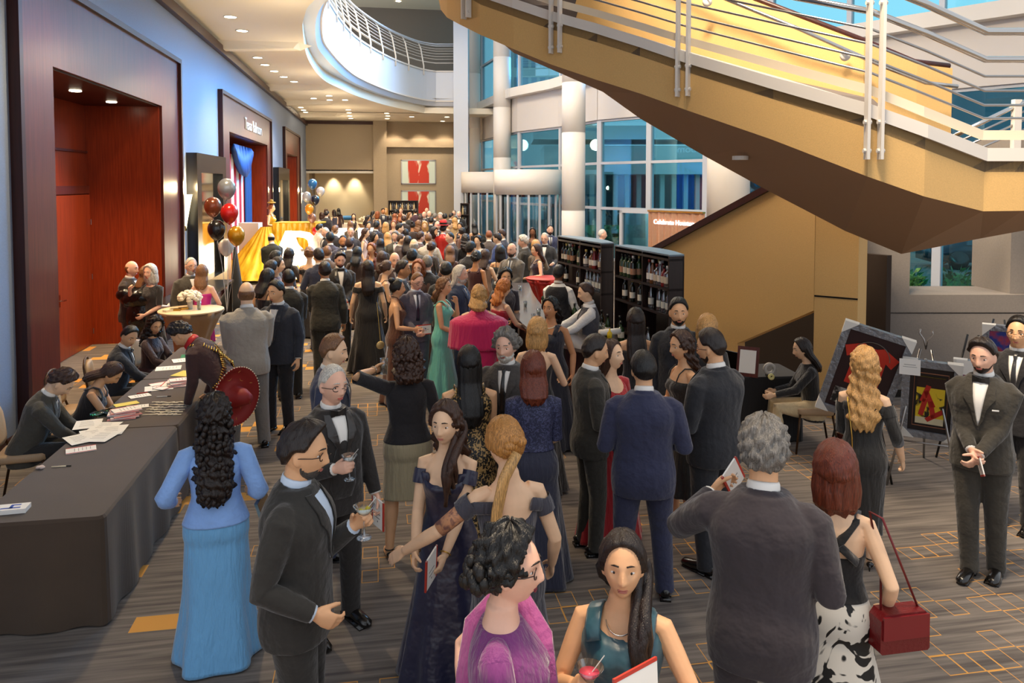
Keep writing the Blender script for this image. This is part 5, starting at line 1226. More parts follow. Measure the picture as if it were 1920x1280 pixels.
# ================================================================ bar
espresso=wood_mat('espresso_wood','1d1312','2b1d1b',.35); topblue=mat('bar_unit_top_windowlit','6f8494',.35)  # blue window light on the unit tops is put into their colour
def bottle_mesh(kind):
    k='btl_'+kind
    if kind=='wine': prof=[(.036,0),(.038,.01),(.038,.19),(.03,.215),(.015,.235),(.014,.29),(.016,.292),(.016,.30)]
    elif kind=='square': prof=[(.042,0),(.043,.01),(.043,.16),(.036,.18),(.016,.195),(.015,.24),(.018,.242),(.018,.262)]
    else: prof=[(.036,0),(.037,.01),(.036,.15),(.028,.2),(.014,.235),(.013,.27),(.017,.272),(.017,.30)]
    me=MB().lathe(prof,k=14).mesh(k,True); lab=MB().lathe([(prof[2][0]+.001,.05),(prof[2][0]+.001,.13)],k=14,cap=False).mesh('label',True); cp=MB().lathe([(prof[-1][0]+.001,prof[-1][1]-.035),(prof[-1][0]+.001,prof[-1][1]+.002)],k=10).mesh('cap',True); return me,lab,cp
BM={k:bottle_mesh(k) for k in('wine','square','spirit')}
gl={'dark':mat('bottle_dark','0f140d',.12,coat=.5),'green':mat('bottle_green','26401f',.12,coat=.5),'clear':glass_mat('bottle_clear',(.75,.78,.78),.5),'amber':mat('bottle_amber','6a3c12',.15,coat=.5),'red':mat('bottle_red','7a1210',.15,coat=.5)}
for a_ in BM.values():
    for q in a_: q.materials.append(None)
def bottle(loc,kind,g,labc,label,group,capc='1b1b1b',parent=None):
    e=empty('bottle',loc,0,label,'bottle',group)
    for nm,me,m in zip(('glass_body','label','cap'),BM[kind],(gl[g],mat('lab_'+labc,labc,.6),mat('cap_'+capc,capc,.4))):
        o=link(nm,me,e); o.material_slots[0].link='OBJECT'; o.material_slots[0].material=m
    return e
def shelf_unit(xa_,Da,xb_,Db,label,key,ztop=2.10):
    a=pl(xa_,Da); c=pl(xb_,Db); d=(c-a); L_=d.length; ang=heading(d); e=empty('bar_shelf_unit',(a.x,a.y,0),ang,label,'shelf')
    s=-1   # depth runs to the local -y (picture right)
    na=13; arc=[(L_*t,-(.20+.14*math.sin(PI*t))) for t in np.linspace(0,1,na)]
    out=[(0,0)]+arc[0:]+[(L_,0)]
    MB().prism([(x,y) for x,y in out][::-1],ztop-.02,ztop).build('top',topblue,e)
    b=MB(); rs=[[(x,y,0),(x,y,ztop-.02),(x,y+.02,ztop-.02),(x,y+.02,0)] for x,y in arc]; b.rings(rs); b.build('back_panel',espresso,e,True)
    for nm,x in (('side_panel',0),('side_panel',L_-.03),('divider',L_*.45)): MB().box(x,x+.03,-.20,0,0,ztop-.02).build(nm,espresso,e)
    for z in (.95,1.37,1.69,ztop-.05): MB().box(0,L_,-.20,0,z-.03,z).build('shelf',espresso,e)
    T=Matrix.Translation((a.x,a.y,0))@Matrix.Rotation(ang,4,'Z')
    rr=random.Random(key)
    for z,row in ((1.69,'top'),(1.37,'lower')):
        for side,(t0,t1) in enumerate(((.05,.42),(.50,.95))):
            n=6 if row=='top' else (5 if side==0 else 3)
            for j in range(n):
                for dep in ((-.05,-.13) if row=='top' else (-.07,)):
                    if rr.random()<.12: continue
                    t=t0+(t1-t0)*(j+.5)/n; x=L_*t+rr.uniform(-.01,.01)
                    if row=='top' and side==1: kind,g,lc=('wine',rr.choice(('dark','green')),rr.choice(('d8cdb8','e8e2d6','b9886a')))
                    elif row=='top': kind,g,lc=(rr.choice(('square','spirit')),rr.choice(('clear','clear','amber','red')),rr.choice(('e8e2d6','d9c9b0','f3efe8')))
                    elif side==1: kind,g,lc=('wine','dark','efe9dc')
                    else: kind,g,lc=('spirit','clear','d8d8d0')
                    sidew='far' if side else 'near'
                    bottle(T@Vector((x,dep,z)),kind,g,lc,'%s bottle on the %s shelf, %s side, %s'%({'dark':'dark wine','green':'green wine','clear':'clear spirit','amber':'amber spirit','red':'red spirit'}[g],row,sidew,key),'%s bottles on the %s shelf %s side of %s'%(g,row,sidew,key),capc=rr.choice(('c9b26a','1b1b1b','7a1a14','dcdcdc')))
    return e,T,L_
U2=shelf_unit(1256,9.2,1153,10.7,'dark bar shelf unit with curved blue-lit top, nearest the stair','right shelf unit')
U1=shelf_unit(1128,11.06,1045.6,12.6,'dark bar shelf unit with curved top, farther and left of the other','left shelf unit')
# back counter
P0=pl(1246,9.25); P1=pl(1020,12.9); d=(P1-P0); L_=d.length; T=Matrix.Translation((P0.x,P0.y,0))@Matrix.Rotation(heading(d),4,'Z')
e=empty('back_bar_counter',(P0.x,P0.y,0),heading(d),'low dark back counter in front of the bottle shelves','counter')
MB().box(0,L_,0,.36,.86,.90).build('worktop',espresso,e); MB().box(.03,L_,.02,.33,0,.86).build('cabinet',espresso,e)
rr_=random.Random(9)
for k in range(22):
    x=.15+k*.17; q=T@Vector((x,rr_.uniform(.06,.2),.90))
    if k%4==3: tumbler(q,'clear glass standing on the low back counter',straw=False,group='clear glasses on the back counter')
    else: bottle(q,rr_.choice(('wine','spirit','square')),rr_.choice(('dark','clear','green')),'e8e2d6','bottle standing on the low back counter behind the bartenders','bottles on the back counter')
q=T@Vector((.55,.17,.9)); e=empty('napkin_stack',q,.3,'stack of beige napkins on the low back counter','napkins'); MB().box(-.13,.13,-.09,.09,0,.03).build('napkins',mat('beige_napkin','d9c8a6',.8),e)
# front bar
BP=[pl(1170,8.5),pl(1110,8.75),pl(1050,9.25),pl(1005,10.1),pl(972,11.4),pl(955,13.0),pl(950,14.6)]
bpn=smooth_poly([(p.x,p.y) for p in BP],5)
e=empty('bar_counter',(BP[0].x,BP[0].y,0),0,'long curving dark bar counter with a polished grey top','bar counter'); o=Vector((BP[0].x,BP[0].y,0))
PP=[Vector((x,y,0)) for x,y in bpn]; nb=normals(PP); nb=[n if n.dot(RT)>0 else -n for n in nb]
rs=[[p-n*.12-o+Vector((0,0,1.03)),p+n*.42-o+Vector((0,0,1.03)),p+n*.42-o+Vector((0,0,1.07)),p-n*.12-o+Vector((0,0,1.07))] for p,n in zip(PP,nb)]
MB().rings(rs).build('worktop',mat('bar_top_stone','5d585b',.18,coat=.4),e)
rs=[[p-o,p+n*.3-o,p+n*.3-o+Vector((0,0,1.03)),p-o+Vector((0,0,1.03))] for p,n in zip(PP,nb)]
MB().rings(rs).build('front_panel',espresso,e)
def onbar(x,y): return rz(x,y,1.07)
e=empty('bar_mat',onbar(1092,616),.5,'dark bar mat with a blue folded towel at the near end of the bar','bar mat'); MB().box(-.16,.16,-.1,.1,0,.012).build('mat',blackm,e); MB().box(-.12,.1,-.07,.06,.012,.02).build('towel',mat('blue_towel','b9c6dd',.8),e)
e=empty('towel_roll',onbar(1143,628),.2,'white rolled towel lying on the near end of the bar','towel'); MB().tube([(-.14,0,.04),(.14,0,.04)],.04,16).build('roll',paper,e,True)
for k,(x,y) in enumerate(((1098,608),(1112,612),(1088,600),(1125,618))): tumbler(onbar(x,y),'empty clear glass near the blue towel on the bar',straw=False,group='empty glasses near the blue towel',h=.1)
for k,(x,y) in enumerate(((1043,552),(942,532))):
    e=empty('serving_caddy',onbar(x,y+18),.3,['white T-shaped caddy with napkins on the bar in front of the far bartender','white caddy with cups farther along the bar'][k],'caddy'); MB().box(-.03,.03,-.03,.03,0,.16).build('stem',whitem,e); MB().box(-.13,.13,-.07,.07,.16,.2).build('tray',whitem,e); MB().box(-.06,.02,-.05,.05,.2,.27).build('napkins',paper,e)
for k,(x,y) in enumerate(((965,560),(985,575),(1010,590),(1000,600),(975,545))): tumbler(onbar(x,y),'small clear drink glass along the bar front edge',straw=False,group='small glasses along the bar',h=.09)
for x,y in ((1241,612),(1143,636)):
    e=empty('condiment_bottle',onbar(x,y) if x<1200 else T@Vector((.1,.2,.9)),0,'yellow squeeze bottle %s'%('on the back counter' if x>1200 else 'at the near tip of the bar'),'bottle'); MB().lathe([(.028,0),(.03,.08),(.012,.1),(.006,.13)],k=14).build('body',mat('yellow_plastic','e3c21f',.4),e,True)
# far shelf units
def farunit(x0,x1,y0,D,label,zb=0):
    a=rD(x0,y0,D); c=rD(x1,y0,D); L_=(c-a).length; e=empty('bar_shelf_unit',(a.x,a.y,0),-YAW,label,'shelf')
    MB().box(0,L_,.3,.33,0,a.z).build('back_panel',espresso,e); MB().box(0,L_,0,.3,a.z-.04,a.z).build('top',espresso,e)
    for x in (0,L_-.04): MB().box(x,x+.04,0,.3,0,a.z).build('side_panel',espresso,e)
    for k in (1,2,3): MB().box(.04,L_-.04,0,.3,a.z-.5*k-.03,a.z-.5*k).build('shelf',espresso,e)
    T=Matrix.Translation((a.x,a.y,0))@Matrix.Rotation(-YAW,4,'Z')
    n=int(L_/.11)
    for k in (1,2):
        for j in range(n):
            e2=link('bottle',BM['wine'][0],None,T@Vector((.1+j*(L_-.2)/n,.12,a.z-.5*k)),label='bottle in the %s row of the %s'%(['','upper','second'][k],label.split(',')[0]),cat='bottle',group='bottles row %d of %s'%(k,label.split(',')[0])); e2.material_slots[0].link='OBJECT'; e2.material_slots[0].material=(gl['clear'] if j%3 else mat('bottle_pale','c9b48a',.3))
            e2.scale=(1.3,1.3,1.3)
farunit(728,783,376,40,'far dark shelf unit below the red pictures'); farunit(863,880,381,34,'narrow dark shelf unit beside the square white column')
# ================================================================ right side: easels and cashier table
wrap=mat('wrapped_frame','8c8f96',.25,.3,bump=.8,bscale=14); corner=mat('corner_protector','e9e6df',.6)
def easel_frame(px,py,D,W_,H_,roll,tilt,label,art,z=None,legcol=steel):
    c=rD(px,py,D); e=empty('framed_artwork',c,0,label,'framed artwork'); v=Vector((c.x,c.y,0)).normalized(); yaw=math.atan2(-v.x,v.y)
    e.rotation_mode='QUATERNION'; e.rotation_quaternion=(Matrix.Rotation(yaw,4,'Z')@Matrix.Rotation(R_(-tilt),4,'X')@Matrix.Rotation(R_(roll),4,'Y')).to_quaternion()
    t=.07
    MB().box(-W_/2,W_/2,0,.05,-H_/2,-H_/2+t).box(-W_/2,W_/2,0,.05,H_/2-t,H_/2).box(-W_/2,-W_/2+t,0,.05,-H_/2+t,H_/2-t).box(W_/2-t,W_/2,0,.05,-H_/2+t,H_/2-t).build('frame',wrap,e)
    for sx in (-1,1):
        for sz in (-1,1):
            b=MB(); q=.13; b.add([(sx*W_/2*1.01,-.008,sz*H_/2*1.01),(sx*(W_/2-q),-.008,sz*H_/2*1.01),(sx*(W_/2),-.008,sz*(H_/2-q)),(sx*W_/2*1.01,.055,sz*H_/2*1.01),(sx*(W_/2-q),.055,sz*H_/2*1.01),(sx*(W_/2),.055,sz*(H_/2-q))],[(0,1,2),(5,4,3),(0,3,4,1),(1,4,5,2),(2,5,3,0)]); b.build('corner_protector',corner,e)
    art(e,W_-2*t,H_-2*t); return e,c,yaw
def art_jersey(e,w,h):
    MB().box(-w/2,w/2,.02,.03,-h/2,h/2).build('mat_board',mat('maroon_board','2b1418',.5),e)
    b=MB(); s=w*.52; b.add([(x*s,.012,z*s+h*.12) for x,z in ((-.35,.85),(-.12,.74),(.12,.74),(.35,.85),(.95,.55),(.78,.15),(.55,.3),(.58,-.9),(-.58,-.9),(-.55,.3),(-.78,.15),(-.95,.55))]+[(x*s,.02,z*s+h*.12) for x,z in ((-.35,.85),(-.12,.74),(.12,.74),(.35,.85),(.95,.55),(.78,.15),(.55,.3),(.58,-.9),(-.58,-.9),(-.55,.3),(-.78,.15),(-.95,.55))],[tuple(range(12)),tuple(range(23,11,-1))]+[(i,(i+1)%12,12+(i+1)%12,12+i) for i in range(12)]); b.build('red_jersey',mat('jersey_red','c8321e',.7),e)
    b=MB(); b.lathe([(.0,.0),(.045,.0),(.045,.003),(0,.003)],(-w*.17,.008,h*.22),20,Matrix.Rotation(PI/2,4,'X')); b.build('round_badge',inkd,e)
    MB().box(-w*.42,w*.1,.010,.018,-h*.44,-h*.24).build('photo_inset',two_tone('bw_photo','1d1a1a','b9b0a8',14,.42,.58),e)
    MB().tube([(w*.35*math.cos(t),.012,h*.2+h*.22*math.sin(t)) for t in np.linspace(.2,PI-.6,14)],.005,6).build('curved_border',steel,e)
def art_poster(e,w,h):
    MB().box(-w/2,w/2,.02,.03,-h/2,h/2).build('mat_board',mat('dark_board','221b1d',.5),e)
    MB().box(-w*.40,w*.40,.012,.02,-h*.42,-h*.41).box(-w*.40,w*.40,.012,.02,h*.41,h*.42).box(-w*.40,-w*.39,.012,.02,-h*.42,h*.42).box(w*.39,w*.40,.012,.02,-h*.42,h*.42).build('inner_border',mat('copper_line','a8745a',.4,.4),e)
    MB().box(-w*.33,w*.33,.008,.018,-h*.37,h*.36).build('poster_field',two_tone('poster_abstract','e3c42c','1c1812',7,.56,.62,.5,'NOISE',(1,1,.8),4,dist=1.5),e)
    MB().box(-w*.33,w*.33,.004,.016,h*.20,h*.36).build('poster_heading',mat('poster_dark','2a1512',.5),e)
    b=MB(); 
    for k,(x,z,a) in enumerate(((-.12,.08,.3),(-.02,.02,-.4),(-.16,-.08,.2),(.05,-.10,-.2),(.12,-.17,.9))): b.box(-.022,.022,.003,.012,-.09,.09,Matrix.Translation((x*w/.5*.5,0,z*h/.6*.8))@Matrix.Rotation(a,4,'Y'))
    b.build('red_shapes',mat('poster_red','b8261c',.5),e)
    MB().box(-w*.33,w*.33,.004,.014,-h*.37,-h*.27).build('poster_base',mat('poster_cream','d8cfae',.6),e)
def art_blue(e,w,h): MB().box(-w/2,w/2,.02,.03,-h/2,h/2).build('picture',two_tone('blue_red_picture','2c3f8a','b5402f',8,.4,.6,.3),e)
def easel(c,yaw,hz_,label,m,wd=.5):
    e=empty('easel',(c.x,c.y,0),yaw,label,'easel'); 
    for s in (-1,1): MB().tube([(s*wd*.62,-.28,0),(s*.05,.10,hz_)],.011,8).build('leg',m,e,True)
    MB().tube([(0,.75,0),(0,.12,hz_-.1)],.011,8).build('leg',m,e,True)
    z=.42; MB().tube([(-wd*.42,-.12,z),(wd*.42,-.12,z)],.008,8).build('crossbar',m,e,True); return e
E1=easel_frame(1620,704,7.75,.66,1.02,16,-12,'large framed red sports jersey wrapped in plastic, tilted on an easel',art_jersey); easel(E1[1]+FW*.1,E1[2],1.25,'black easel carrying the tilted jersey frame',black)
E2=easel_frame(1744,752,7.45,.51,.82,2.0,-12,'framed yellow and red comic style print in grey plastic wrap on an easel',art_poster); ee=easel(E2[1]+FW*.1,E2[2],1.3,'silver easel with curled top prongs carrying the comic style print',steel)
for s in (-1,1): MB().tube([(0,.1,1.30),(s*.02,.1,1.4),(s*.06,.1,1.46),(s*.05,.1,1.50)],.007,8).build('prong',steel,ee,True)
p=E2[1]; e=empty('bid_sheet',rD(1706,688,7.32),E2[2],'white typed sheet clipped to the top corner of the comic style print','paper'); MB().box(-.09,.09,0,.004,-.075,.075).build('sheet',paper,e); MB().box(-.05,.05,-.001,.0,.02,.025).box(-.06,.06,-.001,.0,0,.004).build('print',ink,e)
E3=easel_frame(1882,655,8.6,.42,.55,0,-8,'framed blue and red picture on an easel behind the standing pair',art_blue); easel(E3[1]+FW*.1,E3[2],1.4,'easel behind the standing pair holding the blue picture',black)
E4=easel_frame(1832,740,8.2,.45,.75,0,-8,'framed print partly hidden behind the standing person in the bow tie',art_blue); easel(E4[1]+FW*.1,E4[2],1.3,'easel half hidden behind the standing person in the bow tie',black)
e=empty('bid_sheet',rD(1818,690,8.0),E4[2],'white typed sheet on the half hidden frame','paper'); MB().box(-.12,.12,0,.004,-.075,.075).build('sheet',paper,e)
# cashier table
a=pl(1385,8.75); e_=drape_cloth('tablecloth',.62,.75,.76,clothblk,'black cloth over the small cashier table by the stair pier',(pl(1428,9.0).x,pl(1428,9.0).y,0),-YAW+.1)
e=empty('folding_table',(pl(1428,9.0).x,pl(1428,9.0).y,0),-YAW+.1,'small table hidden under the black cashier cloth','table'); MB().box(-.34,.34,-.28,.28,.70,.74).build('tabletop',blackm,e)
for sx in (-.3,.3):
    for sy in (-.24,.24): MB().tube([(sx,sy,0),(sx,sy,.7)],.014,8).build('leg',steel,e)
pz=rz(1443,706,.76); e=empty('tape_dispenser',pz,-YAW,'white tape ring dispenser beside the seated cashier','tape dispenser'); MB().lathe([(.035,-.02),(.07,-.02),(.07,.02),(.035,.02),(.035,-.02)],(0,0,.09),24,Matrix.Rotation(PI/2,4,'X'),cap=False).build('ring',mat('grey_plastic','b9b6b0',.4),e,True); MB().box(-.04,.04,-.03,.03,0,.03).build('base',black,e)
e=empty('tape_roll',rz(1446,712,.76),-YAW,'small yellowish tape roll in front of the dispenser','tape'); MB().lathe([(.012,-.012),(.035,-.012),(.035,.012),(.012,.012),(.012,-.012)],(0,0,.036),18,Matrix.Rotation(PI/2,4,'X'),cap=False).build('roll',mat('tape_yellow','d8cf8c',.4),e,True)
e=empty('framed_sign',rz(1400,706,.76),-YAW-.5,'small framed white sign standing on the cashier table','sign'); MB().box(-.12,.12,-.01,.015,0,.34,Matrix.Rotation(-.3,4,'X')).build('frame',mahog,e); MB().box(-.09,.09,-.014,-.01,.04,.30,Matrix.Rotation(-.3,4,'X')).build('card',paper,e)
e=empty('laptop',rz(1388,690,.76),-YAW+2.2,'dark open laptop at the back of the cashier table','laptop'); MB().box(-.16,.16,-.11,.11,0,.015).build('base',black,e); MB().box(-.16,.16,-.005,.005,0,.22,Matrix.Translation((0,.11,.015))@Matrix.Rotation(-.3,4,'X')).build('screen',black,e)

ta=rX(459,236,XW+.07); tb=rX(490,242,XW+.07); me=text_mesh('Texas Ballroom',.30,.02); k_=(tb.y-ta.y)/max(me.vertices,key=lambda v:v.co.x).co.x/2
me.materials.append(mat('sign_letters','e6e2da',.4)); o=link('sign_letters',me,None,((ta+tb)/2),(PI/2,0,PI/2),label='white raised letters on the wood above the middle portal',cat='sign'); o.scale=(k_,1.7,1)
# ================================================================ the guests
def basis(X,Y):
    X=X.normalized(); Y=(Y-X*Y.dot(X)).normalized(); Z=X.cross(Y); m=Matrix((X,Y,Z)).transposed(); return m
def put(e,loc,m3): e.rotation_mode='QUATERNION'; e.rotation_quaternion=m3.to_quaternion(); e.location=loc; return e
def martini(pr,s,label,col='e8e4d8',olives=False,stick=True,dz=-.085,group=None):
    g,th,hd,n=grip(pr,s); e=empty('martini_glass',g+Vector((0,0,dz)),0,label,'glass',group)
    MB().lathe([(.036,0),(.034,.004),(.006,.012),(.004,.05),(.005,.085),(.012,.10),(.052,.155),(.050,.155),(.008,.102)],k=24,cap=True).build('glass_body',clr,e,True)
    MB().lathe([(.008,.104),(.036,.136)],k=20).build('drink',mat('drink_'+col,col,.15),e,True)
    if olives: MB().ell((0,0,.125),.013,10,7).ell((.018,.004,.138),.013,10,7).ell((-.016,0,.13),.012,10,7).build('olives',mat('olive','b9a82c',.4),e,True)
    if stick: MB().tube([(-.01,0,.11),(.055,0,.19)],.002,6).build('pick',whitem,e)
    return e
def wine(pr,s,label,col='2a0a12',dz=-.09):
    g,th,hd,n=grip(pr,s); e=empty('wine_glass',g+Vector((0,0,dz)),0,label,'glass')
    MB().lathe([(.034,0),(.032,.004),(.005,.01),(.004,.07),(.02,.085),(.038,.12),(.036,.17),(.034,.17),(.036,.12),(.01,.085)],k=20).build('glass_body',clr,e,True)
    MB().lathe([(.015,.086),(.035,.118),(.034,.13)],k=18).build('wine',mat('drink_'+col,col,.15),e,True); return e
def cup(pr,s,label,col='d8d0b0',straw=False,dz=-.05):
    g,th,hd,n=grip(pr,s); return tumbler(g+Vector((0,0,dz)),label,col,straw)
def program(pr,s,label,tilt=0,out=.05,side=0,group=None,w=.135,h=.21,txt=False):
    g,th,hd,n=grip(pr,s); m=basis(hd,n)@Matrix.Rotation(R_(tilt),3,'Y'); e=empty('program_booklet',(0,0,0),0,label,'booklet',group); put(e,g-n*.012+hd*out+th*side,m)
    MB().box(-w/2,w/2,-.004,.004,-h/2,h/2).build('pages',paper,e)
    MB().box(-w/2-.0005,-w/2+.012,-.0045,.0045,-h/2,h/2).box(w/2-.012,w/2+.0005,-.0045,.0045,-h/2,h/2).build('film_strip_edge',redp,e)
    MB().box(-.03,.03,-.005,.005,-.0,.006).box(-.025,.025,-.005,.005,.03,.036).ell((0,0,.06),(.012,.0052,.012),10,6).build('print',ink,e); return e
def bracelet(pr,s,m,name='bracelet',label=None):
    Sh,E,W,hd,n,th=arm(pr['sp'],s); q=(W-E).normalized(); c=W-q*.015; a=q.orthogonal().normalized(); b_=q.cross(a)
    me=MB().tube([c+(a*math.cos(t)+b_*math.sin(t))*.031 for t in np.linspace(0,2*PI,17)],.004,6).mesh(name,True); me.materials.append(m); return link(name,me,pr['root'])
silver=mat('silver_jewel','d9d6cf',.2,1)
# ---- foreground
a=P(945,1000,1.72,84,'person in a draped magenta purple gown with short curly black hair and round glasses','f',out='sleeved',c='7a2a72',dress=dict(sleeve=.3,top=1.43),arms=('waist','behind'),head=(-4,0),hair=('curly','black',.05),glasses=1,skin_=4,w=1.15,hs=1.13,lip='7a2030')
MB().tube([bend_full(Vector(p),0) for p in ((.02,.15,1.20),(-.08,.12,1.33),(-.125,.04,1.425),(-.135,-.03,1.42),(-.12,-.12,1.33),(-.10,-.15,1.15),(-.10,-.16,.9))],[(.012,.05),(.012,.055),(.012,.06),(.012,.06),(.012,.055),(.012,.05),(.012,.05)],12,up=(0,0,1)).build('shoulder_drape',fab('a84a8a','chiffon'),a['root'],True)
a=P(1168,1003,1.60,-8,'person in a sleeveless teal dress holding a pink cocktail, dark hair over one shoulder','f',out='sleeveless',c='24505e',dress=dict(fab='satin',top=1.43,scoop=(.10,.03),strapx=.098,strapw=.034),arms=((.15,.27,1.25),(.21,.27,1.22)),head=(8,-4),hair=('long-f','dark',.12),skin_=1,w=1.14,curl=(.9,.8),hs=1.1)
martini(a,1,'martini glass of pink cocktail held by the person in the teal dress','e8556a'); program(a,-1,'large white programme with red film border held beside the teal dress',80,.10,.04,w=.2,h=.28); 
g,th,hd,n=grip(a,-1); tumbler(g+Vector((.02,-.08,-.10)),'pale lime drink with a straw held in front of the large programme','e9efc8',True)
MB().tube([(.062*math.cos(t),.035+.075*math.sin(t),1.415-.035*max(0,math.sin(t))) for t in np.linspace(-.3,PI+.3,24)],.003,6).build('necklace',silver,a['root'],True)
a=P(1433,797,1.87,177,'tall person in a dark plum suit with wavy grey hair, back turned, at lower right','m',c='2a2428',arms=((.20,.20,1.04),(.25,.34,1.30)),head=(8,4),hair=('messy','grey'),w=1.17,belly=.03,jl=.74,hs=1.1); program(a,-1,'white programme with red edge held up left of the plum suit',20,.06)
a=P(1568,840,1.66,185,'person with a round auburn bob, black cross-back top and black and white floral skirt','f',out='strapless',c='121112',dress=dict(top=1.22,bot=1.0,flare=0,fab='wool',lower=dict(ins=-.004,top=1.05,bot=.02,flare=.16,folds=12,c='floral_bw')),arms=((.25,.02,.93),(.23,.08,.92)),hair=('bob','auburn'),w=1.02,skin_=0,hs=1.12)
for s in (1,-1): MB().tube([(s*.105,.03,1.425),(s*.088,-.06,1.40),(s*.02,-.118,1.32),(-s*.04,-.122,1.27),(-s*.10,-.10,1.21)],[(.008,.026)]*5,6,up=(0,0,1)).build('strap',fab('121112'),a['root'],True)
q=a['mw']; e=empty('shoulder_bag',q@Vector((.30,-.06,.93)),a['root'].rotation_euler[2]+.5,'dark red leather shoulder bag hanging beside the floral skirt','bag')
MB().rings([[(-.13*s_,-.045,z),(.13*s_,-.045,z),(.13*s_,.045,z),(-.13*s_,.045,z)] for z,s_ in ((-.13,.92),(-.12,1),(.03,.98),(.06,.8))]).build('body',mat('red_leather','6d1418',.35,bump=.3,bscale=60),e); MB().box(-.12,.12,-.055,-.045,-.06,.05).build('flap',mat('red_leather2','7d1a20',.35),e)
im=e.location; sh=q@Vector((.15,-.02,1.45)); MB().tube([Vector((-.10,0,.05)),Vector((-.08,.03,.22)),Vector((-.11,.08,.50)),Vector((-.10,-.0,.50)),Vector((.10,0,.05))],.006,6).build('strap',mat('red_leather','6d1418'),e,True)
a=P(620,685,1.76,28,'person in a black tuxedo with short grey hair and dark glasses holding a cocktail','m',c='1f1b19',tie='bow',vest='1f1b19',arms=((.12,.27,1.17),(.27,.10,.86)),head=(4,2),hair=('crop','white'),glasses=1,skin_=4,w=1.08,belly=.02,curl=(.85,.6),two='2a2523',hs=1.1,legs='wide')
martini(a,1,'martini glass of pale cocktail held by the person in the tuxedo'); program(a,-1,'folded programme held low in the tuxedoed person’s other hand',60,.04)
a=P(556,795,1.82,72,'person in a charcoal suit in profile with glasses, short beard and an olive cocktail','m',c='1f1d1a',arms=((.19,.13,.98),(.04,.25,1.27)),head=(0,6),hair=('quiff','dark'),beard=('salt',.005),glasses=1,skin_=1,w=1.06,curl=(.6,.9),shirt='cfe0f4',hs=1.08,legs='close')
martini(a,-1,'martini glass with three green olives held by the person in profile','e9e6cf',True)
a=P(402,745,1.625,176,'person in a light blue gown with long dark wavy hair, back turned by the table','f',out='sleeved',c='6f92d8',dress=dict(top=1.43,bot=.93,flare=.0,sleeve=.95,fab='wool',lower=dict(ins=-.005,top=1.0,bot=.015,flare=.07,folds=6,tight=.08,train=1,c='6fb0e2')),arms=((.235,.16,1.03),(.29,.12,1.03)),hair=('curly','dark',.50),w=1.17,hs=1.06,aw=1.1)
e=empty('clutch_bag',a['mw']@Vector((.30,.10,.93)),1.2,'silver evening clutch held at the side of the light blue gown','bag'); MB().box(-.09,.09,-.012,.012,-.06,.06,Matrix.Rotation(1.1,4,'Y')).build('body',silver,e)
a=P(952,793,1.70,197,'person in a dark grey gown with blonde updo, one tattooed arm stretched out','f',out='off',c='3b3944',dress=dict(top=1.36,scoop=(.02,.14)),arms=('down2',(.60,.22,.98)),head=(14,6),hair=('updo','gold'),w=1.10,skin_=0,curl=(.4,.15),hs=1.12)
MB().tube([(.02,-.10,1.62),(-.06,-.13,1.50),(-.10,-.14,1.34),(-.12,-.135,1.16),(-.11,-.13,1.02)],[(.03,.03),(.035,.022),(.035,.02),(.028,.016),(.008,.006)],12).build('hair',hairm('blonde'),a['root'],True)
Sh,E,W,hd,n,th=arm(a['sp'],-1); MB().tube([Sh.lerp(E,.25),Sh.lerp(E,.5),Sh.lerp(E,.95)],[.0475,.0445,.041],14).build('tattoo',two_tone('tattoo_skin','d59a72','8d6258',26,.45,.6,.5,'NOISE',(1,1,1),3,dist=1),a['root'],True)
a=P(838,753,1.68,-14,'person in a satin navy off-shoulder gown with long brown wavy hair, looking to the left','f',out='off',c='242440',dress=dict(fab='satin',scoop=(.07,.02)),arms=((.13,.26,.93),(.05,.30,.92)),head=(-8,1),hair=('wavy-f','brown',.26),skin_=0,curl=(.7,.7),legs='close',w=.98)
program(a,-1,'white programme with red film edge held by the navy satin gown',30,.02,.08); bracelet(a,1,brass); bracelet(a,-1,brass,'wristwatch')
a=P(763,637,1.72,188,'person in a black top and short beige skirt with curly brown hair raising a glass','f',out='half',c='171416',dress=dict(top=1.43,bot=.95,flare=0,sleeve=.5,fab='wool',fold_amp=0,lower=dict(ins=-.004,top=1.0,bot=.50,flare=.05,folds=5,c='a89a7a')),arms=('down',(.25,.10,1.50)),hair=('curly','brown',.16),skin_=1,w=1.1,legs='wide',curl=(.5,.9)); cup(a,-1,'tall glass with a straw raised beside the curly brown hair','e4dcc0',True); bracelet(a,-1,silver)
a=P(950,618,1.765,-12,'person with curly grey hair and full grey beard in a dark suit and tie','m',c='33302e',arms=('down','down'),head=(-6,4),hair=('curly','grey',.0),beard=('white',.016),tie='0e0d0e',vest='151415',skin_=4,w=1.1,lod=0,seed=2)
a=P(880,651,1.70,186,'person in a black and gold lace dress with long straight black hair, back turned','f',out='sleeveless',c='gold_lace',dress=dict(top=1.42,scoop=(.02,.02)),arms=('waist','waist'),hair=('long','black',.42),w=1.18,skin_=1)
a=P(1000,661,1.71,184,'person in a long navy dress with lace shoulders and straight auburn hair, back turned','f',out='sleeved',c='navy_lace',dress=dict(sleeve=.5,top=1.44,fab='wool',bot=1.03,lower=dict(ins=-.004,top=1.08,bot=.02,flare=.10,folds=7,c='24263c')),arms=('waist','waist'),hair=('long','auburn',.20),w=1.06,skin_=0)
a=P(1108,629,1.74,108,'slim person in a dark olive suit with short dark hair, in profile facing right','m',c='2a2822',arms=((.16,.22,1.0),(.10,.26,1.02)),head=(-4,8),hair=('short','dark'),legs='stand',w=.98,shirt='f2efe9')
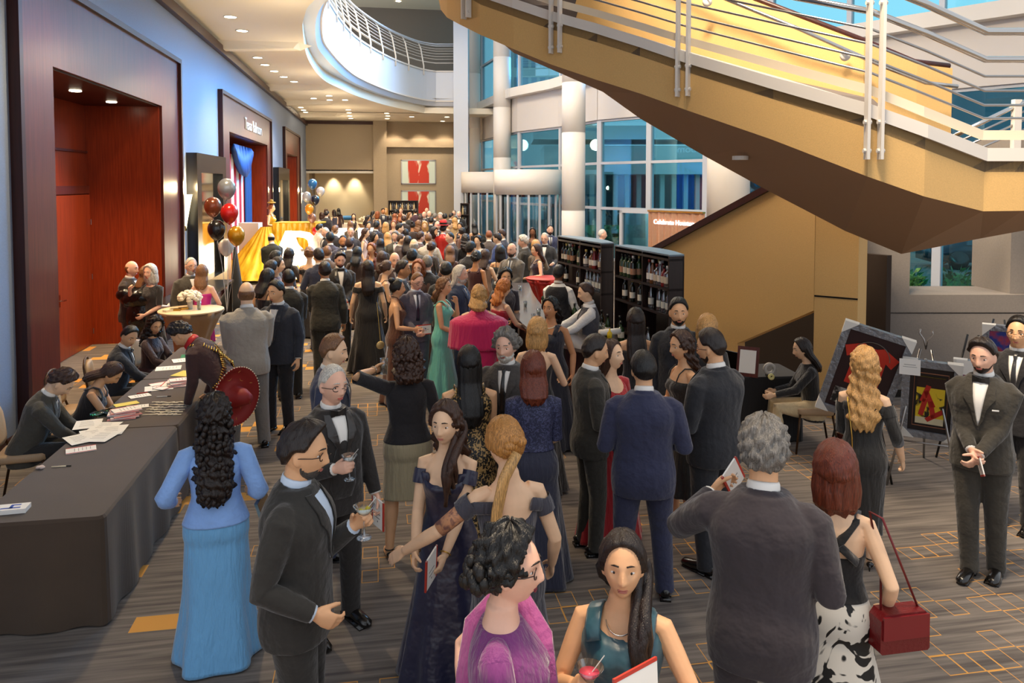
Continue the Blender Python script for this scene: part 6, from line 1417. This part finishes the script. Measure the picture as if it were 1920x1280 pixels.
a=P(1146,639,1.66,40,'person in a red wrap top with long brown hair laughing between two suited guests','f',out='half',c='b01420',dress=dict(scoop=(.14,.02),top=1.43),arms=((.12,.25,1.05),'waist'),head=(18,-8),hair=('long','brown',.28),skin_=0); program(a,1,'white programme held by the person in the red wrap top',60,.05,.03)
a=P(1208,661,1.76,183,'broad person in a navy blue suit with slicked black hair, back turned','m',c='22253c',arms=((.22,.22,1.05),(.20,.2,1.05)),head=(10,2),hair=('slick','black'),w=1.16,belly=.03,legs='wide',jl=.76)
a=P(1282,621,1.69,-62,'person in a one-strap black dress with long dark hair holding a stemless glass, facing left','f',out='strappy',c='1a1714',dress=dict(bot=.32,flare=.1),arms=((.12,.28,1.12),'bent'),head=(6,4),hair=('wavy','brown',.30),skin_=1,curl=(.9,.8)); cup(a,1,'stemless wine glass held up by the person in the one-strap dress','2a1a20')
a=P(1342,619,1.84,-128,'large person in a black suit with short dark hair and glasses, turned to the left','m',c='191a1f',arms=((.16,.26,1.05),(.2,.25,1.03)),head=(16,8),hair=('short','dark'),glasses=1,beard=('dark',.004),w=1.18,belly=.02); cup(a,-1,'small clear cup held low by the large person in the black suit','d9c9b0')
a=P(1272,559,1.84,6,'person in a tuxedo and bow tie with short black beard, nearest the gold stair wall','m',c='17181c',tie='bow',head=(0,2),hair=('short','black'),beard=('black',.006),arms=('down','down'),skin_=1)
a=P(1193,579,1.68,190,'person with very long straight dark hair in a black strappy dress beside the bar','f',out='strappy',c='121015',arms=('bent','bent'),hair=('long','dark',.42),skin_=1)
a=P(1326,592,1.68,170,'blonde person mostly hidden behind the large person in the black suit','f',out='sleeved',c='1b191b',hair=('bob','blonde'),skin_=0)
# bar staff and guests at the bar
a=P(1104,531,1.68,-80,'bartender in a white shirt and grey waistcoat with short brown hair reaching over the bar','f',out='staff',c='3a3a42',tie='17171a',arms=((.14,.48,1.10),(.16,.46,1.06)),hair=('short','brown'),head=(0,10),skin_=0,w=1.05,hs=1.08,shirt='d9d4d0'); 
a=P(1047,498,1.72,160,'bartender in a black waistcoat with dark hair, back turned, at the left shelves','m',out='staff',c='17171b',arms=('bent','waist'),hair=('short','black'),skin_=3,shirt='d9d4d0')
a=P(1033,558,1.68,-18,'person with black curls, pearl collar and sleeveless navy dress at the near bar end','f',out='sleeveless',c='1a1c2c',arms=('down','down2'),head=(-10,-4),hair=('wavy','black',.16),skin_=2,w=1.1); MB().tube([(.06*math.cos(t),.03+.07*math.sin(t),1.43-.02*max(0,math.sin(t))) for t in np.linspace(-.3,PI+.3,20)],.007,6).build('pearl_collar',cream,a['root'],True)
a=P(1007,598,1.66,172,'person with half-pinned blonde hair in a black halter dress, back turned, before the bar','f',out='halter',c='141214',arms=('bent','bent'),hair=('bob','blonde'),skin_=0,w=1.05)
a=P(898,536,1.70,178,'person in a hot pink cape dress with wavy blonde hair, back turned','f',out='cape',c='d5145c',arms=('waist','waist'),hair=('wavy','blonde',.14),w=1.2,skin_=0)
a=P(829,521,1.68,75,'person in a mint green gown with a hand on the chin and long brown hair','f',out='sleeveless',c='6fc9b8',dress=dict(top=1.40),arms=('waist','chin'),head=(-6,2),hair=('wavy','light',.18),skin_=1)
a=P(946,524,1.66,130,'person with wavy strawberry blonde hair in a red strapless dress leaning at the bar','f',out='strapless',c='a3182c',arms=('table','waist'),hair=('wavy','strawberry',.22),skin_=0,lean=8)
a=P(860,498,1.78,70,'person with long white hair and beard in a navy jacket','m',c='1f2a44',hair=('long','white',.26),beard=('white',.02),skin_=4,tie='3a5a8a')
a=P(892,471,1.72,150,'person in a maroon dress with a high dark braided updo','f',out='sleeveless',c='4a1a1c',hair=('updo','black'),skin_=2,w=1.1)
a=P(742,524,1.66,95,'person in a brown halter dress with a dark topknot, in profile facing right','f',out='halter',c='5e3218',arms=('bent','bent'),hair=('bun','black'),skin_=1); wine(a,-1,'wine glass with red wine held by the person in the brown halter dress','7a1020'); program(a,1,'white programme held by the person in the brown halter dress',80,.05)
e=empty('evening_bag',a['mw']@Vector((-.02,-.22,.82)),.4,'small beaded round bag hanging behind the brown halter dress','bag'); MB().ell((0,0,0),(.06,.02,.055)).build('body',mat('beaded','c9b27a',.4,.4),e,True); MB().tube([(0,0,.05),(.02,.1,.3),(.02,.16,.56)],.003,5).build('chain',brass,e)
a=P(779,508,1.76,12,'person with short sandy hair and glasses in a grey suit and navy tie, looking down','m',c='4a4652',tie='1b1c33',hair=('crop','light'),glasses=1,head=(18,16),skin_=4,arms=('waist','waist'),shirt='dfe6f2')
a=P(690,489,1.74,178,'person in a black off-shoulder gown with very long dark hair, back turned','f',out='off',c='131013',dress=dict(scoop=(0,.06)),hair=('long','dark',.36),skin_=0,w=1.12,arms=('down','down'))
a=P(637,471,1.82,8,'bearded person in a black tuxedo and bow tie smiling downward with swept dark hair','m',c='1b1a1b',tie='bow',hair=('quiff','dark'),beard=('dark',.008),head=(0,14),arms=('waist','waist'),two='26262a',skin_=4,w=1.05); program(a,1,'grey programme held by the bearded person in a tuxedo',60,.06)
a=P(609,492,1.80,186,'broad person in a dark pinstripe suit, back turned, left of the black off-shoulder gown','m',c='27251f',hair=('short','dark'),w=1.1,arms=('down','waist'),skin_=2)
a=P(541,505,1.78,184,'person in a black suit with closely cropped hair, back turned behind the open-collared guest','m',c='1c1b18',hair=('crop','black'),skin_=3,arms=('waist','waist'),w=1.05)
a=P(521,526,1.80,-28,'person in a dark blazer and open white shirt gesturing with one hand','m',c='20222b',trous='131318',arms=((.10,.30,1.24),'down'),head=(-14,6),hair=('short','black'),skin_=1,curl=(.2,.5),vz=1.05,w=1.05)
a=P(462,529,1.86,182,'balding person in a light grey suit, back turned, beside the round cocktail table','m',c='8b857b',trous='6b6864',hair=('bald','light'),w=1.16,arms=('waist','waist'),skin_=0,legs='wide')
a=P(618,628,1.76,80,'person with short brown hair in a navy jacket, smiling in profile behind the tuxedo','m',c='2b3044',hair=('short','light'),head=(-6,6),skin_=0,arms=('down','down'))
# ---- registration table
a=P(117,690,1.70,78,'young person in a grey suit seated nearest at the registration table, looking down at papers','m',c='38352f',trous='1d1b1a',legs='sit',lean=22,arms=((.08,.50,1.13),(.16,.50,1.12)),head=(0,24),hair=('messy','brown'),tie='5a5f6a',skin_=0,hs=1.1,curl=(.3,.3)); ch1=a
a=P(214,675,1.64,74,'person in a sleeveless black dress seated at the table and writing, straight brown hair','f',out='sleeveless',c='16131a',legs='sit',lean=26,arms=((.10,.48,1.13),(.08,.46,1.12)),head=(0,22),hair=('long','brown',.20),skin_=1,hs=1.05); ch2=a
a=P(247,610,1.72,84,'person in a black tuxedo seated third at the registration table, face turned away','m',c='1c1f26',trous='151515',legs='sit',lean=14,arms=((.12,.46,1.12),(.15,.36,1.14)),head=(-50,12),hair=('short','black'),tie='bow',skin_=1,hs=1.06); ch3=a
a=P(293,592,1.64,52,'person with long curly dark hair seated at the far end of the registration table','f',out='sleeved',c='3a2224',legs='sit',lean=8,arms=((.10,.44,1.14),(.14,.42,1.12)),head=(-30,10),hair=('curly','dark',.34),skin_=1); ch4=a
for k,(q,lab) in enumerate(((ch1,'tan banquet chair under the nearest seated person'),(ch2,'tan banquet chair under the person writing in black'),(ch3,'tan banquet chair of the seated person in the tuxedo'),(ch4,'tan banquet chair of the person with long curly hair'))):
    l=q['loc']-q['f']*(.0); chair(lab,(l.x,l.y,0),q['root'].rotation_euler[2]).scale=(1,1,1)
v=rX(148,745,-3.15); chair('empty tan banquet chair between the two nearest seated people',(-3.2,rX(150,800,-3.2).y+.0,0),-PI/2)
a=P(368,600,1.72,-112,'person in a dark brown suit with red scarf and cartridge belts leaning over the table','m',c='35201e',lean=38,pos=tuple(pl(418,7.75)),arms=((.16,.30,.98),(.14,.40,.98)),head=(0,10),hair=('messy','dark'),skin_=1,w=1.0,vz=1.4,legs='stand')
sp=a['sp']
MB().tube([bend_full(Vector(p),sp['lean']) for p in ((.07,.05,1.48),(0,.085,1.455),(-.07,.05,1.48),(-.07,-.04,1.51),(0,-.07,1.52),(.07,-.04,1.51),(.07,.05,1.48))],[(.035,.016)]*7,8,up=(0,0,1)).build('red_scarf',mat('scarf_red','c5161a',.5),a['root'],True)
def belt(pts,lab):
    pts=[bend_full(Vector(p),sp['lean']) for p in pts]; b=MB(); s_=MB()
    for i in range(len(pts)-1):
        L_=(pts[i+1]-pts[i]).length; n=max(1,int(L_/.024))
        for j in range(n):
            p=pts[i].lerp(pts[i+1],j/n); d=(pts[i+1]-pts[i]).normalized(); o_=(p-bend_full(Vector((0,0,p.z*0+1.2)),sp['lean'])).normalized(); w_=d.cross(o_).normalized(); b.tube([p-w_*.03+o_*.008,p+w_*.03+o_*.008],.0075,6)
        s_.bar(pts[i],pts[i+1],.03,.008)
    s_.build('belt_strap',mahog,a['root']); b.build('cartridges',brass,a['root'],True)
belt(((.10,-.02,1.46),(.09,-.12,1.38),(.02,-.158,1.24),(-.10,-.145,1.08),(-.19,-.06,.98),(-.19,.04,.97)),'')
belt(((-.10,-.02,1.46),(-.09,-.12,1.38),(-.02,-.162,1.24),(.10,-.15,1.08),(.20,-.06,.98),(.20,.04,.97)),'')
# sombrero hanging on the back
hc=rD(438,742,7.55); e=empty('sombrero',hc,0,'wide red sombrero with gold embroidery hanging behind the leaning person','hat'); e.rotation_euler=(R_(90),R_(0),-YAW+R_(62))
MB().lathe([(.0,.22),(.05,.21),(.09,.12),(.105,.02),(.16,-.01),(.24,.0),(.285,.05),(.29,.045),(.24,-.015),(.10,-.03),(.0,-.03)],k=48,cap=False).build('brim_and_crown',mat('sombrero_red','8e1a16',.6),e,True)
b=MB(); 
for k in range(56): t=2*PI*k/56; b.ell((.288*math.cos(t),.288*math.sin(t),.05),.0065,6,4)
b.build('edge_beads',cream,e,True)
b=MB()
for k in range(7): t=2*PI*k/7; b.tube([(.2*math.cos(t)+.035*math.cos(u),.2*math.sin(t)+.035*math.sin(u),.002-.014) for u in np.linspace(0,2*PI,13)],.005,5); b.tube([(.13*math.cos(t+.3),.13*math.sin(t+.3),-.02),(.2*math.cos(t+.45),.2*math.sin(t+.45),-.018),(.26*math.cos(t+.3),.26*math.sin(t+.3),.01)],.005,5)
b.build('embroidery',mat('gold_thread','c98a4a',.4,.3),e,True)
# ---- group by the nearest portal and cocktail table
P(243,489,1.74,60,'balding reddish-haired person in a dark suit in front of the nearest portal','m',c='2a2220',hair=('bald','light'),head=(0,4),skin_=4,arms=('waist','waist'))
a=P(272,499,1.66,120,'person with long tousled blonde hair and a glossy black coat slung over the arm','f',out='sleeveless',c='141214',hair=('long','light',.22),skin_=0,arms=('bent','waist'))
MB().ell((0,0,0),(.30,.17,.16),24,14).ell((.02,-.02,-.28),(.24,.13,.28),24,14).ell((-.22,.0,.06),(.14,.1,.1)).build('shiny_coat',mat('black_satin','0f0e10',.22,bump=1,bscale=5),None,True,a['mw']@Vector((.06,-.12,1.24)),0,label='glossy black coat draped over the blonde person’s shoulders',cat='coat')
P(283,496,1.70,-40,'person with white hair and a dark lace dress holding a phone near the nearest portal','f',out='half',c='241f20',hair=('bob','white'),skin_=4,arms=('high','waist'))
P(357,484,1.78,20,'person with white hair and goatee in a charcoal suit smiling beside the blue wall','m',c='38342e',hair=('crop','white'),beard=('white',.006),skin_=4,w=1.08,hs=1.1,glasses=1)
P(378,497,1.68,168,'person in a shiny magenta strapless dress with straight light brown hair','f',out='strapless',c='c4128c',dress=dict(top=1.29,bot=.5,flare=.04),hair=('long','light',.22),skin_=4,arms=('bent','bent'))
# ---- right side
a=P(1622,657,1.68,172,'person in a tight black off-shoulder dress with very long curled blonde hair','f',out='off',c='1d1a17',dress=dict(top=1.34,bot=.30,flare=-.03,tight=.10,sleeve=.0),arms=('down2','waist'),head=(10,0),hair=('wavy','blonde',.42),skin_=0,legs='close',hs=1.12)
Sh,E,W,hd,n,th=arm(a['sp'],1)
for s in (1,-1):
    Sh,E,W,hd,n,th=arm(a['sp'],s); MB().tube([Sh+(E-Sh)*.25,Sh+(E-Sh)*.6,E,E.lerp(W,.25)],[.056,.052,.048,.044],14).build('sleeve',fab('1d1a17','chiffon'),a['root'],True)
MB().tube([(-.10,-.145,1.40),(-.06,-.165,1.1),(-.05,-.16,.85),(-.06,-.12,.62)],.006,6).build('bag_chain',brass,a['root'],True)
a=P(1846,633,1.80,-10,'bearded person in suit and bow tie, hands clasped on a programme, at far right','m',c='2a2721',tie='bow',square=1,hair=('quiff','dark'),beard=('dark',.006),head=(-6,8),arms=((.02,.24,.98),(.03,.26,.96)),skin_=4,w=1.06,legs='cross',curl=(.7,.7)); program(a,1,'white programme with red edge under clasped hands at the right',40,.04,-.03); trous='131318'
P(1912,594,1.82,-12,'person in a black suit with glasses cut off by the right edge of the picture','m',c='141316',hair=('short','black'),glasses=1,tie='26262a',skin_=1)
a=P(1503,634,1.64,-74,'seated cashier in a black cardigan with long dark hair by the stair pier','f',out='jackettop',c='121013',trous='b5a07c',legs='sit',lean=8,arms=((.12,.40,1.13),(.16,.46,1.16)),head=(0,4),hair=('long','dark',.26),skin_=0)
l=a['loc']; chair('tan banquet chair under the seated cashier',(l.x,l.y,0),a['root'].rotation_euler[2])
e=empty('handbag',(l.x-a['f'].x*.35,l.y-a['f'].y*.35-.1,0),.3,'brown handbag on the floor behind the cashier chair','bag'); MB().rings([[(-.16*s_,-.07,z),(.16*s_,-.07,z),(.16*s_,.07,z),(-.16*s_,.07,z)] for z,s_ in ((0,1),(.15,1),(.22,.8))]).build('body',mahog,e); MB().tube([(-.08,0,.2),(-.06,0,.33),(.06,0,.33),(.08,0,.2)],.008,6).build('handle',mahog,e)
P(1128,431,1.76,95,'white-haired person half hidden behind the bar shelf units','m',c='1d1c20',hair=('thin','white'),skin_=4,hs=1.12)
# ---- performer on the display
a=P(508,383,1.70,70,'performer in a pleated gold gown standing above the display table','f',out='sleeveless',c='gold_pleats',dress=dict(top=1.42,bot=.25,flare=.35,folds=20),hair=('updo','redd'),skin_=0,arms=('bent','bent'),pos=tuple(pl(508,23.6)),lod=1,zfix=.62,legs='stand')
e=empty('podium',(a['loc'].x,a['loc'].y,0),0,'round white podium beneath the gold-gowned performer','podium'); MB().lathe([(.5,0),(.5,.62)],k=32).build('body',whitem,e)
b=MB(); rs=[]; na=80
for z,r in ((1.65,.16),(1.4,.35),(.9,.75),(.45,1.15),(.12,1.5)): rs.append([((r+.05*math.cos(t*20)*(1.7-z))*math.cos(t),(r*.55+.03*math.cos(t*20))*math.sin(t),z-(.25 if r>1 else 0)*0) for t in np.arange(na)*2*PI/na])
b.rings(rs,cap=False); b.build('spread_gown_skirt',M['gold_pleats'],None,True,(a['loc'].x-.1,a['loc'].y-.35,0),0,label='huge spread pleated gold skirt flowing down around the podium',cat='gown skirt')
hp=a['mw']@Vector((0,.02,1.80)); e=empty('headdress',hp,0,'small gold and dark headdress on the gold-gowned performer','hat'); MB().ell((0,0,0),(.13,.13,.03)).ell((0,0,.05),(.06,.06,.05)).build('hat',mat('headdress_gold','a8842a',.5),e,True)
P(508,437,1.76,196,'balding person in a long black coat, back turned, before the gold display','m',c='1a1a12',hair=('bald','dark'),skin_=0,lean=6,w=1.12,arms=('waist','waist'),jl=.62)
# ---- the middle and far crowd: x, crown y, facing, kind, hair style, hair colour, clothes, skin, words that single the person out
MID='''580 465 175 f updo light 17151b off 0|person with a blonde low bun and black off-shoulder dress, back turned
598 468 190 m short dark 262a3d suit 1|person in a navy suit with dark hair, back turned, left of the bearded tuxedo
613 462 170 m crop light 4a3a30 suit 0|person with short sandy hair behind the navy suit
619 437 185 m short black 3a3440 suit 3|dark-haired person in a plum grey suit, back turned, near the letter R
643 441 0 m crop dark 33364a suit 2|person with a goatee in a slate suit and patterned tie facing the camera
597 421 110 m short dark b9ab9d suit 0|person in a light beige suit leaning in profile
612 427 -60 m crop white 22232b suit 4|white-haired person close beside the light beige suit
627 424 140 m short light 2c2a30 suit 0|person with tousled light brown hair behind the beige suit
658 427 -8 m bald grey 2a2a33 suit 4|bald person with glasses and a coral tie facing the camera
657 415 180 f long light 6a5a4a sleeved 0|person with straight sandy hair behind the coral tie
683 429 80 f long brown d6c2c6 sleeveless 0|person in a pale pink dress with brown hair in profile
690 416 20 f long dark 2a1d20 sleeved 0|smiling person with dark hair above the pale pink dress
697 457 -15 f wavy redd 6a2c1c sleeveless 1|person with chestnut waves and warm lit face smiling to the camera
669 464 170 f long black 3b2417 sleeved 2|person with glossy black hair in front of the goatee, back turned
713 449 185 f long dark 221c20 sleeved 1|person with long dark hair, back turned, right of the chestnut waves
727 437 185 f long blonde 9fd3d8 half 0|person with straight blonde hair and a turquoise collar
742 434 -10 m short grey 3b3a33 suit 4|tall person with grey hair and pale pink tie facing the camera
776 449 170 m bald white 3c3b38 suit 0|balding white-haired person, back turned, in the centre of the crowd
803 438 180 m crop light a7a196 suit 0|person in a light grey suit, back turned, beside the red sequin coat
787 436 120 m short brown 4a3a38 suit 4|person with short brown hair bending toward the light grey suit
846 436 -75 m thin dark 2b2a30 suit 4|balding person in profile facing the red sequin coat
844 462 180 f long light 6a4c44 sleeved 0|person with straight light brown hair, back turned, below the red sequin coat
801 480 175 m crop grey 1c1c1f suit 4|grey-haired person in a black suit, back turned, in the centre
836 494 170 m short black 1d1d20 suit 1|black-haired person in a black suit, back turned, behind the mint gown
786 489 -20 f bob redd 4a2a20 sleeved 4|person with short reddish hair and glasses peeping between dark suits
752 491 80 m short dark 2a2b33 suit 2|young person with short dark hair in profile beside the blue suit
739 474 20 m bald light 5b4a44 suit 4|bald person looking down among the crowd centre
716 473 178 f long brown 2c1c1c sleeved 0|person with long chestnut hair, back turned, in the crowd centre
722 491 100 f updo brown 1c1a1d strappy 0|person with a soft brown updo and earring in profile
772 469 165 m short black 191919 suit 1|black-haired person, back turned, right of the pink tie
764 444 170 f long dark 33282b sleeved 1|person with long ash-dark hair behind the pale pink tie
897 442 -35 f wavy dark d9d0c8 half 0|person in a white jacket with dark wavy hair looking left
917 433 178 m crop redd 4b4340 suit 0|person with short ginger hair in a taupe suit, back turned
935 438 -120 m short dark 24335f suit 0|person in a bright blue jacket turned away to the left
943 431 -100 m short brown 2b2b35 suit 0|tall person in a grey-blue suit by the revolving door
961 457 -25 m bald dark 5b544c suit 4|person with a full dark beard in a taupe suit and grey tie
1008 459 -75 f long brown 2a2138 sleeveless 0|person in a dark purple gown with brown hair holding a glass, facing left
984 443 -100 m messy white 24221f suit 4|white-haired person in a dark suit turned toward the door
999 427 -5 f long black 151316 strappy 3|dark-skinned person with long black hair and a plunging black dress
1022 437 -8 m thin white 232326 suit 4|white-haired person with glasses in a tuxedo by the red cocktail table
1031 422 10 m crop dark 2e3350 suit 4|person in a navy suit with a dark face covering by the revolving door
1005 452 200 f bob blonde 7a6a58 sleeved 0|blonde person hidden behind the dark purple gown
908 469 165 f long brown a08066 sleeveless 0|person with ash brown hair and bare shoulders, back turned, near the bar
890 418 190 f long black 1a1719 strappy 1|person with very straight long black hair beside the white column
864 418 -30 f long dark 3a3033 sleeveless 1|person with dark hair and a shiny top near the narrow shelf unit
873 441 185 f curly dark 1b1719 sleeved 2|person with long dark curls, back turned, in a black dress
938 462 178 f bob black 14222a strappy 1|person with sleek blue-black hair, back turned, before the taupe suit
947 503 10 f wavy black 26202c half 1|person with dark hair leaning on the bar and facing the camera
505 490 120 f long dark 16141c sleeveless 1|person with long dark hair in a sleeveless black dress at the rear table
518 484 80 f long dark 8c6a66 sleeved 0|person with long dark hair in dusty pink at the rear table
541 467 150 f long dark 332a2c sleeved 1|person with straight dark hair before the glowing letters
513 472 110 m short black 1c1a1c suit 1|person with short black hair behind the rear table
498 506 140 f long black 1b1a22 strappy 1|person with black hair over bare shoulders, left of the cropped-hair suit
700 437 60 f wavy dark 7d5a55 sleeved 1|person with a dusty rose top in the crowd left of centre
808 455 150 f updo brown 2a1f1d sleeved 0|person with pinned brown hair, back turned, before the light grey suit
881 455 140 m short black 1f1f22 suit 1|person in black beside the dark curls
655 448 170 m short brown 35302f suit 0|person with brown hair in a dark jacket behind the goatee
'''
FAR='''612 396 150 m short dark 25242a suit 0|person in black beside the far balloons
603 399 180 f bob brown c9bfb8 half 0|person in a pale grey dress with bobbed hair, back turned, beside the far balloons
611 392 170 f long brown 3a2a28 sleeved 0|person with long brown hair behind the pale grey dress
627 394 200 f bob dark 232238 sleeveless 0|person in a sleeveless navy dress by the alcove, back turned
635 391 190 f long black 3a1c20 sleeved 2|person in a dark red top by the alcove
663 401 0 f long brown 2a2222 sleeveless 0|person with brown hair seated behind the tan-skirted table
698 396 120 f long black 2b2024 sleeved 0|person with black hair at the left edge of the wall pilaster
707 397 150 f bob redd 3a2026 sleeveless 0|person in a dark dress with bare arms below the pilaster
718 391 10 m short dark 22232e suit 2|person in a dark suit and striped tie before the far shelf unit
724 391 -30 f bob blonde a8906c sleeved 0|blonde person beside the striped tie
742 393 170 m short black 1f1d20 suit 1|black-haired person before the far shelf unit
752 390 -10 m crop redd c9a08a suit 4|person in a pale jacket before the far shelf bottles
740 401 180 f long redd 4a2a22 sleeved 0|person with red-brown hair below the far shelf unit
750 400 175 f long redd 2a1c1c sleeved 0|person with coppery hair, back turned, below the far shelf unit
767 399 60 f wavy light 1d1a1b sleeved 0|person with light brown hair in profile facing right below the red pictures
779 392 180 m short dark 3c2630 suit 1|dark-haired person at the right end of the far shelf unit
801 390 -40 m bald light 2a2422 suit 4|bald person rising above the others near the lower red picture
796 397 -20 m bald light 2b2829 suit 4|bald person talking left of the lower picture edge
804 396 30 m thin white 232226 suit 4|white-haired person in black beside the talking bald person
815 400 160 m crop grey 1c1c20 suit 4|grey-haired person in the far right cluster, back turned
826 400 -15 m messy white 2a2a2c suit 4|white-haired person with a white moustache in the far right cluster
834 401 180 m short black 1b1b1e suit 1|person with short black hair, back turned, in the far right cluster
845 400 120 m short dark 2c2422 suit 1|dark-haired person just left of the tall white column
852 394 -20 m crop grey 2c2c30 suit 4|grey-haired person standing tall by the white column
861 396 -12 m bald light 1a1a1c suit 4|bald person in a tuxedo beside the narrow shelf unit
853 409 190 f wavy blonde c9a878 sleeved 0|person with bright blonde waves in front of the bald tuxedo
738 414 -5 f long redd d9b6b4 sleeveless 0|person in a pale pink top in the far crowd centre
747 420 100 m short black 26232a suit 0|young person in black profile right of the pale pink top
773 417 170 f bun dark 3a2c28 sleeved 2|person with a dark round bun in the far crowd
784 414 165 f wavy light 6a4c38 sleeved 0|person with loose tawny hair beside the round bun
797 416 -10 f bob blonde 1c1a18 sleeveless 0|smiling blonde person in a black and gold top in the far crowd
820 415 0 m bald redd 242326 suit 4|pink-faced bald person just left of the red hat
840 416 100 m crop brown 5a4a40 suit 0|person with brown hair just right of the red hat
757 405 180 m short brown 2a2526 suit 0|person with brown hair, back turned, in the middle of the far crowd
730 405 190 f long dark 1d1b1f sleeved 1|person with straight dark hair, back turned, far left of centre
760 430 178 f long dark 4a2f33 sleeved 1|person with dark hair below the round bun
705 416 150 m short black 23222a suit 3|person in a black suit below the dark dress at the pilaster
808 408 175 m short dark 1a1a1d suit 1|person in black behind the smiling blonde
788 404 165 f long brown 5a2f35 sleeved 0|person in dark wine red before the lower picture
688 404 100 f long dark 5b3a3f sleeved 1|person with dark hair near the tan-skirted table
723 418 170 f bob blonde 4a3b30 sleeved 0|person with cropped blonde hair left of the pale pink top
866 428 150 f updo dark 6a4638 sleeved 1|person with pinned dark hair left of the white jacket
750 440 100 m crop brown 3b2f2e suit 0|person with cropped brown hair behind the pink tie
812 427 60 f bob dark 7a5648 sleeved 1|person with a dark bob and a tan dress left of the red sequin coat
'''
def crowd(T,lo_h,seed):
    rr=random.Random(seed)
    for k,row in enumerate(T.strip().split('\n')):
        a,lab=row.split('|'); x,y,ang,sx,hs_,hc,col,out,sk=a.split(); x=float(x);y=float(y)
        h=(1.78 if sx=='m' else 1.68)+rr.choice((-.03,0,.03))
        D=(HC-h)*F/(y-344)
        arms=rr.choice((('waist','waist'),('down','bent'),('bent','waist'),('down','down'))) if D<20 else (('waist','waist') if k%2 else ('down','bent'))
        hair=(hs_,hc,.24) if hs_ in('long','wavy','curly') else (hs_,hc)
        hd=(0,6) if D>20 else (rr.choice((-8,0,8)),rr.choice((2,8)))
        beard=None
        if 'goatee' in lab: beard=('dark',.005)
        if 'full dark beard' in lab or 'face covering' in lab: beard=('dark',.014)
        gl_=1 if 'glasses' in lab else 0
        tie=None
        if sx=='m' and abs(ang_:=((float(ang)+180)%360-180))<100: tie='c4574a' if 'coral' in lab else 'd9b8c4' if 'pink tie' in lab else '4f5560' if 'grey tie' in lab else 'bow' if ('tux' in lab or k%3==0) else '2a2c3c'
        if 'tux' in lab: lab=lab
        pr=P(x,y,h,float(ang),lab,sx,1.0 if D>20 else rr.choice((1.0,1.06)),arms,hd,hair,int(sk),out,col,beard=beard,glasses=gl_,tie=tie,hs=1.12,seed=1,dress=dict(fab='satin') if 'shiny' in lab else None)
        if 'holding a glass' in lab: wine(pr,1,'glass of white wine held by the person in the dark purple gown','d9c88a')
crowd(MID,0,5); crowd(FAR,0,6)
a=P(831,421,1.80,165,'person in a red sequin coat and red bowler hat with black band','m',c='red_sequins',hair=('short','dark'),skin_=4,trous='151515')
hp=a['mw']@Vector((0,.0,1.745)); e=empty('bowler_hat',hp,0,'red bowler hat with a black band above the red sequin coat','hat')
MB().lathe([(.175,-.01),(.18,.0),(.11,.01),(.108,.06),(.09,.13),(.0,.15)],k=28).build('hat',mat('hat_red','c41a1c',.6),e,True); MB().lathe([(.111,.012),(.110,.065)],k=28,cap=False).build('band',black,e,True)
# ---------------------------------------------------------------- light
def area(loc,aim,sx,sy,e,col):
    l=bpy.data.lights.new('window_or_atrium_light','AREA'); l.shape='RECTANGLE'; l.size=sx; l.size_y=sy; l.energy=e; l.color=col
    o=bpy.data.objects.new('window_or_atrium_light',l); COL.objects.link(o); o.location=loc; o.rotation_euler=Vector(aim).to_track_quat('-Z','Y').to_euler(); return o
w=bpy.data.worlds.new('world'); S.world=w; w.use_nodes=True; nt=w.node_tree; bg=nt.nodes['Background']
sky=nt.nodes.new('ShaderNodeTexSky'); sky.sky_type='HOSEK_WILKIE'; sky.turbidity=6; sky.ground_albedo=.4; sky.sun_direction=Vector((.5,.3,.35)).normalized()
mx=nt.nodes.new('ShaderNodeMix'); mx.data_type='RGBA'; mx.inputs[0].default_value=.75; nt.links.new(sky.outputs[0],mx.inputs[6]); mx.inputs[7].default_value=(.86,.90,.96,1)
nt.links.new(mx.outputs[2],bg.inputs[0]); bg.inputs['Strength'].default_value=.9
for (x,D,zz,e) in ((1080,33,11,700),(1300,27,11,450),(980,37,11,450)):
    v=pl(x,D); q=area((v.x,v.y,zz),Vector((XW,v.y-9,4.6))-Vector((v.x,v.y,zz)),6,6,e,(.30,.58,1.0)); q.data.spread=R_(60)
for x,y,e in ((1.0,3.5,2300),(3.0,8,450),(-.5,10,1500),(2,16,850),(3,24,500),(1.5,31,550)): area((x,y,11.5),(0,0,-1),2.2,2.2,e,(1,.80,.56))
for Y in (11,16,21,26.5,32,38,43):
    l=bpy.data.lights.new('ceiling_fill_light','POINT'); l.energy=40; l.color=(1,.82,.56); l.shadow_soft_size=.35; o=bpy.data.objects.new('ceiling_fill_light',l); COL.objects.link(o); o.location=(XW+2.3,Y,ZC-1.3)  # added unseen point lamps that brighten the ceiling, not fixtures of the hall
S.view_settings.view_transform='Standard'; S.view_settings.look='None'; S.view_settings.gamma=1; S.view_settings.use_curve_mapping=False
S.view_settings.exposure=0.45
S.cycles.use_denoising=True
S.cycles.max_bounces=6; S.cycles.diffuse_bounces=3; S.cycles.glossy_bounces=3; S.cycles.transparent_max_bounces=10; S.cycles.transmission_bounces=4; S.cycles.caustics_reflective=False; S.cycles.caustics_refractive=False
S.cycles.sample_clamp_indirect=4
